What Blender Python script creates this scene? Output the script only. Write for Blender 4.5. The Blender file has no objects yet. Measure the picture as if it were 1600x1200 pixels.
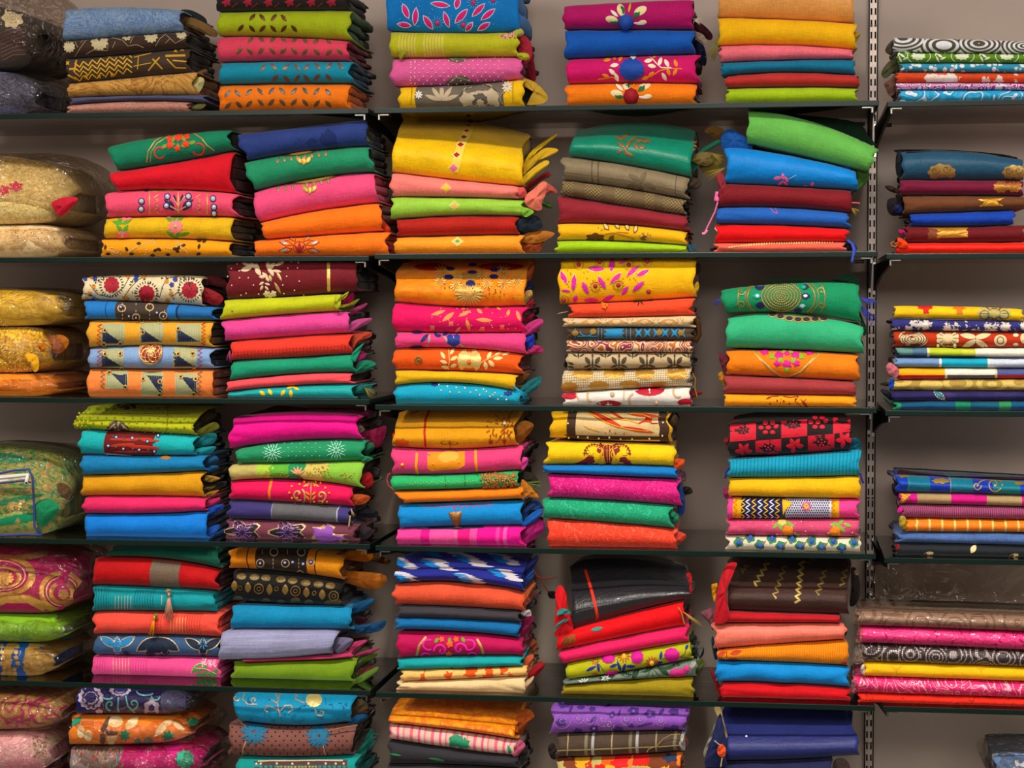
import bpy, math, random
import numpy as np
from mathutils import Vector
random.seed(7)
sc = bpy.context.scene
COL = sc.collection

# ---------------------------------------------------------------- camera
CAM = np.array([0.8851, -4.0723, 0.9517])
YAW, PITCH, ROLL, FPX = 0.1414, -0.0382, -0.0008, 3008.6
_cy, _sy = math.cos(YAW), math.sin(YAW)
_cp, _sp = math.cos(PITCH), math.sin(PITCH)
CF = np.array([-_sy*_cp, _cy*_cp, _sp])
_R0 = np.array([_cy, _sy, 0.0])
_U0 = np.cross(_R0, CF)
CR = math.cos(ROLL)*_R0 + math.sin(ROLL)*_U0
CU = -math.sin(ROLL)*_R0 + math.cos(ROLL)*_U0
cd = bpy.data.cameras.new('camera')
cam = bpy.data.objects.new('camera', cd)
COL.objects.link(cam)
from mathutils import Matrix
cam.matrix_world = Matrix(((CR[0], CU[0], -CF[0], CAM[0]), (CR[1], CU[1], -CF[1], CAM[1]),
                           (CR[2], CU[2], -CF[2], CAM[2]), (0, 0, 0, 1)))
cd.sensor_width = 36.0
cd.lens = FPX/1600*36.0
cd.clip_end = 60
sc.camera = cam
# ---------------------------------------------------------------- world, lamps, exposure
w = bpy.data.worlds.new('world'); sc.world = w; w.use_nodes = True
w.node_tree.nodes['Background'].inputs[0].default_value = (1.0, 0.93, 0.86, 1)
w.node_tree.nodes['Background'].inputs[1].default_value = 0.24
sc.view_settings.view_transform = 'Standard'
sc.view_settings.look = 'None'
sc.view_settings.gamma = 1.0
sc.view_settings.use_curve_mapping = False
sc.view_settings.exposure = -0.14
def lamp(name, loc, size, power, target, color=(1, 0.93, 0.84)):
    d = bpy.data.lights.new(name, 'AREA'); d.shape = 'DISK'; d.size = size; d.energy = power; d.color = color
    o = bpy.data.objects.new(name, d); COL.objects.link(o); o.location = loc
    o.rotation_euler = (Vector(target)-Vector(loc)).to_track_quat('-Z', 'Y').to_euler()
    o['label'] = 'round fill light added in front of the shelves'; o['category'] = 'ceiling light'
    del o['label']; del o['category']
    return o
def spot(loc, target, power, deg=56, color=(1, 0.92, 0.82)):
    d = bpy.data.lights.new('ceiling_spotlight', 'SPOT'); d.energy = power; d.color = color
    d.spot_size = math.radians(deg); d.spot_blend = 1.0; d.shadow_soft_size = .11
    o = bpy.data.objects.new('ceiling_spotlight', d); COL.objects.link(o); o.location = loc
    o.rotation_euler = (Vector(target)-Vector(loc)).to_track_quat('-Z', 'Y').to_euler()
for lx in (-1.1, -0.3, 0.5, 1.3, 2.1):
    spot((lx, -1.8, 3.05), (lx+0.05, 0.05, 0.0), 205, 52)
for lx in (-0.7, 0.6, 1.9):
    spot((lx, -1.5, 3.05), (lx, 0.05, 1.2), 6, 60)
for lx in (-1.0, 0.9, 2.6):
    lamp('fill_light', (lx, -3.9, 2.0), 1.0, 31, (lx*0.5+0.3, 0.0, -0.1))  # added fill, not real lamps: brightens cloth fronts and the wall between shelves

# ---------------------------------------------------------------- projection helpers (numpy)
def ray(px, py):
    px = np.asarray(px, float); py = np.asarray(py, float)
    return CF*FPX + CR*(px[..., None]-800) - CU*(py[..., None]-600)
def unproj(px, py, Y):
    d = ray(px, py)
    t = (np.asarray(Y, float)-CAM[1])/d[..., 1]
    return CAM + d*t[..., None]
def proj(P):
    v = np.asarray(P)-CAM
    z = v@CF
    return 800+FPX*(v@CR)/z, 600-FPX*(v@CU)/z
PXM = 0.00135     # metres per photo pixel on the front plane

# ---------------------------------------------------------------- object helpers
def link(name, me, mat=None, parent=None):
    o = bpy.data.objects.new(name, me)
    COL.objects.link(o)
    if parent is not None: o.parent = parent
    if mat is not None:
        if isinstance(mat, (list, tuple)):
            for m in mat: me.materials.append(m)
        else: me.materials.append(mat)
    return o
def mesh(name, V, F, smooth=True, uv=None):
    me = bpy.data.meshes.new(name)
    me.from_pydata([tuple(map(float, v)) for v in V], [], [tuple(map(int, f)) for f in F])
    if smooth: me.polygons.foreach_set('use_smooth', [True]*len(me.polygons))
    if uv is not None:
        l = me.uv_layers.new(name='UVMap')
        idx = np.empty(len(me.loops), dtype=np.int32); me.loops.foreach_get('vertex_index', idx)
        l.data.foreach_set('uv', np.asarray(uv, dtype=np.float32)[idx].ravel())
    me.update()
    return me
def tag(o, label, cat, group=None):
    o['label'] = label; o['category'] = cat
    if group: o['group'] = group
def box(V, F, x0, x1, y0, y1, z0, z1):
    b = len(V)
    V += [(x0, y0, z0), (x1, y0, z0), (x1, y1, z0), (x0, y1, z0), (x0, y0, z1), (x1, y0, z1), (x1, y1, z1), (x0, y1, z1)]
    F += [(b, b+3, b+2, b+1), (b+4, b+5, b+6, b+7), (b, b+1, b+5, b+4), (b+1, b+2, b+6, b+5), (b+2, b+3, b+7, b+6), (b+3, b, b+4, b+7)]
def boxes(name, L, mat, parent=None, bevel=0):
    V, F = [], []
    for b in L: box(V, F, *b)
    o = link(name, mesh(name, V, F, smooth=False), mat, parent)
    if bevel:
        m = o.modifiers.new('b', 'BEVEL'); m.width = bevel; m.segments = 2
    return o
def tube(name, pts, r, mat, parent=None, r2=None, n=6):
    pts = [np.array(p, float) for p in pts]; V, F = [], []
    N = len(pts)
    for i, p in enumerate(pts):
        t = pts[min(i+1, N-1)]-pts[max(i-1, 0)]; t /= (np.linalg.norm(t)+1e-9)
        a = np.cross(t, (0.13, 0.9, 0.31)); a /= (np.linalg.norm(a)+1e-9); b = np.cross(t, a)
        rr = r if r2 is None else r+(r2-r)*i/(N-1)
        for k in range(n):
            an = 2*math.pi*k/n; V.append(p+rr*(math.cos(an)*a+math.sin(an)*b))
    for i in range(N-1):
        for k in range(n):
            F.append((i*n+k, i*n+(k+1) % n, (i+1)*n+(k+1) % n, (i+1)*n+k))
    F.append(tuple(range(n))[::-1]); F.append(tuple((N-1)*n+k for k in range(n)))
    if name is None: return V, F
    return link(name, mesh(name, V, F), mat, parent)

# ---------------------------------------------------------------- materials
def lin(h):
    if not isinstance(h, str): return tuple(h)
    h = h.lstrip('#'); r = []
    for i in (0, 2, 4):
        c = int(h[i:i+2], 16)/255
        r.append(c/12.92 if c <= .04045 else ((c+.055)/1.055)**2.4)
    return tuple(r)
class NT:
    def __init__(s, name):
        s.m = bpy.data.materials.new(name); s.m.use_nodes = True
        s.t = s.m.node_tree; s.b = s.t.nodes['Principled BSDF']; s.out = s.t.nodes['Material Output']
    def n(s, typ, ins=None, **kw):
        d = s.t.nodes.new(typ)
        for k, v in kw.items(): setattr(d, k, v)
        for k, v in (ins or {}).items():
            if isinstance(v, bpy.types.NodeSocket): s.t.links.new(v, d.inputs[k])
            else: d.inputs[k].default_value = v
        return d
    def math(s, op, a, b=0.0, c=None):
        ins = {0: a, 1: b}
        if c is not None: ins[2] = c
        return s.n('ShaderNodeMath', ins, operation=op).outputs[0]
    def uv(s):
        if not hasattr(s, '_uv'):
            t = s.n('ShaderNodeUVMap', uv_map='UVMap').outputs[0]
            s._uv = t; q = s.n('ShaderNodeSeparateXYZ', {0: t}); s.u, s.v = q.outputs[0], q.outputs[1]
        return s._uv
    def vec(s, su=1.0, sv=1.0):
        return s.n('ShaderNodeVectorMath', {0: s.uv(), 1: (su, sv, 1)}, operation='MULTIPLY').outputs[0]
    def noise(s, scale, detail=2, su=1.0, sv=1.0, dist=0.0, rough=.5):
        return s.n('ShaderNodeTexNoise', {'Vector': s.vec(su, sv), 'Scale': scale, 'Detail': detail, 'Distortion': dist, 'Roughness': rough}).outputs['Fac']
    def ramp(s, fac, stops, const=True):
        r = s.n('ShaderNodeValToRGB', {'Fac': fac})
        cr = r.color_ramp; cr.interpolation = 'CONSTANT' if const else 'LINEAR'
        while len(cr.elements) < len(stops): cr.elements.new(1.0)
        for e, (p, c) in zip(cr.elements, stops): e.position = p; e.color = (*lin(c), 1)
        return r.outputs['Color']
    def mix(s, fac, a, b, blend='MIX'):
        d = s.t.nodes.new('ShaderNodeMix'); d.data_type = 'RGBA'; d.blend_type = blend
        for i, v in ((0, fac), (6, a), (7, b)):
            if isinstance(v, bpy.types.NodeSocket): s.t.links.new(v, d.inputs[i])
            elif i == 0: d.inputs[0].default_value = v
            else: d.inputs[i].default_value = (*lin(v), 1)
        return d.outputs[2]
    def set(s, k, v):
        if isinstance(v, bpy.types.NodeSocket): s.t.links.new(v, s.b.inputs[k])
        else: s.b.inputs[k].default_value = v
_mc = {}
def solid(name, col, rough=.6, metal=0.0, spec=.3, coat=0.0, bump=0.0):
    key = ('solid', name, col, rough, metal, coat)
    if key in _mc: return _mc[key]
    t = NT(name); t.set('Roughness', rough); t.set('Metallic', metal)
    t.set('Specular IOR Level', spec); t.set('Coat Weight', coat)
    tc = t.n('ShaderNodeTexCoord').outputs['Object']
    nz = t.n('ShaderNodeTexNoise', {'Vector': tc, 'Scale': 60.0, 'Detail': 3.0}).outputs['Fac']
    c = np.array(lin(col))
    t.set('Base Color', t.mix(nz, tuple(c*0.88), tuple(np.minimum(c*1.08, 1))))
    if bump:
        t.set('Normal', t.n('ShaderNodeBump', {'Height': nz, 'Strength': bump, 'Distance': .004}).outputs[0])
    _mc[key] = t.m
    return t.m
# pattern kinds for cloth: C = colours, P = parameters in photo pixels
def fabric(kind, C, P=None, rough=.75, sheen=.15, spec=.18, coat=0.0, slub=.0):
    P = P or {}
    key = ('fab', kind, str(C), str(sorted(P.items())), rough, coat, slub)
    if key in _mc: return _mc[key]
    t = NT(kind+'_cloth'); t.uv(); g = P.get
    c0 = C[0]; c1 = C[1] if len(C) > 1 else C[0]
    sp = g('s', 30.0)
    hgt = None
    ox = g('ox', 0.0)
    if kind in ('plain', 'silk'):
        col = c0
    elif kind == 'rib':
        f = t.math('FRACT', t.math('DIVIDE', t.u, g('p', 5.0)))
        hgt = t.math('ABSOLUTE', t.math('SUBTRACT', f, .5))
        col = t.mix(t.math('GREATER_THAN', hgt, g('w', .38)), c0, c1)
    elif kind == 'ribbands':   # ribs only inside chosen bands of u
        f = t.math('FRACT', t.math('DIVIDE', t.u, g('p', 4.0)))
        m = 0.0
        for a, b in g('bands'):
            q = t.math('MULTIPLY', t.math('GREATER_THAN', t.u, a), t.math('LESS_THAN', t.u, b)); m = t.math('MAXIMUM', q, m)
        col = t.mix(t.math('MULTIPLY', t.math('GREATER_THAN', f, .55), m), c0, c1)
    elif kind == 'marble':
        n = t.noise(.45/sp, 3, dist=5.0, su=.6, rough=.55)
        f = t.math('FRACT', t.math('MULTIPLY', n, g('n', 5.0)*1.3))
        col = t.ramp(f, [(0, c0), (.42, c1), (.5, C[-1]), (.58, c1), (1, c0)], False)
    elif kind == 'lines':
        n = t.noise(1/sp, g('d', 1.0), dist=g('dist', 1.2))
        f = t.math('FRACT', t.math('MULTIPLY', n, g('n', 9.0)))
        col = t.ramp(f, [(0, c1), (g('w', .22), c0)])
    elif kind == 'blobs':
        v = t.n('ShaderNodeTexVoronoi', {'Vector': t.vec(), 'Scale': 1/sp, 'Randomness': g('r', .7)})
        d = v.outputs['Distance']
        wob = t.noise(4/sp, 2)
        d = t.math('ADD', d, t.math('MULTIPLY', t.math('SUBTRACT', wob, .5), g('wob', .35)))
        st = [(0, C[-1])]
        rr = g('radii', [.3])
        cs = list(C[1:])[::-1] + [c0]
        st = [(0, cs[0])] + [(r_, cs[min(i+1, len(cs)-1)]) for i, r_ in enumerate(rr)]
        col = t.ramp(d, st)
    elif kind == 'cells':
        v = t.n('ShaderNodeTexVoronoi', {'Vector': t.n('ShaderNodeVectorMath', {0: t.vec(), 1: t.n('ShaderNodeVectorMath', {0: t.n('ShaderNodeTexNoise', {'Vector': t.vec(), 'Scale': 2/sp}).outputs['Color'], 1: (sp*g('wob', .8),)*3}, operation='MULTIPLY').outputs[0]}, operation='ADD').outputs[0], 'Scale': 1/sp})
        q = t.n('ShaderNodeSeparateColor', {0: v.outputs['Color']}).outputs[0]
        n = len(C); col = t.ramp(q, [(i/n, c) for i, c in enumerate(C)])
    elif kind == 'paisley':
        v = t.n('ShaderNodeTexVoronoi', {'Vector': t.vec(.8, 1), 'Scale': 1/sp, 'Randomness': .6}).outputs['Distance']
        n = t.noise(1.5/sp, 1)
        f = t.math('FRACT', t.math('MULTIPLY', t.math('ADD', v, t.math('MULTIPLY', n, .9)), g('n', 5.0)))
        k = len(C); col = t.ramp(f, [(i/k, c) for i, c in enumerate(C)])
    elif kind == 'swirl':
        v = t.n('ShaderNodeTexVoronoi', {'Vector': t.vec(.55, 1), 'Scale': 1/sp, 'Randomness': .35}).outputs['Distance']
        f = t.math('FRACT', t.math('MULTIPLY', v, g('n', 6.0)))
        col = t.ramp(f, [(0, c0), (.5, c1)])
    elif kind == 'rings':
        v = t.n('ShaderNodeTexVoronoi', {'Vector': t.vec(), 'Scale': 1/sp, 'Randomness': .55}).outputs['Distance']
        f = t.math('FRACT', t.math('MULTIPLY', v, g('n', 6.0)))
        dm = t.n('ShaderNodeTexVoronoi', {'Vector': t.vec(), 'Scale': 1/g('dot', 3.2), 'Randomness': 0.0}).outputs['Distance']
        m = t.math('MULTIPLY', t.math('LESS_THAN', f, .36), t.math('LESS_THAN', dm, .42))
        col = t.mix(m, c0, c1)
    elif kind == 'stripes':
        tot = sum(wd for wd, c in C)
        f = t.math('FRACT', t.math('DIVIDE', t.math('SUBTRACT', t.u, ox), tot))
        st, a = [], 0
        for wd, c in C: st.append((a/tot, c)); a += wd
        col = t.ramp(f, st)
    elif kind == 'panels':
        W = g('W', 300.0)
        wv = t.math('ADD', t.u, t.math('MULTIPLY', t.math('SUBTRACT', t.noise(.08, 1), .5), g('wv', 1.5)))
        col = t.ramp(t.math('DIVIDE', wv, W), [(p/W, c) for p, c in C])
        if 'low' in P:
            c2 = t.ramp(t.math('DIVIDE', wv, W), [(p/W, c) for p, c in P['low']])
            col = t.mix(t.math('GREATER_THAN', t.v, P['lowv']), col, c2)
    elif kind == 'hsplit':
        wv = t.math('ADD', t.v, t.math('MULTIPLY', t.noise(.02, 1), 3))
        st = [(p/200.0, c) for p, c in C]
        col = t.ramp(t.math('DIVIDE', wv, 200.0), st)
    elif kind == 'check':
        k = t.n('ShaderNodeTexChecker', {'Vector': t.n('ShaderNodeMapping', {'Vector': t.uv(), 'Rotation': (0, 0, g('rot', 0.0))}).outputs[0], 'Scale': 1/sp, 'Color1': (*lin(c0), 1), 'Color2': (*lin(c1), 1)})
        col = k.outputs['Color']
    elif kind == 'plaid':
        col = c0
        for ax, per, off, wd, c in g('bars'):
            a = t.u if ax == 'u' else t.v
            f = t.math('MULTIPLY', t.math('FRACT', t.math('DIVIDE', t.math('SUBTRACT', a, off), per)), per)
            col = t.mix(t.math('LESS_THAN', f, wd), col, c)
    elif kind == 'zig':
        p = g('p', 12.0)
        tri = t.math('ABSOLUTE', t.math('SUBTRACT', t.math('FRACT', t.math('DIVIDE', t.v if g('vert') else t.u, p)), .5))
        q = t.math('ADD', t.u if g('vert') else t.v, t.math('MULTIPLY', tri, g('a', 12.0)))
        tot = sum(wd for wd, c in C); st, a = [], 0
        for wd, c in C: st.append((a/tot, c)); a += wd
        col = t.ramp(t.math('FRACT', t.math('DIVIDE', q, tot)), st)
    elif kind == 'ikat':
        st = t.n('ShaderNodeTexNoise', {'Vector': t.vec(.05, 1.0), 'Scale': .9, 'Detail': 1.0}).outputs['Fac']
        u2 = t.math('ADD', t.u, t.math('MULTIPLY', t.math('SUBTRACT', st, .5), 26.0))
        p = t.n('ShaderNodeCombineXYZ', {0: t.math('MULTIPLY', t.math('ADD', u2, t.math('MULTIPLY', t.v, 1.1)), .55), 1: t.math('MULTIPLY', t.v, 1.15)}).outputs[0]
        v = t.n('ShaderNodeTexVoronoi', {'Vector': p, 'Scale': 1/sp, 'Randomness': .25}).outputs['Distance']
        col = t.ramp(v, [(0, C[2]), (.22, C[1]), (.40, c0)])
    elif kind == 'dots':
        v = t.n('ShaderNodeTexVoronoi', {'Vector': t.vec(1, g('sv', 1.0)), 'Scale': 1/sp, 'Randomness': g('r', 0.0)}).outputs['Distance']
        col = t.mix(t.math('LESS_THAN', v, g('rad', .2)), c0, c1)
    elif kind == 'streak':
        n = t.noise(g('f', .05), 5, su=g('su', 1.0), sv=g('sv', .1), rough=.65)
        col = t.ramp(n, [(.3, c0), (.7, c1)], False)
    elif kind == 'blotch':
        n = t.noise(1/sp, 4, rough=.6, dist=.5); k = len(C)
        col = t.ramp(n, [(.28+.44*i/max(k-1, 1), c) for i, c in enumerate(C)], False)
    else: raise ValueError(kind)
    # weave: fine colour variation and relief
    a = t.noise(.55, 2, su=1.0, sv=.12); b = t.noise(.55, 2, su=.12, sv=1.0); cc = t.noise(.02, 2)
    wv = t.math('ADD', t.math('MULTIPLY', t.math('ADD', a, b), .45), t.math('MULTIPLY', cc, .6))
    lo = 1-(.30+slub)
    gray = t.ramp(wv, [(.35, (lo, lo, lo)), (1.15 if False else 1.0, (1.12, 1.12, 1.12))], False)
    col = t.mix(1.0, col, gray, 'MULTIPLY')
    t.set('Base Color', col)
    t.set('Roughness', rough); t.set('Specular IOR Level', spec)
    t.set('Sheen Weight', sheen); t.set('Sheen Roughness', .4); t.set('Coat Weight', coat)
    if kind == 'silk': t.set('Coat Roughness', .35)
    h = t.math('ADD', t.math('MULTIPLY', wv, 1.0), t.math('MULTIPLY', t.noise(.09, 3), 1.5))
    if hgt is not None: h = t.math('ADD', h, t.math('MULTIPLY', hgt, -.9))
    t.set('Normal', t.n('ShaderNodeBump', {'Height': h, 'Strength': .6, 'Distance': .0018}).outputs[0])
    _mc[key] = t.m
    return t.m
def plastic_mat(name, clear=1.0, tint='#fff8f0', rough=.10, bumpscale=40.0, strength=.9, fac=.03):
    t = NT(name); nt = t.t
    tc = t.n('ShaderNodeTexCoord').outputs['Object']
    n1 = t.n('ShaderNodeTexNoise', {'Vector': tc, 'Scale': bumpscale, 'Detail': 3.0, 'Distortion': 1.5}).outputs['Fac']
    r = t.math('ABSOLUTE', t.math('SUBTRACT', n1, .5))
    n2 = t.n('ShaderNodeTexVoronoi', {'Vector': tc, 'Scale': bumpscale*2.2}).outputs['Distance']
    r = t.math('ADD', r, t.math('MULTIPLY', n2, .16))
    bp = t.n('ShaderNodeBump', {'Height': r, 'Strength': strength, 'Distance': .03}).outputs[0]
    gl = t.n('ShaderNodeBsdfGlossy', {'Color': (1, 1, 1, 1), 'Roughness': rough, 'Normal': bp}).outputs[0]
    tr = t.n('ShaderNodeBsdfTransparent', {'Color': (*[clear*c for c in lin(tint)], 1)}).outputs[0]
    fr = t.n('ShaderNodeFresnel', {'IOR': 1.45, 'Normal': bp}).outputs[0]
    f = t.math('ADD', t.math('MULTIPLY', fr, .62), fac)
    mx = t.n('ShaderNodeMixShader', {0: t.math('MINIMUM', f, .9), 1: tr, 2: gl}).outputs[0]
    nt.links.new(mx, t.out.inputs['Surface'])
    return t.m
M_BAG = plastic_mat('clear_plastic', bumpscale=24.0, rough=.10, strength=1.0)
M_SLEEVE = plastic_mat('glossy_plastic_sleeve', bumpscale=18.0, strength=.3, rough=.08, fac=.0)
M_SHEET = plastic_mat('wrinkled_plastic_sheet', clear=.93, bumpscale=14.0, strength=1.0, rough=.09, fac=.07)
def glass_mats():
    t = NT('shelf_glass'); nt = t.t
    gl = t.n('ShaderNodeBsdfGlossy', {'Color': (1, 1, 1, 1), 'Roughness': .015}).outputs[0]
    tr = t.n('ShaderNodeBsdfTransparent', {'Color': (.93, .965, .95, 1)}).outputs[0]
    fr = t.n('ShaderNodeFresnel', {'IOR': 1.5}).outputs[0]
    nt.links.new(t.n('ShaderNodeMixShader', {0: fr, 1: tr, 2: gl}).outputs[0], t.out.inputs['Surface'])
    e = solid('green_glass_edge', '#0c1f1a', rough=.3, spec=.22)
    return t.m, e
M_GLASS, M_EDGE = glass_mats()
M_STEEL = solid('brushed_steel', '#c9c4be', rough=.22, metal=1.0)
M_CHROME = solid('chrome', '#8c8882', rough=.32, metal=1.0)
M_FACE = solid('satin_metal_face', '#cdbcb2', rough=.38, metal=.55)
M_BLACK = solid('black_powder_coat', '#15120f', rough=.45)
M_DARK = solid('dark_slot', '#0d0a09', rough=.7)
# colour of a plain motif part
def mmat(c):
    if c.startswith('G'):   # metallic thread / gold bead
        return solid('metallic_thread', c[1:], rough=.42, metal=.35, spec=.4, bump=.8)
    if c.startswith('S'):
        return solid('shiny_bead', c[1:], rough=.15, spec=.7)
    return solid('stitched_thread', c, rough=.7, bump=.5)

# ---------------------------------------------------------------- the room
def wall_mat():
    t = NT('painted_board_wall')
    tc = t.n('ShaderNodeTexCoord').outputs['Object']
    n = t.n('ShaderNodeTexNoise', {'Vector': tc, 'Scale': 2.2, 'Detail': 4.0}).outputs['Fac']
    t.set('Base Color', t.ramp(n, [(.3, '#bfa99c'), (.7, '#ccb7aa')], False))
    t.set('Roughness', .42); t.set('Specular IOR Level', .5)
    n2 = t.n('ShaderNodeTexNoise', {'Vector': tc, 'Scale': 9.0, 'Detail': 2.0}).outputs['Fac']
    t.set('Normal', t.n('ShaderNodeBump', {'Height': n2, 'Strength': .12, 'Distance': .02}).outputs[0])
    return t.m
WALLY = 0.43
o = boxes('wall_back', [(-2.6, 3.8, WALLY, WALLY+.1, -.62, 3.2)], wall_mat()); o['kind'] = 'structure'
o = boxes('floor', [(-2.6, 3.8, -5.2, WALLY+.1, -.72, -.62)], solid('floor_tile', '#8f857a', rough=.3)); o['kind'] = 'structure'
o = boxes('ceiling', [(-2.6, 3.8, -5.2, WALLY+.1, 3.2, 3.3)], solid('white_ceiling', '#d9d4cc', rough=.8)); o['kind'] = 'structure'

# ---------------------------------------------------------------- shelves, uprights, brackets
GT = 0.0115
SHZ = {'A': [1.3863, 1.0696, .7599, .4459, .1264, -.195],
       'B': [1.3859, 1.0736, .7485, .4431, .1233, -.195],
       'C': [1.3830, 1.0687, .7431, .4358, .1233, -.195]}
BAYX = {'A': (-1.09, -.006), 'B': (.006, 1.073), 'C': (1.090, 2.16)}
BAYN = {'A': 'left bay', 'B': 'middle bay', 'C': 'right bay'}
ORD = ['top', 'second', 'third', 'fourth', 'fifth', 'lowest']
for b in 'ABC':
    x0, x1 = BAYX[b]
    for k, z in enumerate(SHZ[b]):
        V, F = [], []
        box(V, F, x0, x1, 0.0, .395, z-GT, z)
        me = mesh('glass_shelf', V, F, smooth=False)
        o = link('glass_shelf', me, [M_GLASS, M_EDGE])
        for p in me.polygons:
            p.material_index = 0 if abs(p.normal.z) > .5 else 1
        bv = o.modifiers.new('b', 'BEVEL'); bv.width = .0012; bv.segments = 2; bv.material = 1
        tag(o, 'clear glass shelf with dark green edge, %s shelf of the %s' % (ORD[k], BAYN[b]), 'shelf', 'glass wall shelves')
def upright(xc, label):
    r = bpy.data.objects.new('slotted_upright', None); COL.objects.link(r); r.location = (xc, WALLY, -.6)
    tag(r, label, 'upright', 'slotted wall uprights')
    y0, y1 = -.013, 0
    H = 2.75
    L = []
    for sx in (-.0095, 0, .0095):
        wd = .0014 if sx else .0012
        L.append((sx-wd, sx+wd, y0, y1, 0, H))
    pitch, sl = .0268, .0155
    n = int(H/pitch)
    boxes('side_rail', L[::2], M_BLACK, r); boxes('centre_rail', L[1:2], M_FACE, r)
    boxes('back_channel', [(-.009, .009, -.004, -.001, 0, H)], M_DARK, r)
    R1 = []
    for i in range(n):
        z = i*pitch
        for a, b in ((-.0078, -.0014), (.0014, .0078)):
            R1.append((a, b, y0+.002, y0+.0035, z+sl, z+pitch))
            R1.append((a, a+.0013, y0+.002, y0+.0035, z, z+sl)); R1.append((b-.0013, b, y0+.002, y0+.0035, z, z+sl))
    q = boxes('slotted_face', R1, M_FACE, r); q['kind'] = 'stuff'
    for zz in (.55, 1.12, 1.5, 1.86, 2.2):
        for sx in (-.0046, .0046):
            V, F = tube(None, [(sx, y0-.001, zz), (sx, y0+.002, zz)], .0028, None, n=10)
            link('screw', mesh('screw', V, F), M_CHROME, r)
upright(-.012+.012, 'steel slotted wall upright between left and middle bays, mostly hidden behind folded cloth')
upright(1.079, 'steel slotted wall upright between middle and right bays with rows of small slots')
upright(-1.1, 'steel slotted wall upright out at the far left end of the shelves')
upright(2.17, 'steel slotted wall upright out at the far right end of the shelves')
def bracket(xw, xs, z, side, label):
    # xw at the wall, side -1: carries the shelf on its left
    r = bpy.data.objects.new('shelf_bracket', None); COL.objects.link(r); r.location = (xw, WALLY-.013, z-GT)
    tag(r, label, 'bracket', 'shelf brackets under the glass')
    # tapered blade
    Y0 = -(WALLY-.013)+.012
    dx = xs-xw
    t_ = .0025
    V = []
    for s in (-t_, t_):
        V += [(s, 0, -.001), (dx+s, Y0, -.001), (dx+s, Y0, -.012), (s+dx*.5, Y0*.5, -.03), (s, 0, -.062)]
    F = [(0, 1, 2, 3, 4), (9, 8, 7, 6, 5)]+[(i, i+5, (i+1) % 5+5, (i+1) % 5) for i in range(5)]
    link('arm', mesh('arm', V, F, smooth=False), M_BLACK, r)
    w_ = .021*side
    x0, x1 = sorted((dx, dx+w_))
    boxes('front_clip', [(x0, x1, Y0-.006, Y0+.02, -.0035, -.0012), (dx-.0015, dx+.0015, Y0-.006, Y0-.003, -.013, -.0012)], M_CHROME, r)
    boxes('wall_tab', [(-.003, .003, -.006, .006, -.07, .004)], M_STEEL, r)
    boxes('rubber_pad', [(x0, x1, -.03, -.01, -.0035, -.0008)], M_BLACK, r)
for k in range(6):
    for xw, a, b, nm in ((0.0, 'A', 'B', 'left gap'), (1.079, 'B', 'C', 'right gap')):
        xa, xb = (-.016, .016) if a == 'A' else (1.079-.019, 1.079+.020)
        bracket(xw-.005, xa, SHZ[a][k], -1, 'black tapered bracket with chrome clip under %s shelf, left of the %s' % (ORD[k], nm))
        bracket(xw+.005, xb, SHZ[b][k], 1, 'black tapered bracket with chrome clip under %s shelf, right of the %s' % (ORD[k], nm))
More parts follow.
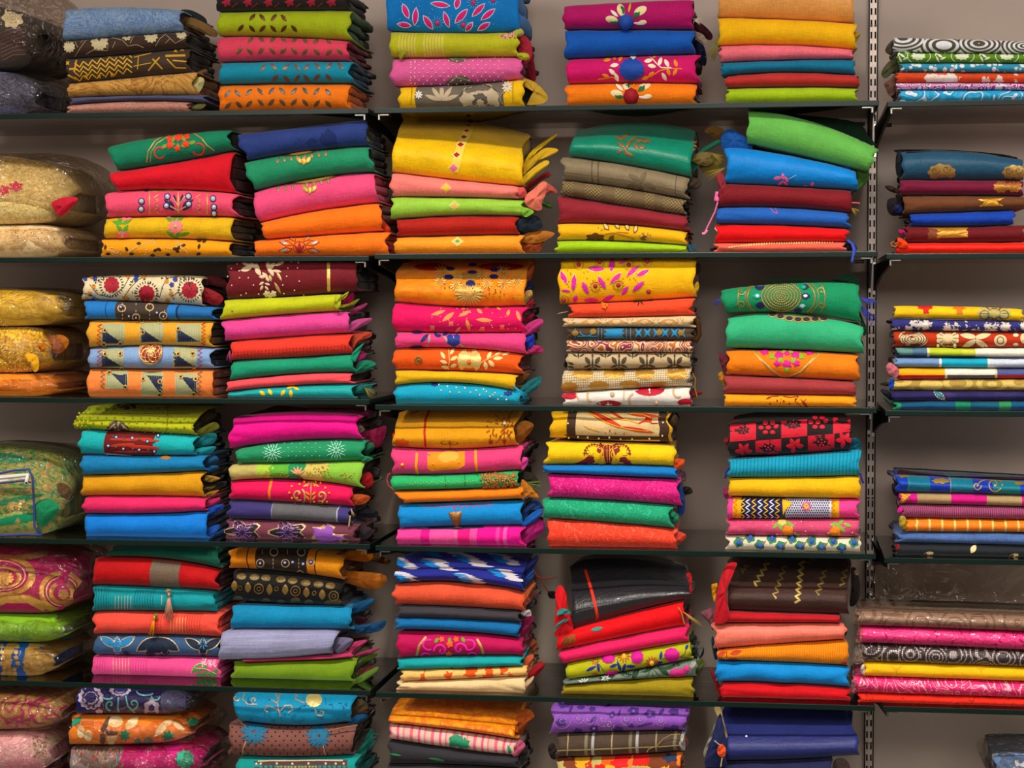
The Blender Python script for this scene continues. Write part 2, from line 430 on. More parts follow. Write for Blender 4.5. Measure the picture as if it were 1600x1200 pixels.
# ---------------------------------------------------------------- folded cloth builder
PH = 2.0
class Cloth:
    def __init__(s, name_seed, xl, xr, top, bot, yf, Bt, Bb, zbot=None, topdeep=False, depth=.25, wr=1.0, ztop=None, rnd=False):
        s.rnd = rnd
        R = random.Random(name_seed); s.R = R
        s.yf, s.Bt, s.Bb, s.depth = yf, Bt, Bb, depth
        xl = xl if isinstance(xl, tuple) else (xl, xl); xr = xr if isinstance(xr, tuple) else (xr, xr)
        my = (top[1]+bot[1])/2
        f = lambda x, y, Y=yf: unproj(np.array(float(x)), np.array(float(y)), Y)
        s.XL = (f(xl[0], top[0])[0], f(xl[1], bot[0])[0]); s.XR = (f(xr[0], top[2])[0], f(xr[1], bot[2])[0])
        def zz(ys, xa, xb, Y, shift=0.0):
            xm = (xa+xb)/2
            return np.array([f(xa+shift, ys[0], Y)[2], f(xm+shift, ys[1], Y)[2], f(xb+shift, ys[2], Y)[2]])
        s.zt = zz(top, xl[0], xr[0], yf+(Bt if topdeep else 0))
        s.zb = zz(bot, xl[1], xr[1], yf)
        if zbot is not None: s.zb = np.array([zbot+.0004]*3)
        if ztop is not None: s.zt = np.array([ztop]*3)
        s.zt = np.maximum(s.zt, s.zb+.006)
        s.ph = [(R.uniform(25, 75), R.uniform(-50, 50), R.uniform(0, 6.3), R.uniform(.4, 1)) for _ in range(6)]
        s.ph2 = [(R.uniform(90, 190), R.uniform(-60, 60), R.uniform(0, 6.3), R.uniform(.2, .5)) for _ in range(4)]
        s.A = .0016*wr
        s.e = [R.uniform(0, 6.3) for _ in range(8)]; s.ea = [R.uniform(.0012, .004) for _ in range(2)]
        s.bk = [R.uniform(-1, 1) for _ in range(4)]
        W = s.XR[0]-s.XL[0]; H = float(s.zt[1]-s.zb[1])
        s.W, s.H = W, H
        s.cr = []
        for _ in range(R.randint(3, 6) if wr > 0 else 0):
            side = R.choice((0, 1)); x = s.XL[0] if side == 0 else s.XR[0]
            z = float(s.zb[1])+H*R.uniform(.1, .9); ang = R.uniform(-.55, .55)+(0 if side == 0 else math.pi)
            s.cr.append((x, z, math.cos(ang), math.sin(ang), R.uniform(.03, .10), R.uniform(.0025, .005), R.uniform(.0008, .0022)*wr))
        s.sq = R.uniform(0, 6.3); s.ts = .70 if Bt > .06 else .5
    def q(s, z, a):
        return z[0]*(2*a-1)*(a-1)+z[1]*4*a*(1-a)+z[2]*a*(2*a-1)
    def base(s, a, t, wr=False):
        a = np.asarray(a, float); t = np.asarray(t, float)
        tc = np.clip(t, 0, 1); tau = np.where(tc < s.ts, (tc-s.ts)/s.ts, (tc-s.ts)/(1-s.ts))
        XLt = s.XL[0]+(s.XL[1]-s.XL[0])*tc; XRt = s.XR[0]+(s.XR[1]-s.XR[0])*tc
        W = XRt-XLt
        X = XLt+a*W
        dn = .0006+.0012*np.abs(np.sin(a*s.W*38+s.sq))*np.abs(np.sin(a*s.W*17+s.sq*2))
        ac = np.clip(a, -.05, 1.05)
        zt = s.q(s.zt, ac)-.0004-dn*.8; zb = s.q(s.zb, ac)+.0003
        pin = np.exp(-np.clip(ac, 0, 2)*s.W/.008)+np.exp(-np.clip(1-ac, 0, 2)*s.W/.008)
        hh = zt-zb
        zt = zt-pin*hh*.05
        pr = 0.0
        if s.rnd:
            pr = np.exp(-(np.clip(1-ac, 0, 2)*s.W/.022)**1.3); zt = zt-pr*hh*.34; zb = zb+pr*hh*.22
        Z = zt+(zb-zt)*tc
        B = np.where(tau < 0, s.Bt, s.Bb)
        B = B*(1-.25*pin)
        c = np.sqrt(np.clip(1-np.abs(tau)**PH, 0, 1))
        big = (tau < 0) & (s.Bt > .06)
        c = np.where(big, 1-np.abs(tau)**1.6, c)
        out = np.where(t < 0, -t, np.where(t > 1, t-1, 0))*s.H
        Y = s.yf+B*(1-c)+out+pr*.035
        back = np.clip((Y-s.yf)/.25, 0, 1)
        eL = s.ea[0]*(np.sin(tc*6.5+s.e[0])+.6*np.sin(tc*13+s.e[1]))-.003*np.abs(tau)**4
        eR = s.ea[1]*(np.sin(tc*6.5+s.e[2])+.6*np.sin(tc*13+s.e[3]))+.003*np.abs(tau)**4
        kL = .006*back*(s.bk[0]+np.sin(Y*30+s.e[4]+tc*5)*.6); kR = .006*back*(s.bk[1]+np.sin(Y*30+s.e[5]+tc*5)*.6)
        X = X+(eL-kL)*np.exp(-np.clip(a, 0, 1)*s.W/.018)+(eR+kR)*np.exp(-np.clip(1-a, 0, 1)*s.W/.018)
        if wr:
            d = 0
            for kx, kz, p, am in s.ph: d = d+am*np.sin(kx*X+kz*Z+p)
            d = d*.5
            for kx, kz, p, am in s.ph2: d = d+am*np.sin(kx*X+kz*Z+p)*.35
            win = np.clip(c*1.5, 0, 1)
            disp = s.A*d
            for x, z, cx, cz, ln, wd, am in s.cr:
                al = (X-x)*cx+(Z-z)*cz; ac_ = -(X-x)*cz+(Z-z)*cx
                disp = disp+am*np.exp(-(ac_/wd)**2)*np.clip(1-np.abs(al)/ln, 0, 1)*1.3
            Y = Y+disp*win
        return np.stack([X, Y, Z], -1), tau, c, B
    def surf(s, a, t, off=0.0):
        P, tau, c, B = s.base(a, t, True)
        h = max(s.H/2, .004)
        h = np.where(tau < 0, s.ts, 1-s.ts)*s.H+.001
        # normal of ellipse  (y/B)^2+(z/h)^2=1
        ny = -c/np.maximum(B, .004); nz = -tau/h
        big = (tau < 0) & (s.Bt > .06)
        ny = np.where(big, -h, ny); nz = np.where(big, s.Bt*1.6*np.abs(tau)**.6, nz)
        l = np.sqrt(ny*ny+nz*nz)+1e-9
        o = np.asarray(off, float)*np.where(big, 1.0, np.clip(c*4, .2, 1))
        P[..., 1] += o*ny/l; P[..., 2] += o*nz/l
        return P
    def inv(s, px, py):
        px = np.asarray(px, float); py = np.asarray(py, float)
        a = np.full(px.shape, .5); t = np.full(px.shape, .5)
        Wp = s.W/PXM; Hp = max(s.H/PXM, 5)
        for _ in range(9):
            x, y = proj(s.base(a, t)[0])
            a = np.clip(a+(px-x)/Wp, -.02, 1.02); t = np.clip(t+(py-y)/Hp*.85, -.25, 1.1)
        return a, t
    def shell(s, name, mat, parent, thick=.003, off=0.0, a0=0.0, a1=1.0):
        nu = max(14, int(s.W/.0085)); nv = 14 if s.H < .05 else 18
        aa = np.linspace(a0, a1, nu+1)
        rows = []
        ys = [s.depth, s.depth*.7, s.depth*.4]
        for y in ys:
            if y > s.Bt+.01: rows.append((0.0, y))
        for i in range(nv+1):
            th = -math.pi/2+math.pi*i/nv
            tau = math.sin(th); rows.append((s.ts+tau*(s.ts if tau < 0 else 1-s.ts), None))
        for y in ys[::-1]:
            if y > s.Bb+.01: rows.append((1.0, y))
        V = []; UV = []
        u = (aa*s.W)/PXM
        vlen = 0.0
        for t, y in rows:
            P = s.surf(aa, np.full(aa.shape, t), off)
            v = t*s.H/PXM
            if t < .5: v -= 0
            if y is not None:
                P[:, 1] = s.yf+y
                bk = (s.bk[0], s.bk[1]) 
                k = y/.25
                P[:, 0] += (.007*min(1, y*14)+.002*np.sin(y*40+s.e[4]))*np.exp(-aa*s.W/.03)-(.005*min(1, y*14)+.002*np.sin(y*40+s.e[5]))*np.exp(-(1-aa)*s.W/.03)
                v += (-1 if t < .5 else 1)*(y/PXM)
            elif s.Bt > .06 and t < .5:
                v -= ((P[0, 1]-s.yf))/PXM
            V.append(P); UV.append(np.stack([u, np.full(u.shape, v)], -1))
        V = np.concatenate(V); UV = np.concatenate(UV); n = nu+1; F = []
        for r in range(len(rows)-1):
            for i in range(nu):
                F.append((r*n+i, (r+1)*n+i, (r+1)*n+i+1, r*n+i+1))
        me = mesh(name, V, F, uv=UV)
        o = link(name, me, mat, parent)
        if thick:
            m = o.modifiers.new('thickness', 'SOLIDIFY'); m.thickness = thick; m.offset = -1; m.use_even_offset = False
        return o
    def inner(s, mat, parent, n, lo=.0):
        R = s.R
        for k in range(n):
            NA = 8; nv = 6
            f0 = (k+.04)/n; f1 = (k+.96)/n
            V = []; UV = []; F = []
            m = 14
            dL = R.uniform(-.001, .008); dR = R.uniform(-.001, .008)
            eL = R.uniform(-1, 1); eR = R.uniform(-1, 1); p1 = R.uniform(0, 6)
            segs = np.linspace(0, 1, m+1)
            for iy, yy in enumerate((s.Bb*.5+.012, .05, .09, .13, .17, s.depth-.02)):
                Y = s.yf+max(yy, .012)
                k2 = yy/.25
                for i in range(m+1):
                    a = segs[i]
                    ZT = s.q(s.zt, a)-.0042; ZB = s.q(s.zb, a)+.0040
                    if s.Bt > .06 and yy < s.Bt:
                        zm = s.q(s.zt, a)+(s.q(s.zb, a)-s.q(s.zt, a))*s.ts; ZT = min(ZT, zm+(s.q(s.zt, a)-zm)*(yy/s.Bt)**(1/1.6)-.008)
                    if ZT-ZB < .003: ZT = ZB+.003
                    if s.rnd:
                        q_ = math.exp(-((1-a)*s.W/.03)**1.3)*(ZT-ZB)*.3; ZT -= q_; ZB += q_*.6
                    zt = ZT+(ZB-ZT)*f0; zb = ZT+(ZB-ZT)*f1
                    x0 = max(s.XL[0], s.XL[1])+dL-.007*k2*(eL+math.sin(yy*45+p1)); x1 = min(s.XR[0], s.XR[1])-dR-(.012 if s.rnd else 0)+.007*k2*(eR+math.sin(yy*45+p1+1))
                    X = x0+a*(x1-x0)
                    ef = 1.0
                    if i in (0, m): ef = .45
                    elif i in (1, m-1): ef = .85; X = (x0+.0022) if i == 1 else (x1-.0022)
                    elif i in (2, m-2): ef = 1.0; X = (x0+.006) if i == 2 else (x1-.006)
                    zc = (zt+zb)/2; hz = (zt-zb)/2*ef
                    V.append((X, Y, zc+hz)); V.append((X, Y, zc-hz)); UV += [(X/PXM, zc/PXM)]*2
            n2 = 2*(m+1)
            for r in range(5):
                for i in range(m):
                    a0 = r*n2+2*i; a1 = a0+2; b0 = a0+n2; b1 = a1+n2
                    F.append((a0, a1, b1, b0)); F.append((a0+1, b0+1, b1+1, a1+1))
                F.append((r*n2, (r+1)*n2, (r+1)*n2+1, r*n2+1)); e = n2-2
                F.append((r*n2+e, r*n2+e+1, (r+1)*n2+e+1, (r+1)*n2+e))
            for i in range(m):
                F.append((2*i, 2*i+1, 2*i+3, 2*i+2)); b = 5*n2; F.append((b+2*i, b+2*i+2, b+2*i+3, b+2*i+1))
            link('inner_fold', mesh('inner_fold', V, F, uv=UV), mat, parent)

# ------------------------------------------------- flat shapes laid on the cloth (threads, appliques, beads)
def star_shape(cx, cy, rad, n=20, rings=2):
    P = [(cx, cy)]; F = []; Rr = [0.0]
    for j in range(1, rings+1):
        for i in range(n):
            th = 2*math.pi*i/n; r = rad(th)*j/rings
            P.append((cx+r*math.cos(th), cy+r*math.sin(th))); Rr.append(j/rings)
    for i in range(n): F.append((0, 1+i, 1+(i+1) % n))
    for j in range(rings-1):
        for i in range(n):
            a = 1+j*n+i; b = 1+j*n+(i+1) % n; F.append((a, a+n, b+n, b))
    return P, F, Rr
def xf(P, cx, cy, ang):
    c, s_ = math.cos(math.radians(ang)), math.sin(math.radians(ang))
    return [(cx+x*c+y*s_, cy-x*s_+y*c) for x, y in P]
def build_shape(sh, sc_):
    k = sh[0]
    if k == 'l':      # pointed leaf
        _, x, y, ln, wd, ang = sh; n = 7; P, F, Rr = [], [], []
        for i in range(n+1):
            u = i/n; h = wd/2*math.sin(math.pi*u)**.8 if 0 < u < 1 else 0.02
            for j in (-1, 0, 1): P.append(((u-.5)*ln, h*j)); Rr.append(abs(j) if 0 < i < n else 1)
        for i in range(n):
            for j in range(2): a = i*3+j; F.append((a, a+3, a+4, a+1))
        return xf(P, x, y, ang), F, Rr, ln
    if k == 'e':
        _, x, y, rx, ry = sh[:5]; ang = sh[5] if len(sh) > 5 else 0
        P, F, Rr = star_shape(0, 0, lambda th: 1.0, 16); P = [(a*rx, b*ry) for a, b in P]
        return xf(P, x, y, ang), F, Rr, 2*max(rx, ry)
    if k == 'd':
        _, x, y, r = sh; P, F, Rr = star_shape(x, y, lambda th: r, 8, 2); return P, F, Rr, 2*r
    if k == 'r':
        _, x, y, ro, ri = sh[:5]; el = sh[5] if len(sh) > 5 else 1.0
        n = 24; P, F, Rr = [], [], []
        for i in range(n):
            th = 2*math.pi*i/n
            for j, r in enumerate((ri, (ri+ro)/2, ro)): P.append((x+r*math.cos(th), y+r*el*math.sin(th))); Rr.append(abs(j-1))
        for i in range(n):
            for j in range(2): a = i*3+j; b = ((i+1) % n)*3+j; F.append((a, a+1, b+1, b))
        return P, F, Rr, 2*ro
    if k == 's':      # flower: x,y,r,n,depth
        _, x, y, r, n, dp = sh[:6]; sq = sh[6] if len(sh) > 6 else 1.0
        P, F, Rr = star_shape(0, 0, lambda th: r*(1-dp*(.5+.5*math.cos(n*th))), max(20, 5*n))
        return [(x+a, y+b*sq) for a, b in P], F, Rr, 2*r
    if k == 'q':
        pts = sh[1]; cx = sum(p[0] for p in pts)/len(pts); cy = sum(p[1] for p in pts)/len(pts)
        B = []
        for i in range(len(pts)):
            a, b = pts[i], pts[(i+1) % len(pts)]; m = max(1, int(math.dist(a, b)/(6*sc_)))
            for j in range(m): B.append((a[0]+(b[0]-a[0])*j/m, a[1]+(b[1]-a[1])*j/m))
        n = len(B); P = [(cx, cy)]; Rr = [0.0]; F = []
        RN = 4
        for j in range(1, RN+1):
            for b in B: P.append((cx+(b[0]-cx)*j/RN, cy+(b[1]-cy)*j/RN)); Rr.append(j/RN)
        for i in range(n): F.append((0, 1+i, 1+(i+1) % n))
        for j in range(RN-1):
            for i in range(n): a = 1+j*n+i; b = 1+j*n+(i+1) % n; F.append((a, a+n, b+n, b))
        d = max(max(p[0] for p in pts)-min(p[0] for p in pts), max(p[1] for p in pts)-min(p[1] for p in pts))
        return P, F, Rr, d
    if k == 'p':
        wd = sh[1]; pts = sh[2]; B = []
        for a, b in zip(pts[:-1], pts[1:]):
            m = max(1, int(math.dist(a, b)/(4*sc_)))
            for j in range(m): B.append((a[0]+(b[0]-a[0])*j/m, a[1]+(b[1]-a[1])*j/m))
        B.append(pts[-1]); P, F, Rr = [], [], []
        for i, p in enumerate(B):
            a = B[max(i-1, 0)]; b = B[min(i+1, len(B)-1)]; dx, dy = b[0]-a[0], b[1]-a[1]; l = math.hypot(dx, dy)+1e-6
            nx, ny = -dy/l*wd/2, dx/l*wd/2
            for j in (-1, 0, 1): P.append((p[0]+nx*j, p[1]+ny*j)); Rr.append(abs(j))
        for i in range(len(B)-1):
            for j in range(2): a = i*3+j; F.append((a, a+3, a+4, a+1))
        return P, F, Rr, sum(math.dist(a, b) for a, b in zip(pts[:-1], pts[1:]))*.5
    raise ValueError(k)
def spiral(x, y, r, turns, a0=0, dirn=1, n=14):
    return [(x+r*(1-i/n)*math.cos(math.radians(a0)+dirn*turns*6.283*i/n), y+r*(1-i/n)*math.sin(math.radians(a0)+dirn*turns*6.283*i/n)) for i in range(n+1)]
SUBOF = {'mirror': 'mirror_rim', 'eyelet_hole': 'eyelet', 'medallion_lattice': 'wooden_medallion', 'pendant_bead': 'triangle_pendant', 'zari_line': 'zari_block',
         'leaf_speck': 'painted_leaf', 'woven_diamond': 'diamond_rim', 'pink_diamond': 'woven_diamond', 'green_diamond': 'diamond_rim', 'star_stitch': 'navy_flower', 'neckline_edge': 'neckline_band',
         'lotus_inner': 'lotus', 'braid_core': 'gold_braid', 'dark_bead': 'bead_rim', 'running_stitch': 'linen_patch', 'petal_fill': 'petal_ring', 'star_heart': 'red_ray', 'teal_leaf': 'leaf_rim'}
def add_motifs(c, motifs, parent, o, gap=0):
    x0, y0, S = o; made = {}; root_ = parent
    for li, mt in enumerate(motifs):
        name, col, shapes = mt[:3]; opt = mt[3] if len(mt) > 3 else {}
        mat = opt.get('mat') or mmat(col)
        h = opt.get('h', .0007); joined = []
        up = made.get(SUBOF.get(name), []); parent = up[0] if len(up) == 1 and up[0].parent == root_ else root_
        made.setdefault(name, [])
        for sh in shapes:
            if sh[0] == 'v':      # full-height band between two x
                xa, xb = x0+sh[1]/S, x0+sh[2]/S; ta = sh[3] if len(sh) > 3 else -.2; tb = sh[4] if len(sh) > 4 else .99
                m = max(2, int((xb-xa)/6)); tt = np.linspace(ta, tb, 15)
                yy = np.full(m+1, (proj(c.base(.5, .5)[0])[1]))
                aa, _ = c.inv(np.linspace(xa, xb, m+1), yy)
                A_, T_ = np.meshgrid(aa, tt); P3 = c.surf(A_.ravel(), T_.ravel(), .0007+.0003*li)
                if ta < 0:
                    pass
                F = [(r*(m+1)+i, (r+1)*(m+1)+i, (r+1)*(m+1)+i+1, r*(m+1)+i+1) for r in range(14) for i in range(m)]
                UV = np.stack([A_.ravel()*c.W/PXM, T_.ravel()*c.H/PXM], -1)
                size = max(xb-xa, 14)
            else:
                P, F, Rr, size = build_shape(sh, S)
                P = np.array(P, float); size = size/S
                px = x0+P[:, 0]/S; py = y0+P[:, 1]/S
                a_, t_ = c.inv(px, py)
                if np.all(t_ < -.2) or np.all(t_ > 1.08): continue
                r = np.array(Rr)
                hh = h if sh[0] != 'd' else sh[3]/S*PXM*.8
                P3 = c.surf(a_, t_, .0006+.0003*li+hh*np.sqrt(np.clip(1-r*r, 0, 1)))
                UV = np.stack([px-x0, py-y0], -1)
            if size >= opt.get('sep', 13):
                made[name].append(link(name, mesh(name, P3, F, uv=UV), mat, parent))
            else: joined.append((P3, F, UV))
        if joined:
            V = np.concatenate([j[0] for j in joined]); U = np.concatenate([j[2] for j in joined]); F = []; b = 0
            for P3, f, _ in joined: F += [tuple(i+b for i in q) for q in f]; b += len(P3)
            q = link(name, mesh(name, V, F, uv=U), mat, parent)
            if len(joined) > 1: q['kind'] = 'stuff'
            made[name].append(q)
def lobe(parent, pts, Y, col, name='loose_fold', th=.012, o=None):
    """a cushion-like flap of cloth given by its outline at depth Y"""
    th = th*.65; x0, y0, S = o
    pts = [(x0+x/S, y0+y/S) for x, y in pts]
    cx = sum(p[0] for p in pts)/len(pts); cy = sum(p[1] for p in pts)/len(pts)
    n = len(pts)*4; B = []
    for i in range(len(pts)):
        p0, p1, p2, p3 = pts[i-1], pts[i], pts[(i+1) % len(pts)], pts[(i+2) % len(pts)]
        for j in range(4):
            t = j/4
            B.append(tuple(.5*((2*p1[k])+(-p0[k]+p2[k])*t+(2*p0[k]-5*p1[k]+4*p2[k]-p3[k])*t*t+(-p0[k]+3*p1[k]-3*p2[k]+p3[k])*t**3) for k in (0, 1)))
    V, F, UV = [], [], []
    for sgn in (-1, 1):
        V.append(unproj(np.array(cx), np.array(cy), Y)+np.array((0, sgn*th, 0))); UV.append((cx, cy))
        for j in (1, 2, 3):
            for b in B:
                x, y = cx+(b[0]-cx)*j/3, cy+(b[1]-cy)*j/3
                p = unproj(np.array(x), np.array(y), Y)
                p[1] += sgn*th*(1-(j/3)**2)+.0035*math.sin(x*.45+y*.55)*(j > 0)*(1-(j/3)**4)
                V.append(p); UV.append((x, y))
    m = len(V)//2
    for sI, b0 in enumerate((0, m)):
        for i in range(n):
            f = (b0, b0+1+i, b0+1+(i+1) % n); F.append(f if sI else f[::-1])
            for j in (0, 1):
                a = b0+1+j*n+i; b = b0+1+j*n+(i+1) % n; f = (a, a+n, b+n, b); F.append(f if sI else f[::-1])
    mat = col if not isinstance(col, str) else fabric('plain', [col])  # many side flaps get darker tones of their cloth, shade put into the colour
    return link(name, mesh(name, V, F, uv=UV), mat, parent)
def thread(parent, pts, Y, col, r=.0009, name='loose_thread', o=None, r2=None):
    x0, y0, S = o
    Ys = Y if isinstance(Y, (list, tuple)) else [Y]*len(pts)
    P = [unproj(np.array(x0+x/S), np.array(y0+y/S), yy) for (x, y), yy in zip(pts, Ys)]
    Q = []
    for a, b in zip(P[:-1], P[1:]):
        for j in range(3): Q.append(a+(b-a)*j/3)
    Q.append(P[-1])
    return tube(name, Q, r, mmat(col) if isinstance(col, str) else col, parent, r2=r2)
def tassel(parent, x, y, ln, col, Y, o, n=16, spread=.35, name='tassel', ang=0, head=True):
    x0, y0, S = o; V, F = [], []
    R = random.Random(int(x*7+y))
    for i in range(n):
        a = math.radians(ang)+R.uniform(-spread, spread); l = ln*R.uniform(.8, 1.05)
        p0 = unproj(np.array(x0+x/S), np.array(y0+y/S), Y); p1 = unproj(np.array(x0+(x+l*math.sin(a))/S), np.array(y0+(y+l*math.cos(a))/S), Y-R.uniform(0, .006))
        mid = (p0+p1)/2+np.array((R.uniform(-.001, .001), -.002, 0))
        v, f = tube(None, [p0, mid, p1], .0008, None, r2=.0004, n=4)
        b = len(V); V += v; F += [tuple(k+b for k in q) for q in f]
    q = link(name, mesh(name, V, F), mmat(col), parent); q['kind'] = 'stuff'
    if head:
        v, f = tube(None, [p0+np.array((0, -.002, .001)), p0+np.array((0, -.003, -.008))], .0028, None, r2=.0022, n=8)
        link('tassel_knot', mesh('tassel_knot', v, f), mmat(col), q)
def bag_mesh(c, parent, ext=(.02, .03, .002, .012), mat=None, crumple=1.0, seed=1, tip=True):
    """clear plastic bag: a crumpled pillow around the cloth"""
    R = random.Random(seed); ph = [(R.uniform(20, 90), R.uniform(20, 90), R.uniform(20, 90), R.uniform(0, 6.3)) for _ in range(7)]
    x0, x1 = min(c.XL)-ext[0], max(c.XR)+ext[1]; y0, y1 = c.yf-.007, c.yf+c.depth+.02
    z1 = float(max(c.zt))+ext[2]; z0 = float(min(c.zb))+.0002
    nu, nv = 40, 30; V = []; F = []
    for i in range(nu+1):
        u = -1+2*i/nu
        X = (x0+x1)/2+(x1-x0)/2*u
        k = (1-abs(u)**5)**(1/2.2) if abs(u) < 1 else 0
        for j in range(nv):
            th = 2*math.pi*j/nv; cy_, sz = math.cos(th), math.sin(th)
            e = .55
            yy = math.copysign(abs(cy_)**e, cy_); zz = math.copysign(abs(sz)**.8, sz)
            p = [X, (y0+y1)/2+(y1-y0)/2*yy*(1-.35*(1-k)), (z0+z1)/2+(z1-z0)/2*zz*k]
            d = sum(math.sin(a*p[0]+b*p[1]+g*p[2]+f) for a, b, g, f in ph)*.0011*crumple
            p[1] -= d*abs(yy); p[2] += min(0, d*zz*.8) if zz > 0 else max(0, -d*zz*.8)*0
            p[2] = max(p[2], z0)
            V.append(p)
    for i in range(nu):
        for j in range(nv):
            a = i*nv+j; b = i*nv+(j+1) % nv; F.append((a, b, b+nv, a+nv))
    return link('plastic_bag', mesh('plastic_bag', V, F), mat or M_BAG, parent)

ALLC = {}
ROWN = ['top shelf', 'second shelf', 'third shelf', 'fourth shelf', 'fifth shelf', 'lowest shelf']
POS = ['topmost', 'second from top', 'third from top', 'fourth from top', 'fifth from top', 'sixth from top', 'seventh from top', 'eighth from top', 'bottom']
CLOTHS = []
def stack(bay, shelf, yf, items, place, o=(0, 0, 4.444), depth=.25, fill=0, cat='folded fabric', y_t=None):
    """items top to bottom: dict(d=description, m=material, x=(xl,xr), t=top (first), b=bottom, ...)"""
    zs = SHZ[bay][shelf]
    n = len(items); prev = None
    lastz = None
    nv = len(items)
    for i, it in enumerate(items):
        top = it.get('t', prev); bot = it['b'] if 'b' in it else None
        last = (i == n-1) and not fill
        if bot is None:
            X0 = it['x'][0] if not isinstance(it['x'][0], tuple) else it['x'][0][1]; X1 = it['x'][1] if not isinstance(it['x'][1], tuple) else it['x'][1][1]
            bot = []
            for xx in (X0, (X0+X1)/2, X1):
                P = unproj(np.array(float(xx)), np.array(600.), yf+it.get('dy', 0)); P[2] = zs; bot.append(float(proj(P)[1]))
            bot = tuple(bot)
        c = Cloth(ord(bay)*10007+shelf*1009+i*101+int(it['x'][0] if not isinstance(it['x'][0], tuple) else it['x'][0][0]), it['x'][0], it['x'][1], top, bot, yf+it.get('dy', 0),
                  it.get('Bt', min(.045, .010+.48*abs(top[1]-bot[1])*PXM)), it.get('Bb', min(.036, .008+.42*abs(top[1]-bot[1])*PXM)),
                  rnd=bool(it.get('bag')), zbot=zs if last else None, topdeep=(i == 0), depth=it.get('depth', depth), wr=it.get('wr', 1.0))
        if i > 0:
            for j, a_ in enumerate((0, .5, 1)):
                X_ = c.XL[0]+a_*(c.XR[0]-c.XL[0])
                ap = min(1.08, max(-.08, (X_-prevc.XL[1])/(prevc.XR[1]-prevc.XL[1])))
                z_ = float(prevc.q(prevc.zb, ap))
                c.zt[j] = z_ if 't' not in it else min(c.zt[j], z_)
            c.zt = np.maximum(c.zt, c.zb+.006); c.H = float(c.zt[1]-c.zb[1])
        prevc = c
        name = it.get('n', 'folded_fabric')
        r = bpy.data.objects.new(name, None); COL.objects.link(r)
        r.location = ((c.XL[0]+c.XR[0])/2, c.yf, float(c.zb[1]))
        pos_ = (POS[i] if i < n-1 else 'bottom')
        cand = [it['d']+', '+pos_+', '+place, it['d']+', '+place, it['d']] if n > 1 else [it['d']+', on '+place, it['d']]
        lab = next((q for q in cand if len(q.replace(',', '').split()) <= 16), it['d'])
        tag(r, lab, it.get('c', cat), 'folded fabrics on the '+ROWN[shelf] if it.get('c', cat) == 'folded fabric' else 'packed cloths on the '+ROWN[shelf])
        mat = it['m']
        before = set()
        kids = []
        off = Vector(r.location)
        start = len(COL.objects)
        c.shell('outer_fold', mat, r)
        inner_mat = it.get('in', mat)  # given inner colours are mostly darkened cloth tones, shade painted into the folds
        if isinstance(inner_mat, str): inner_mat = fabric('plain', [inner_mat])
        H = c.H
        c.inner(inner_mat, r, it.get('k', 1 if H < .022 or it.get('bag') else 2 if H < .045 else 3))
        if it.get('mo'): add_motifs(c, it['mo'], r, o)
        for fn in it.get('ex', []): fn(r, c, o)
        if it.get('bag'): bag_mesh(c, r, *it['bag'][:1], seed=i+shelf*7, crumple=it['bag'][1] if len(it['bag']) > 1 else 1.0)
        if it.get('sleeve'):
            c.shell('plastic_sleeve', M_SLEEVE, r, thick=0, off=.0028, a0=-.012, a1=1.0)
        for ch in r.children:
            ch.location = ch.location-off if False else ch.location
            ch.matrix_parent_inverse = Matrix.Translation(-off)
        CLOTHS.append((it['d'], c))
        prev = bot; lastbot = bot
    if fill:
        z1 = min(c.zb); H = (z1-zs)/fill; xl, xr = c.XL[1], c.XR[1]
        for k in range(fill):
            f = Cloth(99+k, 0, 100, (0, 0, 0), (10, 10, 10), yf, .02, .02)
            a = z1-k*H; b = z1-(k+1)*H
            f.XL = (xl, xl); f.XR = (xr, xr); f.zt = np.array(c.zb if k == 0 else [a]*3); f.zb = np.array([b]*3); f.W = xr-xl; f.H = H; f.cr = []
            r = bpy.data.objects.new('folded_fabric', None); COL.objects.link(r); r.location = ((xl+xr)/2, yf, b)
            tag(r, 'plain %s folded fabric below the frame edge, under %s' % (['maroon', 'blue', 'olive', 'green'][k], place.replace(', lowest shelf', '')), 'folded fabric', 'folded fabrics on the lowest shelf')
            mt = fabric('plain', [['#7c2b3a', '#2b5e86', '#8a7a3a', '#4a6a4a'][k]])
            f.shell('outer_fold', mt, r); f.inner(mt, r, 2)
            for ch in r.children: ch.matrix_parent_inverse = Matrix.Translation(-Vector(r.location))
F_ = fabric
def PL(c, **k): return fabric('plain', [c], **k)
def I(d, m, xl, xr, b=None, **k):
    r = dict(d=d, m=PL(m) if isinstance(m, str) else m, x=(xl, xr)); r.update(k)
    if b is not None: r['b'] = b
    return r
def EX(fn, *a, **k):
    return lambda r, c, o: fn(r, *a, o=k.pop('o', None) or o, **k)
def LB(pts, dY, col, **k):
    return lambda r, c, o: lobe(r, pts, c.yf+dY, col, o=o, **k)
def TH(pts, dY, col, **k):
    return lambda r, c, o: thread(r, pts, c.yf+dY, col, o=o, **k)
def TS(x, y, ln, col, dY=-.004, **k):
    return lambda r, c, o: tassel(r, x, y, ln, col, c.yf+dY, o, **k)
def XO(i): return (i, 0)
R_ = random.Random(5)
def dots(x0, y0, x1, y1, n, r):
    return [('d', R_.uniform(x0, x1), R_.uniform(y0, y1), r) for _ in range(n)]
def grid(x0, y0, x1, y1, dx, dy, r, stag=True, slope=0.0):
    L = []; j = 0; y = y0
    while y <= y1:
        x = x0+(dx/2 if stag and j % 2 else 0)
        while x <= x1: L.append(('d', x+R_.uniform(-2, 2), y+slope*(x-x0)+R_.uniform(-2, 2), r)); x += dx
        y += dy; j += 1
    return L
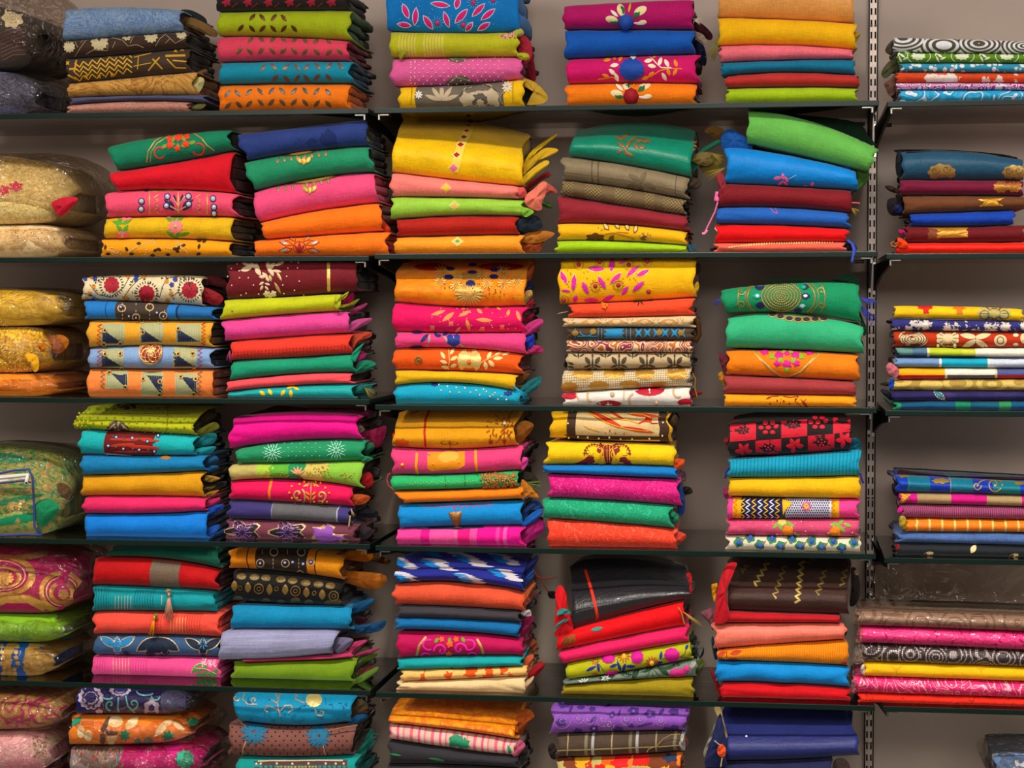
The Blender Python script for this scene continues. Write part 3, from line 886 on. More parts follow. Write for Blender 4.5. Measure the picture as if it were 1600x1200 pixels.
def path_beads(pts, step, r):
    L = []
    for a, b in zip(pts[:-1], pts[1:]):
        m = max(1, int(math.dist(a, b)/step))
        for j in range(m): L.append(('d', a[0]+(b[0]-a[0])*j/m, a[1]+(b[1]-a[1])*j/m, r))
    return L
def alt(pts, ln, wd, a0=50):
    return [('l', x, y, ln, wd, a0 if i % 2 == 0 else -a0) for i, (x, y) in enumerate(pts)]
def burst(x, y, r0, r1, n, wd, a0=0):
    return [('l', x+(r0+r1)/2*math.cos(math.radians(a0+360*i/n)), y-(r0+r1)/2*math.sin(math.radians(a0+360*i/n)), r1-r0, wd, a0+360*i/n) for i in range(n)]
def arc(cx, cy, rx, ry, a0, a1, n=14):
    return [(cx+rx*math.cos(math.radians(a0+(a1-a0)*i/n)), cy-ry*math.sin(math.radians(a0+(a1-a0)*i/n))) for i in range(n+1)]
def zz(x0, y0, x1, y1, n, amp):
    L = []
    for i in range(n+1):
        u = i/n; dx, dy = x1-x0, y1-y0; l = math.hypot(dx, dy); s = amp if i % 2 else -amp
        L.append((x0+dx*u-dy/l*s, y0+dy*u+dx/l*s))
    return L

# =============================================================== TOP SHELF
CR_ = '#efe0b8'; GD = 'G#c9a24a'; DG = 'G#8a6a2c'
stack('A', 0, .01, [
    I('dark wrapped cloth with cream flower and beaded fringe', F_('streak', ['#3d3634', '#54483f'], {'sv': 1.0, 'su': .1}), -115, 50, (101, 104, 96), t=(-30, 6, 18), Bt=.06, n='bagged_cloth', c='packed cloth', bag=((.02, .03, -.004), 1), mo=[
        ('flower_print', '#efe3bb', [('s', 90, 125, 80, 7, .25), ('s', -60, 100, 70, 7, .2)]),
        ('flower_outline', '#a48c55', [('p', 4, spiral(90, 125, 45, 2.2))]),
        ('bead', 'G#a8665a', sum([path_beads([(5+i*2, 230+i*27), (90, 200+i*26), (185, 165+i*26+i*4)], 8, 3.2) for i in range(8)], [])),
    ]),
    I('slate violet wrapped cloth with a shiny creased bag', F_('marble', ['#4a4a62', '#6b6d8c', '#33334a'], {'s': 60}), -115, 46, t=None, n='bagged_cloth', c='packed cloth', bag=((.02, .035, -.002), 1.3), Bt=.05) | {'t': (107, 106, 112)},
], 'the left edge pile, top shelf', (0, 0, 4.444), depth=.3)

stack('A', 0, .012, [
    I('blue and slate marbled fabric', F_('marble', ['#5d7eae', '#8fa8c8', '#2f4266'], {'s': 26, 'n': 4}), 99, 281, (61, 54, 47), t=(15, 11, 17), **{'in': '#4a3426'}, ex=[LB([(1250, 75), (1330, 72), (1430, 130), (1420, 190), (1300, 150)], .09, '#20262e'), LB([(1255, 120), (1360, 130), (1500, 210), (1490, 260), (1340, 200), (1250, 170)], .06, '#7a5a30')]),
    I('dark brown fabric with cream flower heads and twigs', '#3e2a20', 99, 291, (89, 82, 72), **{'in': '#2a1d16'}, mo=[
        ('printed_flower', '#c4b48c', [('s', 480, 325, 42, 11, .2), ('s', 690, 290, 62, 13, .18), ('s', 1050, 250, 50, 11, .2), ('s', 1258, 235, 38, 9, .2), ('s', 880, 245, 40, 9, .2)]),
        ('printed_twig', '#a99870', [('p', 4, [(520, 390), (560, 330), (600, 280), (640, 250)]), ('p', 4, [(540, 330), (520, 290)]), ('p', 4, [(600, 375), (650, 345), (745, 350), (750, 300)]), ('p', 4, [(760, 260), (850, 280), (890, 320), (950, 310), (1000, 330)]), ('p', 4, [(780, 330), (800, 290)]), ('p', 4, [(905, 300), (930, 250), (980, 235)]), ('p', 4, [(1080, 320), (1110, 270), (1150, 240), (1220, 300), (1290, 262)]), ('p', 4, [(1150, 300), (1180, 270)]), ('p', 4, [(560, 300), (590, 262)])])]),
    I('brown fabric with yellow zigzag and block print', '#43352a', 104, 292, (128, 119, 110), **{'in': '#2c1f14'}, mo=[
        ('printed_zigzag', '#dca51c', [('p', 9, zz(520, 455+i*32, 915, 385+i*34, 13, 17)) for i in range(4)]),
        ('printed_mark', '#c8921c', [('p', 7, [(930, 400+i*20), (1050, 370+i*22)]) for i in (0, 3)]+[('p', 7, [(965, 350), (955, 480)]), ('p', 7, [(1000, 345), (985, 390)]), ('p', 11, [(1030, 490), (1080, 430), (1110, 400)]), ('p', 11, [(1060, 410), (1100, 450), (1130, 480)]), ('p', 14, [(480, 480), (520, 478)]), ('p', 12, [(470, 520), (530, 550)]), ('p', 12, [(515, 500), (530, 420)]), ('p', 14, [(1150, 390), (1285, 385)]), ('p', 10, [(1160, 410), (1220, 470), (1290, 470)]), ('p', 10, [(1200, 420), (1290, 425)])]),
        ('printed_star', '#d79e1a', [('s', x, y, 16, 4, .6) for x, y in ((1085, 350), (1130, 350), (1175, 335), (1220, 355), (1265, 345), (470, 440), (600, 530), (690, 530), (780, 520), (1240, 330))])]),
    I('tan fabric with brown marbling', F_('marble', ['#c7984c', '#ad7630', '#7c4c1c'], {'s': 36, 'n': 4}), 106, 303, (151, 148, 147), ex=[LB([(1335, 575), (1385, 535), (1420, 560), (1385, 640), (1335, 640)], .02, '#b9b070'), LB([(1340, 520), (1420, 480), (1440, 500), (1380, 545)], .06, '#6d4a28')]),
    I('thin slate blue fabric', '#4a4a6a', 111, 318, (162, 156, 159), k=1),
    I('dusty rose fabric with darker marbling', F_('marble', ['#a8695c', '#c08a7a', '#6e3c34'], {'s': 30, 'n': 4}), 106, 292, ex=[LB([(1335, 740), (1380, 720), (1430, 725), (1400, 755), (1345, 760)], .03, '#8a8a4a')]),
], 'first left-bay stack, top shelf')

sl = '#6d5540'; gl_ = 'G#9a8a5a'
def slashes(c1, pts, ln=64, wd=26): return [('stitched_oval', c1, alt(pts, ln, wd, 48))]
stack('A', 0, .012, [
    I('black fabric with small red flower sprigs', '#262020', 337, 541, (15, 13, 12), t=(-14, -16, -15), mo=[('printed_sprig', '#a01c34', [('s', x, 15, 36, 5, .45) for x in (150, 300, 440, 590, 740, 880)]+[('p', 6, [(x, 50), (x+40, 20)]) for x in (190, 330, 480, 630, 780)])]),
    I('lime green fabric with oval mirrorwork slashes', '#a3b312', 340, 545, (54, 55, 61), **{'in': '#3d6a3a'}, mo=slashes('G#66441a', [(330, 120), (400, 122), (478, 122), (548, 125)])+slashes('G#5c3c18', [(250, 192), (328, 198), (402, 198), (475, 198), (548, 198), (622, 198)])),
    I('rose pink fabric with oval mirrorwork slashes', '#dc3f5c', 340, 542, (95, 93, 93), **{'in': '#8a1230'}, mo=slashes('G#846038', [(318, 278), (393, 272), (473, 275), (545, 273), (622, 275), (697, 282), (775, 285), (857, 285)])+slashes('G#74542e', [(240, 350), (312, 355), (392, 350), (470, 352), (545, 352), (620, 352), (697, 358), (777, 360), (862, 362), (935, 355)])),
    I('teal blue fabric with oval mirrorwork slashes', '#0c87a4', 343, 546, (130, 128, 128), **{'in': '#0c4a60'}, mo=slashes('G#74665a', [(405, 472), (480, 465), (562, 468), (638, 468), (706, 468), (785, 462), (862, 458), (940, 458)])+slashes('G#64483a', [(490, 540), (565, 545), (640, 540), (705, 540), (780, 535), (858, 535)])),
    I('bright orange fabric with oval mirrorwork slashes', '#ec750c', 342, 543, mo=slashes('G#6c6258', [(158, 650), (228, 648), (305, 640), (385, 635), (465, 632), (538, 632), (617, 632), (697, 630), (777, 635), (857, 640)])+slashes('G#6e5238', [(160, 732), (235, 725), (308, 718), (388, 710), (463, 710), (540, 712), (617, 708), (697, 712), (780, 718), (858, 720)])),
], 'second left-bay stack, top shelf', (320, 0, 4.444))

stack('B', 0, .012, [
    I('bright blue fabric with pink leaf embroidery', '#0a78c8', 605, 809, (45, 48, 46), t=(-45, -50, -45), Bt=.04, mo=[
        ('leaf_outline', '#c9dcec', [('l', x, y, l+14, w_+12, a) for x, y, l, w_, a in ((240, 78, 105, 36, -68), (308, 115, 120, 34, 85), (395, 155, 110, 36, -55), (480, 32, 130, 34, -8), (598, 20, 80, 38, 78), (522, 135, 110, 32, -72), (625, 112, 125, 40, 48), (745, 70, 120, 34, 45), (812, 100, 120, 34, 38), (230, 172, 95, 32, -8), (680, 185, 75, 32, 52), (782, 182, 95, 34, 32))]),
        ('embroidered_leaf', '#e0187c', [('l', x, y, l, w_, a) for x, y, l, w_, a in ((240, 78, 105, 36, -68), (308, 115, 120, 34, 85), (395, 155, 110, 36, -55), (480, 32, 130, 34, -8), (598, 20, 80, 38, 78), (522, 135, 110, 32, -72), (625, 112, 125, 40, 48), (745, 70, 120, 34, 45), (812, 100, 120, 34, 38), (230, 172, 95, 32, -8), (680, 185, 75, 32, 52), (782, 182, 95, 34, 32))], {'h': .0014}),
        ('ray', '#4fb4e0', burst(460, 157, 20, 46, 12, 6)+burst(640, 172, 20, 46, 12, 6)+burst(710, 20, 20, 46, 12, 6)+burst(848, 0, 20, 46, 12, 6)),
        ('flower_centre', '#dc2468', [('d', 460, 157, 17), ('d', 640, 172, 17), ('d', 710, 20, 17), ('d', 848, 4, 15)]),
        ('bead', '#58b8e8', dots(200, 5, 860, 190, 40, 4))]),
    I('yellow green fabric with fine raised ribbing at left', F_('ribbands', ['#b9b81c', '#d4c45c'], {'p': 5, 'bands': [(13, 42), (52, 86)]}), 610, 808, (88, 87, 86), **{'in': '#8a1a28'}, ex=[
        LB([(185, 350), (240, 350), (230, 385), (205, 420), (195, 400)], .004, '#8a8a1a', th=.006),
        LB([(1010, 290), (1060, 245), (1110, 300), (1115, 400), (1060, 450), (1030, 380)], .05, '#a82438'), LB([(1050, 370), (1110, 350), (1145, 540), (1110, 560), (1060, 480)], .10, '#7a1222'), LB([(990, 215), (1040, 198), (1060, 235), (1010, 260), (960, 250)], .02, '#b0a848'), LB([(1015, 370), (1080, 370), (1100, 400), (1070, 420), (1020, 400)], .01, '#a8ac20'),
        lambda r, c, o: add_motifs(c, [('embroidery', '#e0a8a0', dots(890, 225, 1000, 270, 22, 7)), ('embroidery_red', '#c83c50', dots(900, 225, 1000, 265, 12, 6))], r, o)]),
    I('pink fabric covered in raised pink knots', '#dc5c9a', 612, 814, (133, 130, 121), **{'in': '#9a2a5a'}, mo=[('scallop_print', '#6b6050', [('q', [(500, 395), (550, 388), (650, 388), (700, 395), (650, 425), (600, 438), (545, 425)]), ('q', [(510, 575), (560, 535), (610, 520), (660, 530), (720, 575), (620, 590)])]), ('print_line', '#c8bc98', [('p', 5, [(540, 400), (570, 420), (610, 398), (650, 415), (680, 395)]), ('p', 5, [(545, 570), (590, 535), (640, 545), (690, 565)])]), ('knot', '#f0a0c8', grid(275, 400, 930, 585, 58, 26, 6)+grid(275, 400, 310, 585, 30, 35, 6, False), {'h': .001})]),
    I('grey fabric with beige flower print and yellow ends', F_('panels', [(0, '#e8b808'), (24, '#6a6054'), (167, '#e8b808'), (300, '#e8b808')], {'W': 400.0}), 624, 817, **{'in': '#1a1815'}, mo=[
        ('printed_petal', '#b8a688', [('s', 755, 690, 145, 9, .14, .8)]+[('l', 490+math.cos(math.radians(a))*65, 700-math.sin(math.radians(a))*60, 120, 30, a) for a in (20, 55, 90, 125, 160)]),
        ('petal_shadow', '#5c544c', [('s', 755, 705, 75, 7, .2, .8)]),  # darker printed tone inside the big flower
        ('printed_centre', '#b0a080', [('s', 757, 712, 42, 6, .35, .8)]),
        ('petal_line', '#2f2a26', [('p', 3, arc(755, 700, 145, 110, 15, 165)), ('p', 3, arc(755, 712, 42, 30, 0, 180))]),
        ('white_sprig', '#d8d0c8', burst(945, 605, 5, 40, 9, 12)+burst(330, 660, 2, 30, 8, 12)),
        ('grey_scroll', '#8c8478', [('p', 9, arc(880, 580, 60, 30, 20, 160)), ('p', 9, arc(400, 610, 45, 20, 20, 160)), ('p', 9, arc(930, 680, 35, 40, 90, 260))]),
        ('stitch', '#7a5a10', path_beads([(285, 600), (275, 730)], 9, 3)+path_beads([(985, 570), (985, 715)], 9, 3))],
        ex=[LB([(1010, 550), (1070, 545), (1150, 580), (1215, 650), (1225, 690), (1180, 722), (1080, 728), (1140, 690), (1140, 620), (1060, 600)], .03, '#b8922a', th=.006), LB([(1060, 610), (1130, 605), (1205, 670), (1190, 715), (1090, 718), (1050, 670)], .05, '#1c1a18')]),
], 'middle bay first stack, top shelf', (580, 0, 4.444))
def _th(r, c, o): thread(r, [(1110, 545), (1170, 570), (1200, 620), (1240, 670), (1270, 712)], [c.yf+.05, c.yf+.04, c.yf+.03, c.yf+.02, c.yf+.02], '#8a8a20', r=.0014, r2=.003, o=o)
def med(x, y, cc):    # paisley petal medallion with pompom
    pos = [(-100, -10, 85, 45, 170), (-35, -75, 85, 48, 105), (0+100, -70, 95, 52, 30), (115, 10, 60, 30, 5)]
    return [('petal_ring', '#ecd9a4', [('e', x+a, y+b, l*.5, w_*.55, an) for a, b, l, w_, an in pos], {'h': .0015}), ('petal_fill', '#e08a1c', [('l', x+a*1.1, y+b*1.1, l*.5, w_*.5, an) for a, b, l, w_, an in pos[:3]]),
            ('embroidered_leaf', '#1f6a3c', [('l', x-85, y+8, 62, 30, 170), ('l', x-25, y-75, 60, 34, 110), ('l', x+75, y-45, 70, 34, 35)], {'h': .0012}),
            ('yellow_spike', '#e0a428', [('l', x+25, y-90, 70, 16, 78)]), ('white_spike', '#f0e6d8', [('l', x-80, y-50, 70, 22, 140), ('l', x+90, y+15, 90, 18, -5)]),
            ('pompom', cc, [('d', x, y+8, 56)], {'h': .006})]
sprig = [(380, 395), (440, 450), (490, 385), (450, 520), (350, 545), (430, 380), (400, 415)]
stack('B', 0, .012, [
    I('magenta fabric with petal medallion and blue pompom', F_('silk', ['#b40c64']), 881, 1082, (43, 43, 43), t=(9, 3, -1), Bt=.03, mo=med(525, 145, '#1c4aa8'), **{'in': '#3a0a1c'}, ex=[TS(985, 130, 75, '#d8c8b0', .02, n=14, ang=70, head=False), LB([(1000, 150), (1060, 170), (1125, 240), (1110, 280), (1050, 250), (1000, 200)], .1, '#3c0c1c'), LB([(1000, 220), (1060, 240), (1085, 290), (1060, 310), (1010, 270)], .05, '#9a8a78'), LB([(1000, 280), (1060, 310), (1085, 400), (1070, 460), (1010, 400)], .1, '#10183a')]),
    I('plain royal blue fabric', '#0a55b4', 883, 1083, (89, 85, 81), **{'in': '#141a3a'}),
    I('deep pink fabric with blue rosette and orange vines', '#d00c68', 886, 1088, (129, 127, 128), **{'in': '#4a0f1e'}, mo=[
        ('vine', '#ec7a14', [('p', 9, [(330, 550), (380, 545), (430, 535), (480, 560)]), ('p', 9, [(640, 545), (700, 530), (760, 490), (830, 475), (915, 478)]), ('p', 7, [(640, 380), (700, 385), (720, 430)])]),
        ('vine_cream', '#f4dcc0', [('p', 8, [(690, 390), (730, 435), (770, 470), (840, 470)])]),
        ('embroidered_leaf', '#ee8a1c', [('l', x, y, 55, 26, a) for x, y, a in ((395, 420, 10), (440, 395, 110), (487, 405, 70), (385, 525, 160), (655, 382, 0), (728, 385, 60), (820, 500, 110), (870, 440, 110), (865, 500, 60), (660, 540, 20), (700, 515, 40))]),
        ('cream_leaf', '#f6e2c8', [('l', x, y, 62, 28, a) for x, y, a in ((445, 455, 10), (430, 500, 140), (460, 535, 110), (548, 390, 150), (580, 395, 70), (680, 425, 10), (762, 430, 70), (705, 460, 170), (808, 440, 120), (790, 530, 120))]),
        ('rosette', '#1848a8', [('s', 565, 482, 92, 13, .12, .85)], {'h': .006})]),
    I('orange fabric with petal medallion and crimson pompom', '#f07a08', 885, 1086, **{'in': '#3a0c18'}, mo=med(560, 660, '#9a1020')),
], 'middle bay second stack, top shelf', (860, 0, 4.444))
stack('B', 0, .012, [
    I('shiny pale orange silk', fabric('silk', ['#f0a452'], rough=.4, coat=.25, slub=.15), 1123, 1334, (24, 27, 33), t=(-30, -34, -30), Bt=.05),
    I('golden yellow fabric with twisted right corner', '#f2b606', 1124, 1336, (69, 68, 75), Bt=.03, ex=[TS(200, 230, 200, '#8a8436', .03, n=22, spread=.2, ang=-20, head=False), LB([(1105, 230), (1150, 225), (1175, 240), (1140, 300), (1110, 330)], .02, '#b08818')]),
    I('salmon pink slubbed fabric', fabric('plain', ['#ef6e7e'], slub=.12), 1126, 1332, (96, 92, 91)),
    I('plain teal fabric', '#086c90', 1128, 1335, (117, 111, 115), **{'in': '#12124a'}),
    I('brick red fabric', '#b42c28', 1134, 1341, (136, 134, 135)),
    I('plain lime green fabric', '#9cba10', 1136, 1337),
], 'middle bay third stack, top shelf', (1080, 0, 4.444))
stack('C', 0, .012, [
    I('white cotton with olive swirling lines', F_('swirl', ['#dfe3ea', '#564a38'], {'s': 34, 'n': 9}), 1397, 1690, (80, 82, 84), t=(58, 62, 66), **{'in': '#4a4630'}, ex=[LB([(335, 370), (300, 400), (255, 460), (270, 500), (320, 515), (335, 450)], .03, '#3c3424', o=(1340, 0, 6.0)) if False else (lambda r, c, o: lobe(r, [(335, 380), (290, 410), (258, 470), (280, 505), (330, 510)], c.yf+.04, '#4a4230', o=(1340, 0, 6.0)))]),
    I('leaf green cotton with white oval florals', F_('plain', ['#5f9014']), 1403, 1690, (97, 97, 98), **{'in': '#4a4c30'}, mo=[('printed_floral', '#dfe8c8', [('s', x, 525, 70, 9, .2, .55) for x in (570, 980, 1400, 1820)]), ('printed_ring', '#dfe8c8', [('p', 8, arc(x, 528, 108, 62, a, a+100)) for x in (575, 985, 1400, 1820) for a in (130, -50)]), ('printed_leaf', '#e4ecd0', [('l', x+dx, 525+dy, 62, 18, a) for x in (420, 770, 1185, 1600) for dx, dy, a in ((0, 0, -30), (-30, -22, 60), (30, 22, 20), (-20, 28, -60), (25, -28, -20))])], ex=[lambda r, c, o: lobe(r, [(370, 540), (300, 570), (240, 640), (222, 700), (260, 735), (330, 680), (400, 600)], c.yf+.05, '#4a4a30', o=(1340, 0, 6.0))]),
    I('white cotton densely specked blue', F_('blobs', ['#2f94b8', '#e4e8f0'], {'s': 8, 'radii': [.44]}), 1409, 1690, (111, 112, 113)),
    I('orange cotton with white floral patches', F_('blobs', ['#d8481c', '#ecd4c8', '#e8e4e2'], {'s': 24, 'radii': [.34, .5], 'wob': .5}), 1402, 1690, (128, 128, 129), **{'in': '#7a4a40'}, ex=[lambda r, c, o: lobe(r, [(370, 690), (300, 750), (250, 780), (262, 830), (300, 900), (350, 860)], c.yf+.05, '#6a4638', o=(1340, 0, 6.0))]),
    I('magenta cotton with white paisley print', F_('paisley', ['#b42a8a', '#e8c8e0', '#c03c96', '#f0dcec'], {'s': 22, 'n': 5}), 1402, 1690, (139, 139, 140), **{'in': '#5a3a50'}),
    I('sky blue cotton with white vine scrolls', F_('paisley', ['#1c9ed4', '#1c9ed4', '#dfe8f4', '#2aa6da', '#4ab4e0'], {'s': 40, 'n': 4}), 1408, 1690),
], 'right bay, top shelf', (1340, 0, 6.0))

# =============================================================== SECOND SHELF
stack('A', 1, .015, [
    I('puffy pale gold sequined cloth with red lining', F_('blotch', ['#b89a4c', '#e6cf8c', '#caa85a', '#efe0a8'], {'s': 9}, rough=.4), -130, 92, (352, 350, 347), t=(244, 243, 268), Bt=.11, n='bagged_cloth', c='packed cloth', bag=((.02, .045, .004), 1.2), mo=[('sequin', 'G#e8d088', dots(-100, 480, 400, 830, 120, 6)), ('pink_flower', '#d0305a', [('s', 110, 585, 55, 6, .4, .7), ('s', 30, 610, 40, 5, .4)])], ex=[LB([(360, 700), (440, 660), (540, 665), (500, 730), (430, 790), (390, 770)], -.004, '#b8102c', th=.014)]),
    I('cream wrapped cloth with sparse specks', F_('blotch', ['#d8b47c', '#e4c896', '#cca468'], {'s': 30}), -130, 92, None, n='bagged_cloth', c='packed cloth', bag=((.02, .035, -.003), 1.3), Bt=.05, mo=[('sequin', 'G#8a6a3a', dots(-100, 860, 420, 1050, 30, 4))]),
], 'the left edge pile, second shelf', (0, 160, 4.444), depth=.3)
mir = lambda pts, r: [('mirror_rim', '#2c2450', [('r', x, y, r+6, r-1) for x, y in pts], {'h': .0012}), ('mirror', 'S#b8c0d4', [('d', x, y, r) for x, y in pts])]
stack('A', 1, .015, [
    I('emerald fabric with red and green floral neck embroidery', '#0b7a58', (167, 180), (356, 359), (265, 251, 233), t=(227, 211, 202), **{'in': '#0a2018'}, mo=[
        ('beaded_arc', GD, [('p', 8, [(1020, 415), (1030, 340), (1075, 270), (1150, 225)]), ('p', 8, [(1330, 205), (1400, 250), (1440, 300), (1490, 335)]), ('p', 5, [(1045, 412), (1052, 345), (1090, 285), (1165, 240)])], {'h': .0012}),
        ('scroll', '#dc3c20', [('p', 11, arc(1110, 350, 35, 38, 40, 330)), ('p', 11, arc(1380, 325, 40, 40, -160, 120))], {'h': .0014}),
        ('embroidered_leaf', '#7c9a2a', [('l', x, y, 55, 26, a) for x, y, a in ((1145, 305, 20), (1205, 255, 60), (1275, 255, 120), (1335, 280, 20), (1235, 310, 90), (1190, 290, 0), (1280, 300, 0))]),
        ('embroidered_flower', '#e0401c', [('s', 1238, 242, 34, 6, .3), ('s', 1178, 255, 24, 5, .3), ('s', 1298, 238, 24, 5, .3), ('s', 1180, 298, 28, 5, .3), ('s', 1290, 290, 28, 5, .3), ('s', 1232, 318, 24, 5, .3)], {'h': .0018}),
        ('feather_stitch', '#06604a', [('p', 5, arc(1200, 370, 40, 25, 0, 180)), ('p', 5, arc(1290, 360, 40, 25, 0, 180)), ('p', 5, arc(1200, 370, 25, 14, 0, 180))])],
      ex=[LB([(1545, 200), (1580, 215), (1600, 300), (1640, 380), (1620, 395), (1570, 310)], .07, '#2a1c10'), TH([(1560, 300), (1600, 340), (1640, 385)], .05, '#7aa040', r=.0012)]),
    I('plain scarlet red fabric', '#cf0820', (169, 181), 360, (297, 295, 300), **{'in': '#5a0812'}),
    I('pink fabric with mirrors and gold bordered panel', '#e84a6c', 165, 364, (339, 337, 338), **{'in': '#5a1428'}, mo=[
        ('gold_braid', GD, [('p', 9, [(1040, 615), (1038, 700), (1040, 775)]), ('p', 9, [(1435, 610), (1440, 690), (1440, 775)]), ('p', 6, [(1060, 620), (1180, 612), (1300, 608), (1420, 615)])]+[('p', 6, zz(1085, 640, 1085, 770, 6, 16)), ('p', 6, zz(1375, 640, 1380, 770, 6, 16))], {'h': .0013}),
        ('navy_petal', '#2c1f50', [('l', 1240+math.cos(math.radians(a))*d, 760-math.sin(math.radians(a))*d, 62, 20, a) for a, d in ((25, 60), (50, 75), (75, 95), (105, 95), (130, 75), (155, 60), (40, 105), (140, 105))]+[('l', 1010, 612, 55, 18, -10)]),
        ('gold_stem', 'G#e0c070', [('p', 8, [(1240, 765), (1240, 625)]), ('p', 5, [(1240, 720), (1200, 660)]), ('p', 5, [(1240, 720), (1285, 655)]), ('p', 5, [(1240, 750), (1180, 720)]), ('p', 5, [(1240, 750), (1300, 720)])])]
      + mir([(1162, 655), (1310, 655), (1155, 717), (1312, 707), (985, 688), (983, 740), (1480, 670), (1487, 727), (1487, 768)], 17)),
    I('yellow crinkled fabric with pink flowers and green leaves', fabric('plain', ['#dfb00e'], slub=.15), 163, 361, (372, 372, 376), **{'in': '#5a4210'}, mo=[
        ('embroidered_leaf', '#4f9a24', [('l', x, y, 75, 26, a) for x, y, a in ((815, 835, 170), (830, 875, 130), (870, 880, 60), (880, 830, 25), (830, 810, 120), (1180, 815, 150), (1255, 805, 40), (1215, 800, 80), (1185, 915, 140), (1230, 925, 60), (1280, 915, 20))]),
        ('embroidered_flower', '#ec7c7c', [('s', 850, 925, 48, 9, .2, .8), ('s', 1220, 862, 52, 10, .2), ('s', 880, 800, 40, 8, .2, .6), ('s', 1175, 790, 34, 8, .2, .5)], {'h': .0016}),
        ('flower_ring', '#c42840', [('s', 850, 925, 26, 8, .2, .8), ('s', 1220, 862, 30, 8, .2)]),
        ('flower_centre', 'G#d8b060', [('d', 850, 925, 13), ('d', 1220, 862, 14)])]),
    I('marigold fabric with pearl and black bead vines', '#f09a08', 159, 358, **{'in': '#2c1c0a'}, mo=[
        ('pearl', 'G#dcc090', path_beads([(890, 1040), (960, 1000), (1060, 955), (1080, 990), (1095, 1010)], 13, 5)+path_beads([(1230, 960), (1245, 1000), (1290, 1035), (1310, 1050)], 12, 5)+path_beads([(1010, 1055), (1025, 1010)], 12, 5)+path_beads([(1150, 1010), (1200, 1020), (1250, 990), (1290, 985)], 14, 5)+dots(730, 1010, 860, 1055, 14, 5)),
        ('black_bead', '#3c2408', [('l', x, y, 36, 20, a) for x, y, a in ((965, 980, 0), (880, 1018, 120), (1080, 1025, 20), (1105, 1020, 150), (1240, 1010, 60), (1230, 1030, 140), (1275, 992, 10), (1420, 965, 30), (1385, 962, 0), (1383, 1000, 70), (730, 1005, 80), (1165, 1055, 0), (1060, 1060, 0), (1215, 1015, 10), (750, 1050, 0), (915, 1050, 10), (1380, 1050, 20))], {'h': .0016})]),
], 'first left-bay stack, second shelf', (0, 160, 4.444))
pend = lambda x0, y0, dx, dy: [('pendant_stem', '#5a3a28', [('p', 5, [(x0+i*dx, y0+i*dy-abs(3.5-i)*0), (x0-14+i*dx, y0+38+i*dy)]) for i in range(8)]), ('pendant_bead', 'G#a8885a', [('l', x0-16+i*dx, y0+48+i*dy, 34, 24, 80) for i in range(8) if i not in (3,)], {'h': .0022})]
def neck(x, y, w_, sl):
    P = [(x-w_+2*w_*i/12, y-sl*(-1+2*i/12)-34*(math.cos((i/6-1)*1.5)*-1)-34) for i in range(13)]
    return [('neckline_band', 'G#b89248', [('p', 17, P)], {'h': .0015}), ('neckline_edge', 'G#6a4a20', [('p', 5, [(a, b+12) for a, b in P])])]
def lotus(x, y, s=1):
    return [('lotus', 'G#c8a048', [('l', x+dx*s, y+dy*s, 62*s, 30*s, a) for dx, dy, a in ((0, 10, 92), (-32, 0, 125), (32, 0, 55))], {'h': .0016}), ('lotus_inner', '#3a2618', [('l', x+dx*s, y+dy*s, 40*s, 15*s, a) for dx, dy, a in ((0, 8, 92), (-32, 0, 125), (32, 0, 55))])]
stack('A', 1, .012, [
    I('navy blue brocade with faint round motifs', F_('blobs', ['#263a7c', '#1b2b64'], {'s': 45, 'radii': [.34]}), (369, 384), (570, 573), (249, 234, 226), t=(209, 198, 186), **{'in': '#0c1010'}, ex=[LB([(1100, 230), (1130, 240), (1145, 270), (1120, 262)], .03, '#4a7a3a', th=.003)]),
    I('sea green fabric with gold neckline pendants', '#1d8a60', (379, 396), (574, 582), (296, 276, 267), **{'in': '#08180e'}, mo=pend(520, 360, 48, -7)+neck(640, 358, 210, 22)+lotus(688, 400)),
    I('rose pink fabric with gold neckline pendants', '#e84a7c', (393, 402), (582, 589), (346, 327, 315), mo=pend(525, 555, 50, -8)+neck(700, 552, 250, 26)+lotus(728, 600)),
    I('plain bright orange fabric', '#f5700c', (405, 415), (592, 597), (373, 366, 360), **{'in': '#7a1810'}, ex=[LB([(1220, 800), (1250, 830), (1290, 880), (1270, 905), (1230, 880)], .03, '#b83010')]),
    I('orange slubbed fabric with maroon lotus mandala', fabric('plain', ['#f5740e'], slub=.1), 398, 604, ex=[LB([(1235, 950), (1290, 990), (1320, 1030), (1280, 1040), (1240, 1010)], .03, '#6a0c18')], mo=[
        ('mandala_line', '#8e1418', [('r', 657, 1005, 46, 40, .9)]+[('p', 5, [(657+50*math.cos(a)+0, 1005-45*math.sin(a)), (657+95*math.cos(a-.25), 1005-80*math.sin(a-.25)), (657+150*math.cos(a), 1005-100*math.sin(a)), (657+95*math.cos(a+.25), 1005-80*math.sin(a+.25)), (657+50*math.cos(a), 1005-45*math.sin(a))]) for a in (-.3, .35, .95, 2.15, 2.8, 3.4)]),
        ('mandala_petal', '#9c1a1c', [('l', 657, 1005, 76, 24, 90), ('l', 637, 1012, 60, 18, 120), ('l', 677, 1012, 60, 18, 60)]),
        ('silver_leaf', 'G#b8a89c', [('l', 657+112*math.cos(a), 1005-88*math.sin(a), 56, 20, math.degrees(a)) for a in (-.3, .35, .95, 2.15, 2.8, 3.4)])]),
], 'second left-bay stack, second shelf', (320, 160, 4.444))
dia = lambda x, y, w_, h_: ('q', [(x-w_, y), (x, y-h_), (x+w_, y), (x, y+h_)])
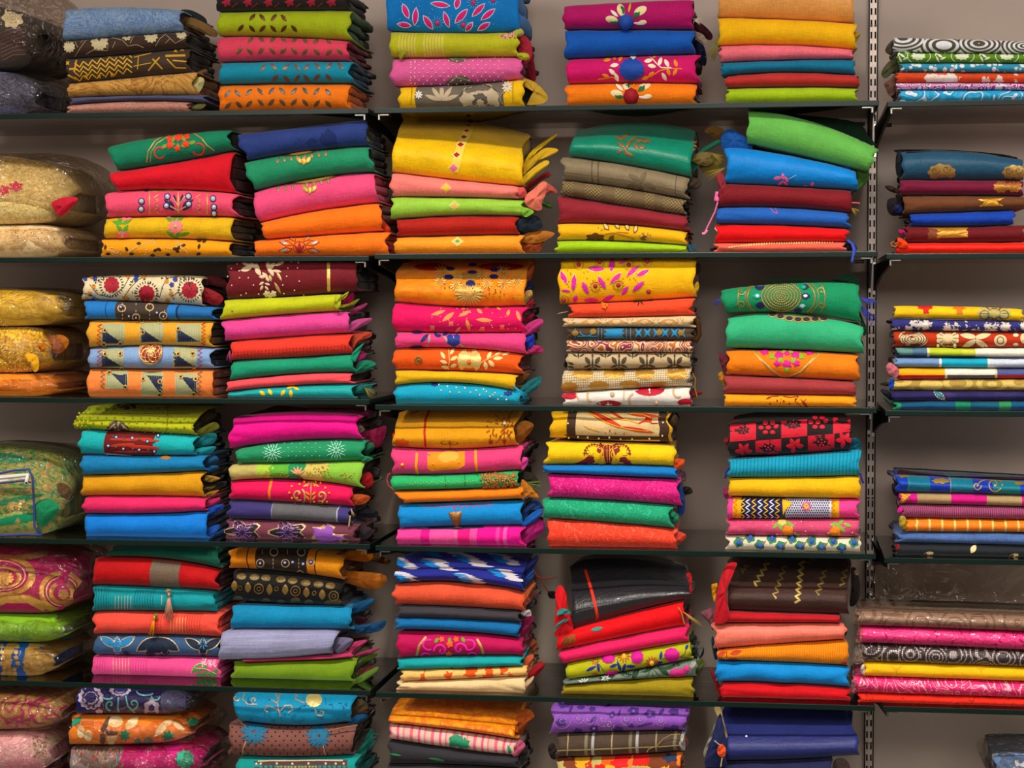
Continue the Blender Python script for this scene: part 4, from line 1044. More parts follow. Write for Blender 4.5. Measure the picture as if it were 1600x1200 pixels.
stack('B', 1, .012, [
    I('big sunny yellow silk with a row of red diamonds', fabric('plain', ['#f2c002'], rough=.55, slub=.08), (612, 613), (813, 815), (268, 280, 290), t=(184, 190, 210), Bt=.2, Bb=.03, mo=[('woven_stripe', '#f2cf50', [('p', 60, [(575, 480), (625, 290), (680, 190), (700, 130)])]), ('diamond_rim', '#f4d878', [dia(692, 142, 30, 12), dia(676, 163, 30, 13), dia(662, 200, 34, 15), dia(643, 243, 36, 18), dia(620, 296, 38, 24), dia(593, 366, 38, 27), dia(571, 455, 38, 37)]), ('woven_diamond', '#a8102c', [dia(692, 142, 24, 8), dia(676, 163, 24, 9), dia(662, 200, 26, 11), dia(643, 243, 28, 14), dia(620, 296, 29, 19), dia(593, 366, 28, 21)]), ('pink_diamond', '#e0708c', [dia(571, 455, 30, 30)])],
      ex=[LB([(1060, 430), (1120, 330), (1290, 218), (1260, 260), (1190, 300), (1100, 400), (1060, 480)], .07, '#c8a210', th=.008), LB([(1040, 510), (1110, 400), (1200, 320), (1295, 325), (1270, 360), (1150, 420), (1060, 500)], .04, '#c49a14', th=.01), LB([(1030, 560), (1080, 490), (1200, 405), (1235, 425), (1150, 500), (1060, 570)], .03, '#d0a818', th=.01), LB([(1055, 590), (1150, 520), (1220, 478), (1250, 510), (1180, 545), (1090, 610)], .06, '#7a1c18', th=.01)]),
    I('salmon pink silk with a small yellow diamond', fabric('plain', ['#ef7a72'], rough=.6), 611, 808, (306, 307, 310), mo=[('diamond_rim', '#f0a868', [dia(520, 594, 42, 38)]), ('woven_diamond', '#f0c020', [dia(522, 594, 32, 28)])], ex=[LB([(1010, 600), (1060, 590), (1080, 640), (1040, 665), (1010, 640)], .01, '#c44a48'), LB([(1065, 690), (1080, 640), (1130, 600), (1180, 555), (1220, 560), (1210, 640), (1185, 700), (1185, 740), (1150, 752), (1090, 725)], .0, '#d8705c', th=.018), LB([(1190, 550), (1250, 575), (1295, 625), (1240, 630), (1200, 640)], .03, '#b85044')]),
    I('light green silk with a small peach diamond', fabric('plain', ['#94c43c'], rough=.6), 612, 817, (342, 336, 337), mo=[('diamond_rim', '#b4cc60', [dia(576, 716, 42, 38)]), ('woven_diamond', '#e8a04c', [dia(577, 718, 32, 29)])], ex=[LB([(1045, 730), (1090, 735), (1130, 760), (1080, 795), (1050, 780)], .0, '#74a830', th=.006), LB([(1180, 690), (1240, 700), (1255, 735), (1200, 725)], .05, '#3a5a20')]),
    I('brick red slubbed fabric', fabric('plain', ['#b01c10'], slub=.15), 621, 806, (369, 367, 365), **{'in': '#0c0f16'}, ex=[LB([(1000, 820), (1060, 800), (1150, 790), (1190, 850), (1150, 890), (1020, 890)], .02, '#14202c')]),
    I('tangerine silk with a small cream diamond', fabric('plain', ['#f3951c'], rough=.6), 617, 814, mo=[('diamond_rim', '#f4c860', [dia(599, 966, 45, 34)]), ('woven_diamond', '#d8d49c', [dia(599, 966, 34, 25)]), ('green_diamond', '#6a9a50', [dia(599, 966, 22, 15)])], ex=[LB([(1045, 930), (1150, 890), (1275, 910), (1180, 970), (1060, 975)], .03, '#a8641a', th=.008), LB([(1040, 985), (1120, 960), (1200, 960), (1165, 1035), (1060, 1040)], .04, '#8a3c10')]),
], 'middle bay first stack, second shelf', (580, 160, 4.444))
def bush(x, y, s, m_=1): return [('l', x+dx*s*m_, y+dy*s, l*s, 24*s, a if m_ > 0 else 180-a) for dx, dy, l, a in ((-60, -40, 60, 160), (-20, -55, 60, 30), (30, -35, 60, 40), (70, -20, 50, 20), (120, -20, 70, 10), (-50, 5, 60, 150), (0, 0, 60, 60), (50, 15, 60, 130), (-20, 50, 60, 100), (10, 70, 60, 150), (-60, 50, 40, 30), (90, 20, 45, 170))]
stack('B', 1, .012, [
    I('shiny teal green silk with copper leaf sprays', fabric('silk', ['#07876a'], rough=.36, coat=.2, slub=.12), (893, 890), (1082, 1079), (243, 257, 276), t=(203, 190, 203), Bt=.14, Bb=.03, mo=[('metallic_leaf', 'G#9a7040', bush(720, 290, 1.05)+bush(1210, 300, .55), {'h': .0012}), ('twig', 'G#8a5c30', [('p', 5, [(690, 350), (730, 290), (760, 240), (870, 262)]), ('p', 5, [(720, 290), (660, 235)])])],
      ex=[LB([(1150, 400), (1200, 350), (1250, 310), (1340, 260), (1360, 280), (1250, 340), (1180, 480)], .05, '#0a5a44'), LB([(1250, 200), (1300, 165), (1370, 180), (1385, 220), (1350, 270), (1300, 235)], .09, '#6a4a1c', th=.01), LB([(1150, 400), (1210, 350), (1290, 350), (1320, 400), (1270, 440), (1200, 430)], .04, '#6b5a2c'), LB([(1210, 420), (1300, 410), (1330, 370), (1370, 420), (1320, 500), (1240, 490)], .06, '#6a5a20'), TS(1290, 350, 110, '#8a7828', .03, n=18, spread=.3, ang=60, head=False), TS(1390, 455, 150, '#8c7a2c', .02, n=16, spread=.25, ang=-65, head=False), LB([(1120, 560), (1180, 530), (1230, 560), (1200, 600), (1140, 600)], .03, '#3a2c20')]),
    I('taupe silk with window check and leaf shadow', fabric('plaid', ['#847458'], {'bars': [('u', 400, 44, 2, '#5a4c38'), ('u', 400, 54, 2, '#5a4c38'), ('v', 60, 26, 1.5, '#6a5a44'), ('u', 400, 176, 1.5, '#5a4c38')]}, rough=.5), 880, 1073, (280, 293, 311), **{'in': '#1c1610'}, mo=[('woven_leaf', '#6e5e44', [('l', x, y, 95, 36, a) for x, y, a in ((760, 520, 150), (820, 520, 60), (870, 580, -30), (740, 580, 20), (800, 590, 120))])]),  # leaves woven in a darker taupe
    I('khaki brown silk with basketweave bands', F_('check', ['#8c7850', '#5f4d30'], {'s': 3.0}), 878, 1068, (304, 320, 335), **{'in': '#171108'}, mo=[('woven_band', '#6b5738', [('v', 340, 415, 0, .99), ('v', 530, 620, 0, .99), ('v', 740, 830, 0, .99), ('v', 900, 960, 0, .99)])]),
    I('maroon fabric wedge shaped at left', '#8c1f2c', 873, (1070, 1075), (348, 350, 361)),
    I('amber fabric with brown twig and outlined leaves', '#eeb004', 873, 1071, (375, 376, 383), mo=[('brown_flower', '#6a3c14', [('s', 490, 940, 72, 6, .25, .5)]), ('stem', '#b8760c', [('p', 9, [(555, 915), (620, 905), (700, 925), (760, 950)]), ('p', 6, [(600, 935), (640, 900), (720, 905)])]), ('leaf_outline', '#7a4c20', [('l', x, y, 62, 34, a) for x, y, a in ((565, 865, -50), (640, 858, -50), (710, 865, -65), (770, 880, 70), (830, 940, 10), (600, 945, 60))]), ('embroidered_leaf', '#d8c070', [('l', x, y, 48, 21, a) for x, y, a in ((565, 865, -50), (640, 858, -50), (710, 865, -65), (770, 880, 70))]), ('bead', GD, dots(790, 905, 880, 955, 16, 5)+dots(480, 870, 560, 890, 4, 5))]),
    I('plain lime yellow green fabric', '#9cc40e', 870, 1071, ex=[TS(1125, 985, 90, '#0a6080', .02, n=12, spread=.5, ang=60, head=False)]),
], 'middle bay second stack, second shelf', (820, 160, 4.444))
stack('B', 1, .012, [
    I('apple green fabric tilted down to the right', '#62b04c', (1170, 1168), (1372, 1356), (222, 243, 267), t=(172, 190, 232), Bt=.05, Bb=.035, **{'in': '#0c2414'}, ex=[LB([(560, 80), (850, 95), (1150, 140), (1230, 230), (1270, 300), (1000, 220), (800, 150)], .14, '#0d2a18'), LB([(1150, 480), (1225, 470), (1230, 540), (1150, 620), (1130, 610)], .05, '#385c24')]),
    I('azure blue fabric with small pink bird stitch', fabric('plain', ['#0480d4'], rough=.5), (1136, 1134), (1337, 1340), (285, 290, 296), t=(226, 240, 264), **{'in': '#0a3c80'}, mo=[('pink_petal', '#f06cb0', [('l', 600, 525, 60, 28, 10), ('l', 637, 515, 50, 24, 95), ('l', 662, 535, 50, 22, 120), ('l', 620, 560, 50, 18, 40), ('l', 655, 562, 50, 18, 140), ('l', 840, 568, 34, 22, 60), ('l', 795, 577, 24, 8, 0)]), ('thread_stitch', '#b0c8e0', [('p', 4, [(680, 530), (728, 505)])])], ex=[LB([(222, 330), (208, 250), (230, 200), (280, 186), (330, 210), (400, 262), (420, 330), (320, 380)], .045, '#0f4c98', th=.02)]),
    I('wine red fabric with drape at its left end', '#7a121c', (1128, 1122), 1330, (323, 323, 332), ex=[LB([(185, 690), (190, 600), (170, 510), (215, 490), (240, 560), (240, 620), (230, 700)], .01, '#862430'), TH([(1115, 697), (1140, 697), (1172, 700)], .0, '#e05a70', r=.0014), TS(1115, 735, 60, '#9a8030', .005, n=8, spread=.5, ang=50, head=False)]),
    I('cobalt blue fabric with a pink diamond stitch', '#1c5cb4', 1120, (1322, 1328), (349, 351, 356), mo=[('stitched_line', '#b050a0', [('p', 6, [(550, 735), (575, 765), (600, 775)]), ('p', 6, [(585, 735), (600, 775)])])], ex=[lambda r, c, o: thread(r, [(180, 690), (185, 660), (165, 690), (180, 620)], c.yf+.0, '#e864a4', r=.0035, o=o, name='pink_cord_loop'), TH([(185, 690), (165, 760), (135, 820), (110, 870), (95, 905)], .0, '#e070a0', r=.0018, name='pink_cord'), TH([(112, 885), (95, 910), (75, 912)], .0, '#e884b0', r=.003, name='cord_knot')]),
    I('plain vivid red fabric', '#e2040c', 1119, 1323, (379, 378, 377), ex=[TH([(162, 870), (172, 885), (180, 895)], .0, '#c8c0b8', r=.0012)]),
    I('salmon fabric with gold sequin trim', '#e8604c', 1120, 1319, mo=[('sequin', 'G#e8c478', path_beads([(265, 1008), (400, 990), (560, 980), (800, 975), (1000, 970)], 17, 8))], ex=[LB([(130, 1030), (140, 1010), (185, 1010), (180, 1032)], .03, '#1c0c1c'), LB([(1060, 1000), (1080, 960), (1130, 975), (1150, 1020), (1090, 1030)], .02, '#201020'), lambda r, c, o: thread(r, [(1085, 960), (1115, 980), (1130, 1020), (1125, 1060), (1115, 1110)], [c.yf+.01, c.yf, c.yf-.016, c.yf-.018, c.yf-.018], '#3450b8', r=.003, o=o, name='blue_ribbon'), lambda r, c, o: thread(r, [(1095, 965), (1130, 985), (1140, 1030), (1130, 1070)], [c.yf+.01, c.yf, c.yf-.016, c.yf-.018], '#283c98', r=.002, o=o, name='blue_ribbon')]),
], 'middle bay third stack, second shelf', (1080, 160, 4.444))
stack('C', 1, .012, [
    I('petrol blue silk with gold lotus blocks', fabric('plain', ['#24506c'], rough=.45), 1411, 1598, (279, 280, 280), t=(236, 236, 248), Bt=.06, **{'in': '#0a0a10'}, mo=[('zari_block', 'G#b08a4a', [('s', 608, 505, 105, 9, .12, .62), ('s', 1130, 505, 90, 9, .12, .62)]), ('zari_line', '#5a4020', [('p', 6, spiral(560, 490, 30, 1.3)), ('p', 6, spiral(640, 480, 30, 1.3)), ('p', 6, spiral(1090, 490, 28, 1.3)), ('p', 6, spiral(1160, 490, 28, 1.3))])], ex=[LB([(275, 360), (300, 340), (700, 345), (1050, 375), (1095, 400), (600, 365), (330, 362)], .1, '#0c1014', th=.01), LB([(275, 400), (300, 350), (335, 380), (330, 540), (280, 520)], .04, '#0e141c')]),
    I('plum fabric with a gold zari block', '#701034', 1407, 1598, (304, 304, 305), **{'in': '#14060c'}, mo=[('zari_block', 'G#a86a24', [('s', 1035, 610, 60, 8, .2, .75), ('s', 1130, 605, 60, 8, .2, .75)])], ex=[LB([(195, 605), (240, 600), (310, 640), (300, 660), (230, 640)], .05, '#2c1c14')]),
    I('brown fabric with a gold zari bar', '#6a3c20', 1413, 1602, (333, 330, 326), **{'in': '#100a10'}, mo=[('zari_block', 'G#d09420', [('q', [(870, 700), (1055, 690), (1050, 745), (880, 750)])]), ('zari_line', '#7a4a10', [('p', 5, [(875, 720), (960, 705), (1050, 715)]), ('p', 5, [(900, 745), (950, 700)]), ('p', 5, [(1000, 695), (1030, 745)])])], ex=[LB([(215, 780), (220, 700), (300, 690), (340, 730), (340, 790), (260, 820)], .05, '#140c10'), LB([(262, 750), (300, 735), (330, 770), (310, 800), (270, 790)], .03, '#0e1c50')]),
    I('plain vivid blue fabric shorter than its neighbours', '#0c3ca8', 1424, 1584, (352, 353, 350), **{'in': '#0e0c28'}),
    I('maroon fabric with a gold zari panel', '#6a1018', 1416, 1600, (378, 378, 377), **{'in': '#2a0a14'}, mo=[('zari_halo', '#7c3c1c', [('q', [(505, 905), (590, 905), (590, 990), (505, 985)])]), ('zari_block', 'G#c48420', [('q', [(540, 908), (795, 905), (795, 970), (560, 978)])]), ('zari_line', '#8a5010', [('p', 5, [(545, 950), (640, 915), (700, 920)]), ('p', 5, [(600, 970), (790, 935)]), ('p', 5, [(660, 970), (720, 910)])])], ex=[LB([(295, 920), (330, 920), (355, 945), (345, 965), (305, 955)], .01, '#a01850')]),
    I('scarlet orange fabric with a rolled left end', fabric('plain', ['#f01c08'], rough=.5), 1401, 1690, ex=[LB([(285, 990), (300, 975), (345, 1000), (365, 1030), (330, 1055), (295, 1040)], -.002, '#f04008', th=.012), lambda r, c, o: thread(r, [(266, 1024), (285, 1012), (290, 1030), (270, 1042), (245, 1035), (240, 1015), (262, 1004)], c.yf+.0, '#a85c18', r=.0016, o=o, name='rolled_end')]),
], 'right bay, second shelf', (1340, 160, 4.615))
# =============================================================== THIRD SHELF
def patch(x, y, w_, h_, f=1):
    return dict(base=('q', [(x, y), (x+w_, y), (x+w_, y+h_), (x, y+h_)]), tri=('q', [(x+4, y+30), (x+w_*.35, y+h_*.45), (x+w_-6, y+h_-10), (x+8, y+h_-8)]) if f == 1 else ('q', [(x+w_*.2, y+22), (x+w_-6, y+30), (x+w_-6, y+h_-6), (x+w_*.62, y+h_*.65)]))
def patches(L):
    P = [patch(*a) for a in L]
    return [('linen_patch', '#a8a878', [p['base'] for p in P]), ('navy_patch', '#1c2440', [p['tri'] for p in P]), ('running_stitch', '#8c9478', sum([[('p', 2.5, [(a[0]+12+i*16, a[1]+10), (a[0]+12+i*16, a[1]+a[3]-10)]) for i in range(int(a[2]/17))] for a in L], []), {'h': .0003})]
eye = lambda pts: [('eyelet', 'G#c09a58', [('r', x, y, 17, 8) for x, y in pts], {'h': .0018}), ('eyelet_hole', '#4a2418', [('d', x, y, 8) for x, y in pts])]
stack('A', 2, .015, [
    I('smooth golden yellow wrapped cloth', F_('blotch', ['#c29a22', '#dcb83c', '#b88c1c'], {'s': 40}, rough=.5), -130, 88, (511, 510, 508), t=(452, 450, 458), Bt=.06, n='bagged_cloth', c='packed cloth', bag=((.02, .04, .002), 1.0), mo=[('sequin', 'G#ecd488', dots(270, 320, 360, 360, 18, 5)+dots(-50, 480, 60, 530, 22, 6))]),
    I('glittering yellow sequined wrapped cloth', F_('blotch', ['#c8880c', '#f0c838', '#b0740a', '#f8e080'], {'s': 6}, rough=.35), -130, 70, (586, 584, 583), n='bagged_cloth', c='packed cloth', bag=((.02, .03, -.002), 1.6), Bt=.05, mo=[('sequin', 'G#f4dc90', dots(0, 560, 260, 850, 90, 6))], ex=[LB([(170, 740), (200, 720), (260, 740), (270, 820), (240, 850), (205, 800)], -.005, '#d89c10', th=.012), LB([(260, 660), (300, 650), (320, 690), (290, 710)], 0, '#b86008'), LB([(300, 620), (420, 590), (480, 640), (420, 720), (330, 700)], .05, '#a85c08')]),
    I('soft orange wrapped cloth', PL('#e8861c', rough=.5), -130, 80, None, n='bagged_cloth', c='packed cloth', bag=((.02, .028, -.003), 1.3), mo=[('bead', 'G#f4c058', dots(0, 890, 340, 1005, 12, 5))]),
], 'the left edge pile, third shelf', (0, 390, 4.444), depth=.3)
lf = lambda c: ('l',)+c
stack('A', 2, .012, [
    I('cream cotton with crimson suns and dark vines', '#dccca4', 129, 314, (468, 472, 478), t=(432, 429, 431), **{'in': '#3c0c12'}, mo=[
        ('vine', '#2c2830', [('p', 4, [(620, 240), (680, 310), (770, 330), (860, 260), (900, 190)]), ('p', 4, [(860, 330), (900, 270), (960, 210), (1020, 180)]), ('p', 4, [(1110, 330), (1130, 260), (1160, 200), (1230, 190)]), ('p', 4, [(900, 340), (850, 330)]), ('p', 4, [(1190, 330), (1240, 290), (1250, 210)]), ('p', 4, [(580, 300), (640, 320), (690, 345)])]),
        ('ray', '#2e2a30', burst(775, 245, 66, 88, 26, 7)+burst(1018, 305, 66, 88, 26, 7)+burst(1318, 280, 66, 88, 26, 7)),
        ('crimson_sun', '#a01428', [('s', 775, 245, 56, 12, .14), ('s', 1018, 305, 60, 12, .14), ('s', 1318, 280, 60, 12, .14)]),
        ('printed_bud', '#c87c14', [('s', x, y, 17, 5, .25) for x, y in ((650, 258), (622, 305), (635, 190), (890, 187), (875, 333), (1160, 222), (1190, 305), (1230, 178), (1000, 188), (600, 345), (1165, 350))]),
        ('blue_bud', '#2c3c94', [('s', x, y, 18, 5, .25) for x, y in ((660, 205), (943, 210), (1195, 245), (950, 186), (1218, 210), (645, 345), (590, 205))]),
        ('small_leaf', '#2c2830', [('l', R_.uniform(580, 1380), R_.uniform(185, 365), 20, 7, R_.uniform(0, 180)) for _ in range(60)])],
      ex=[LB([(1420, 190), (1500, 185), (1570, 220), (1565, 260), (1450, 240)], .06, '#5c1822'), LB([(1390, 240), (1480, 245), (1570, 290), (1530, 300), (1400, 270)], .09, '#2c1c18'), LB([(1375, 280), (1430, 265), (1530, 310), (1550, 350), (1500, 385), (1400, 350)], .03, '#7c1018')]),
    I('blue ribbed fabric with brown mirrored panel', F_('panels', [(0, '#1c74c0'), (33, '#0e2c54'), (35, '#1c74c0'), (50, '#40342c'), (138, '#1c74c0'), (153, '#0e2c54'), (156, '#1c66a8'), (250, '#1c66a8')], {'W': 300.0}), 133, 331, (499, 500, 500), **{'in': '#0c2440'}, mo=[('quatrefoil', '#c8a878', [('r', x, y, 30, 22, .9) for x, y in ((845, 408), (1040, 400), (945, 470), (1133, 458))]), ('dashed_line', '#c8b088', [('p', 5, [(x, a), (x, a+14)]) for x in (850, 945, 1040, 1145) for a in (375, 420, 445, 470)])]+mir([(840, 400), (895, 460), (945, 470), (1090, 438), (1135, 462)], 8)),
    I('mustard fabric with navy and linen triangle patches', '#e09c28', 137, 328, (543, 540, 543), **{'in': '#6a4418'}, mo=patches([(705, 515, 160, 145), (970, 510, 165, 140), (1225, 518, 170, 130)])+[('red_zigzag', '#c41c2c', [('p', 7, zz(695, 520, 685, 690, 12, 14)), ('p', 7, zz(1412, 510, 1410, 660, 12, 14))])]+eye([(730, 563), (835, 650), (992, 575), (1240, 550), (725, 655), (985, 500), (1110, 500)])),
    I('sky blue fabric with patches and round wooden medallion', '#7c9cc8', 138, 328, (575, 577, 576), **{'in': '#1a2034'}, mo=patches([(695, 690, 165, 130), (1200, 680, 165, 140)])+[('red_zigzag', '#b01c34', [('p', 7, zz(690, 700, 685, 825, 9, 14)), ('p', 7, zz(1388, 690, 1385, 830, 10, 14))])]+eye([(730, 728), (837, 725), (1240, 726), (1340, 725), (845, 825), (1350, 832)])+[
        ('wooden_medallion', '#8a2020', [('r', 1048, 713, 82, 0.1)], {'h': .003}),
        ('medallion_lattice', 'G#d8b070', [('r', 1048, 713, 82, 75)]+[('r', 1048+34*math.cos(a), 713+34*math.sin(a), 40, 35) for a in np.linspace(0, 6.283*7/8, 8)]+[('r', 1048, 713, 16, 8)]+burst(1048, 713, 14, 40, 8, 8), {'h': .0045})]),
    I('peach orange fabric with navy patches and grey zigzag', '#f0833c', 136, 331, **{'in': '#8a3c1c'}, mo=patches([(735, 838, 155, 130, 2), (980, 850, 155, 165, 2), (1215, 860, 155, 150, 2)])+[('grey_zigzag', '#5c6050', [('p', 7, zz(715, 840, 710, 960, 8, 14)), ('p', 7, zz(1390, 850, 1380, 1010, 10, 14))])]+eye([(762, 857), (872, 955), (993, 900), (1113, 917), (1255, 885), (1360, 900), (1110, 1005), (1345, 1000)])),
], 'first left-bay stack, third shelf', (0, 390, 4.444))
stack('A', 2, .012, [
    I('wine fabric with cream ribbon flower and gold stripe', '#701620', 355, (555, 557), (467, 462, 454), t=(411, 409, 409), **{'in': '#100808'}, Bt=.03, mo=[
        ('gold_ribbon', 'G#e0b858', [('p', 22, [(858, 75), (862, 305)])]),
        ('ribbon_petal', '#dcc09c', [('l', x, y, l, w_, a) for x, y, l, w_, a in ((290, 135, 90, 36, 15), (300, 105, 90, 26, -10), (345, 110, 90, 38, -30), (440, 105, 120, 30, 100), (470, 110, 110, 28, 60), (520, 100, 80, 22, 20), (500, 150, 70, 22, -10), (370, 150, 80, 34, -60), (420, 180, 60, 26, -45), (465, 160, 60, 26, -70), (395, 235, 40, 20, 30), (395, 265, 40, 20, 60), (435, 240, 40, 18, -20), (430, 268, 40, 18, -50), (400, 190, 50, 24, 0), (435, 205, 46, 22, -60))], {'h': .0025}),
        ('ribbon_leaf', 'G#c8a86c', [('l', 515, 185, 80, 20, -60), ('l', 505, 265, 90, 22, -60), ('l', 455, 200, 50, 22, -75)], {'h': .0018}),
        ('ribbon_rosette', '#e4d0ac', [('s', 430, 305, 26, 5, .3), ('s', 475, 305, 26, 5, .3), ('s', 452, 325, 22, 5, .3)], {'h': .003}),
        ('pearl', '#e8c8a8', [('d', x, y, 5.5) for x, y in ((185, 135), (240, 150), (160, 188), (243, 197), (305, 197), (187, 248), (340, 246), (290, 300), (375, 305), (340, 335), (253, 312), (578, 132), (645, 130), (570, 187), (658, 220), (543, 245), (625, 280), (550, 302), (688, 312), (605, 322), (600, 90), (650, 95), (225, 105))], {'h': .002})],
      ex=[LB([(1040, 120), (1090, 100), (1130, 130), (1130, 170), (1080, 190), (1045, 180)], .08, '#120c0a')]),
    I('chartreuse fabric with a curled right end', '#b8be12', (351, 345), (530, 526), (500, 492, 486), t=(456, 460, 458), **{'in': '#7a7a14'}, mo=[('bead', '#a06a4a', [('d', 190, 425, 8)])], ex=[LB([(905, 320), (940, 320), (945, 350), (940, 400), (915, 415), (900, 380)], -.004, '#aab018', th=.008), LB([(940, 330), (1000, 290), (980, 330), (945, 350)], .02, '#a8a828', th=.005), LB([(945, 370), (1000, 310), (1035, 300), (1030, 350), (1000, 375)], .04, '#a80c4a'), LB([(940, 385), (1000, 375), (1075, 340), (1030, 385), (950, 405)], .03, '#8a8a20', th=.005)]),
    I('orchid pink fabric with crisp selvedge', fabric('plain', ['#dc4090'], slub=.1), (347, 352), (542, 545), (533, 526, 520), **{'in': '#201418'}, ex=[LB([(990, 440), (1050, 400), (1125, 370), (1100, 410), (1000, 465)], .05, '#8c2a58'), LB([(1000, 570), (1010, 510), (1080, 480), (1165, 480), (1100, 530)], .02, '#a03c70', th=.008)]),
    I('poppy red fabric with tiny woven dots', F_('plain', ['#dc3424']), 361, 546, (563, 559, 553), **{'in': '#5a100c'}, mo=[('woven_dot', '#8c0c28', [('d', 205+i*24, 712-i*1.4+j*19, 3.5) for i in range(34) for j in range(3)])], ex=[LB([(1005, 600), (1080, 570), (1155, 575), (1150, 605), (1060, 650), (1010, 720)], .03, '#a03820', th=.008), TS(175, 700, 90, '#a03868', .01, n=9, spread=.3, ang=-10, head=False)]),
    I('jade green fabric with upturned right corner', '#0f8c68', (363, 358), (550, 553), (595, 585, 582), **{'in': '#3a0c2a'}, ex=[LB([(1015, 740), (1050, 690), (1105, 650), (1080, 700), (1045, 780)], .0, '#0f8464', th=.005), LB([(1040, 850), (1060, 790), (1120, 765), (1190, 790), (1150, 830), (1060, 860)], .02, '#0c6a50', th=.012), LB([(1045, 790), (1080, 720), (1120, 720), (1110, 760), (1050, 800)], .05, '#7a0c48')]),
    I('thin coral red fabric', '#ec4a54', (356, 354), (545, 549), (612, 603, 600), **{'in': '#3c0c0c'}, k=1),
    I('turquoise fabric with yellow stitched leaves', fabric('plain', ['#109c9c'], rough=.5), 357, 550, mo=[('yellow_leaf', '#e8c014', [('l', x, y, l, w_, a) for x, y, l, w_, a in ((400, 997, 50, 26, -35), (455, 990, 50, 24, -60), (543, 995, 50, 24, 60), (598, 1000, 56, 26, 95), (595, 955, 60, 18, 20), (635, 965, 50, 16, -20), (670, 940, 50, 12, 0), (500, 940, 40, 10, 10))])], ex=[LB([(1025, 970), (1100, 935), (1160, 940), (1130, 990), (1030, 1000)], .03, '#0c5a54'), LB([(1030, 1005), (1150, 970), (1180, 1000), (1100, 1025), (1035, 1025)], .05, '#0c4a40'), TS(1110, 960, 100, '#7a6a2a', .01, n=10, spread=.6, ang=50, head=False)]),
], 'second left-bay stack, third shelf', (320, 390, 4.444))
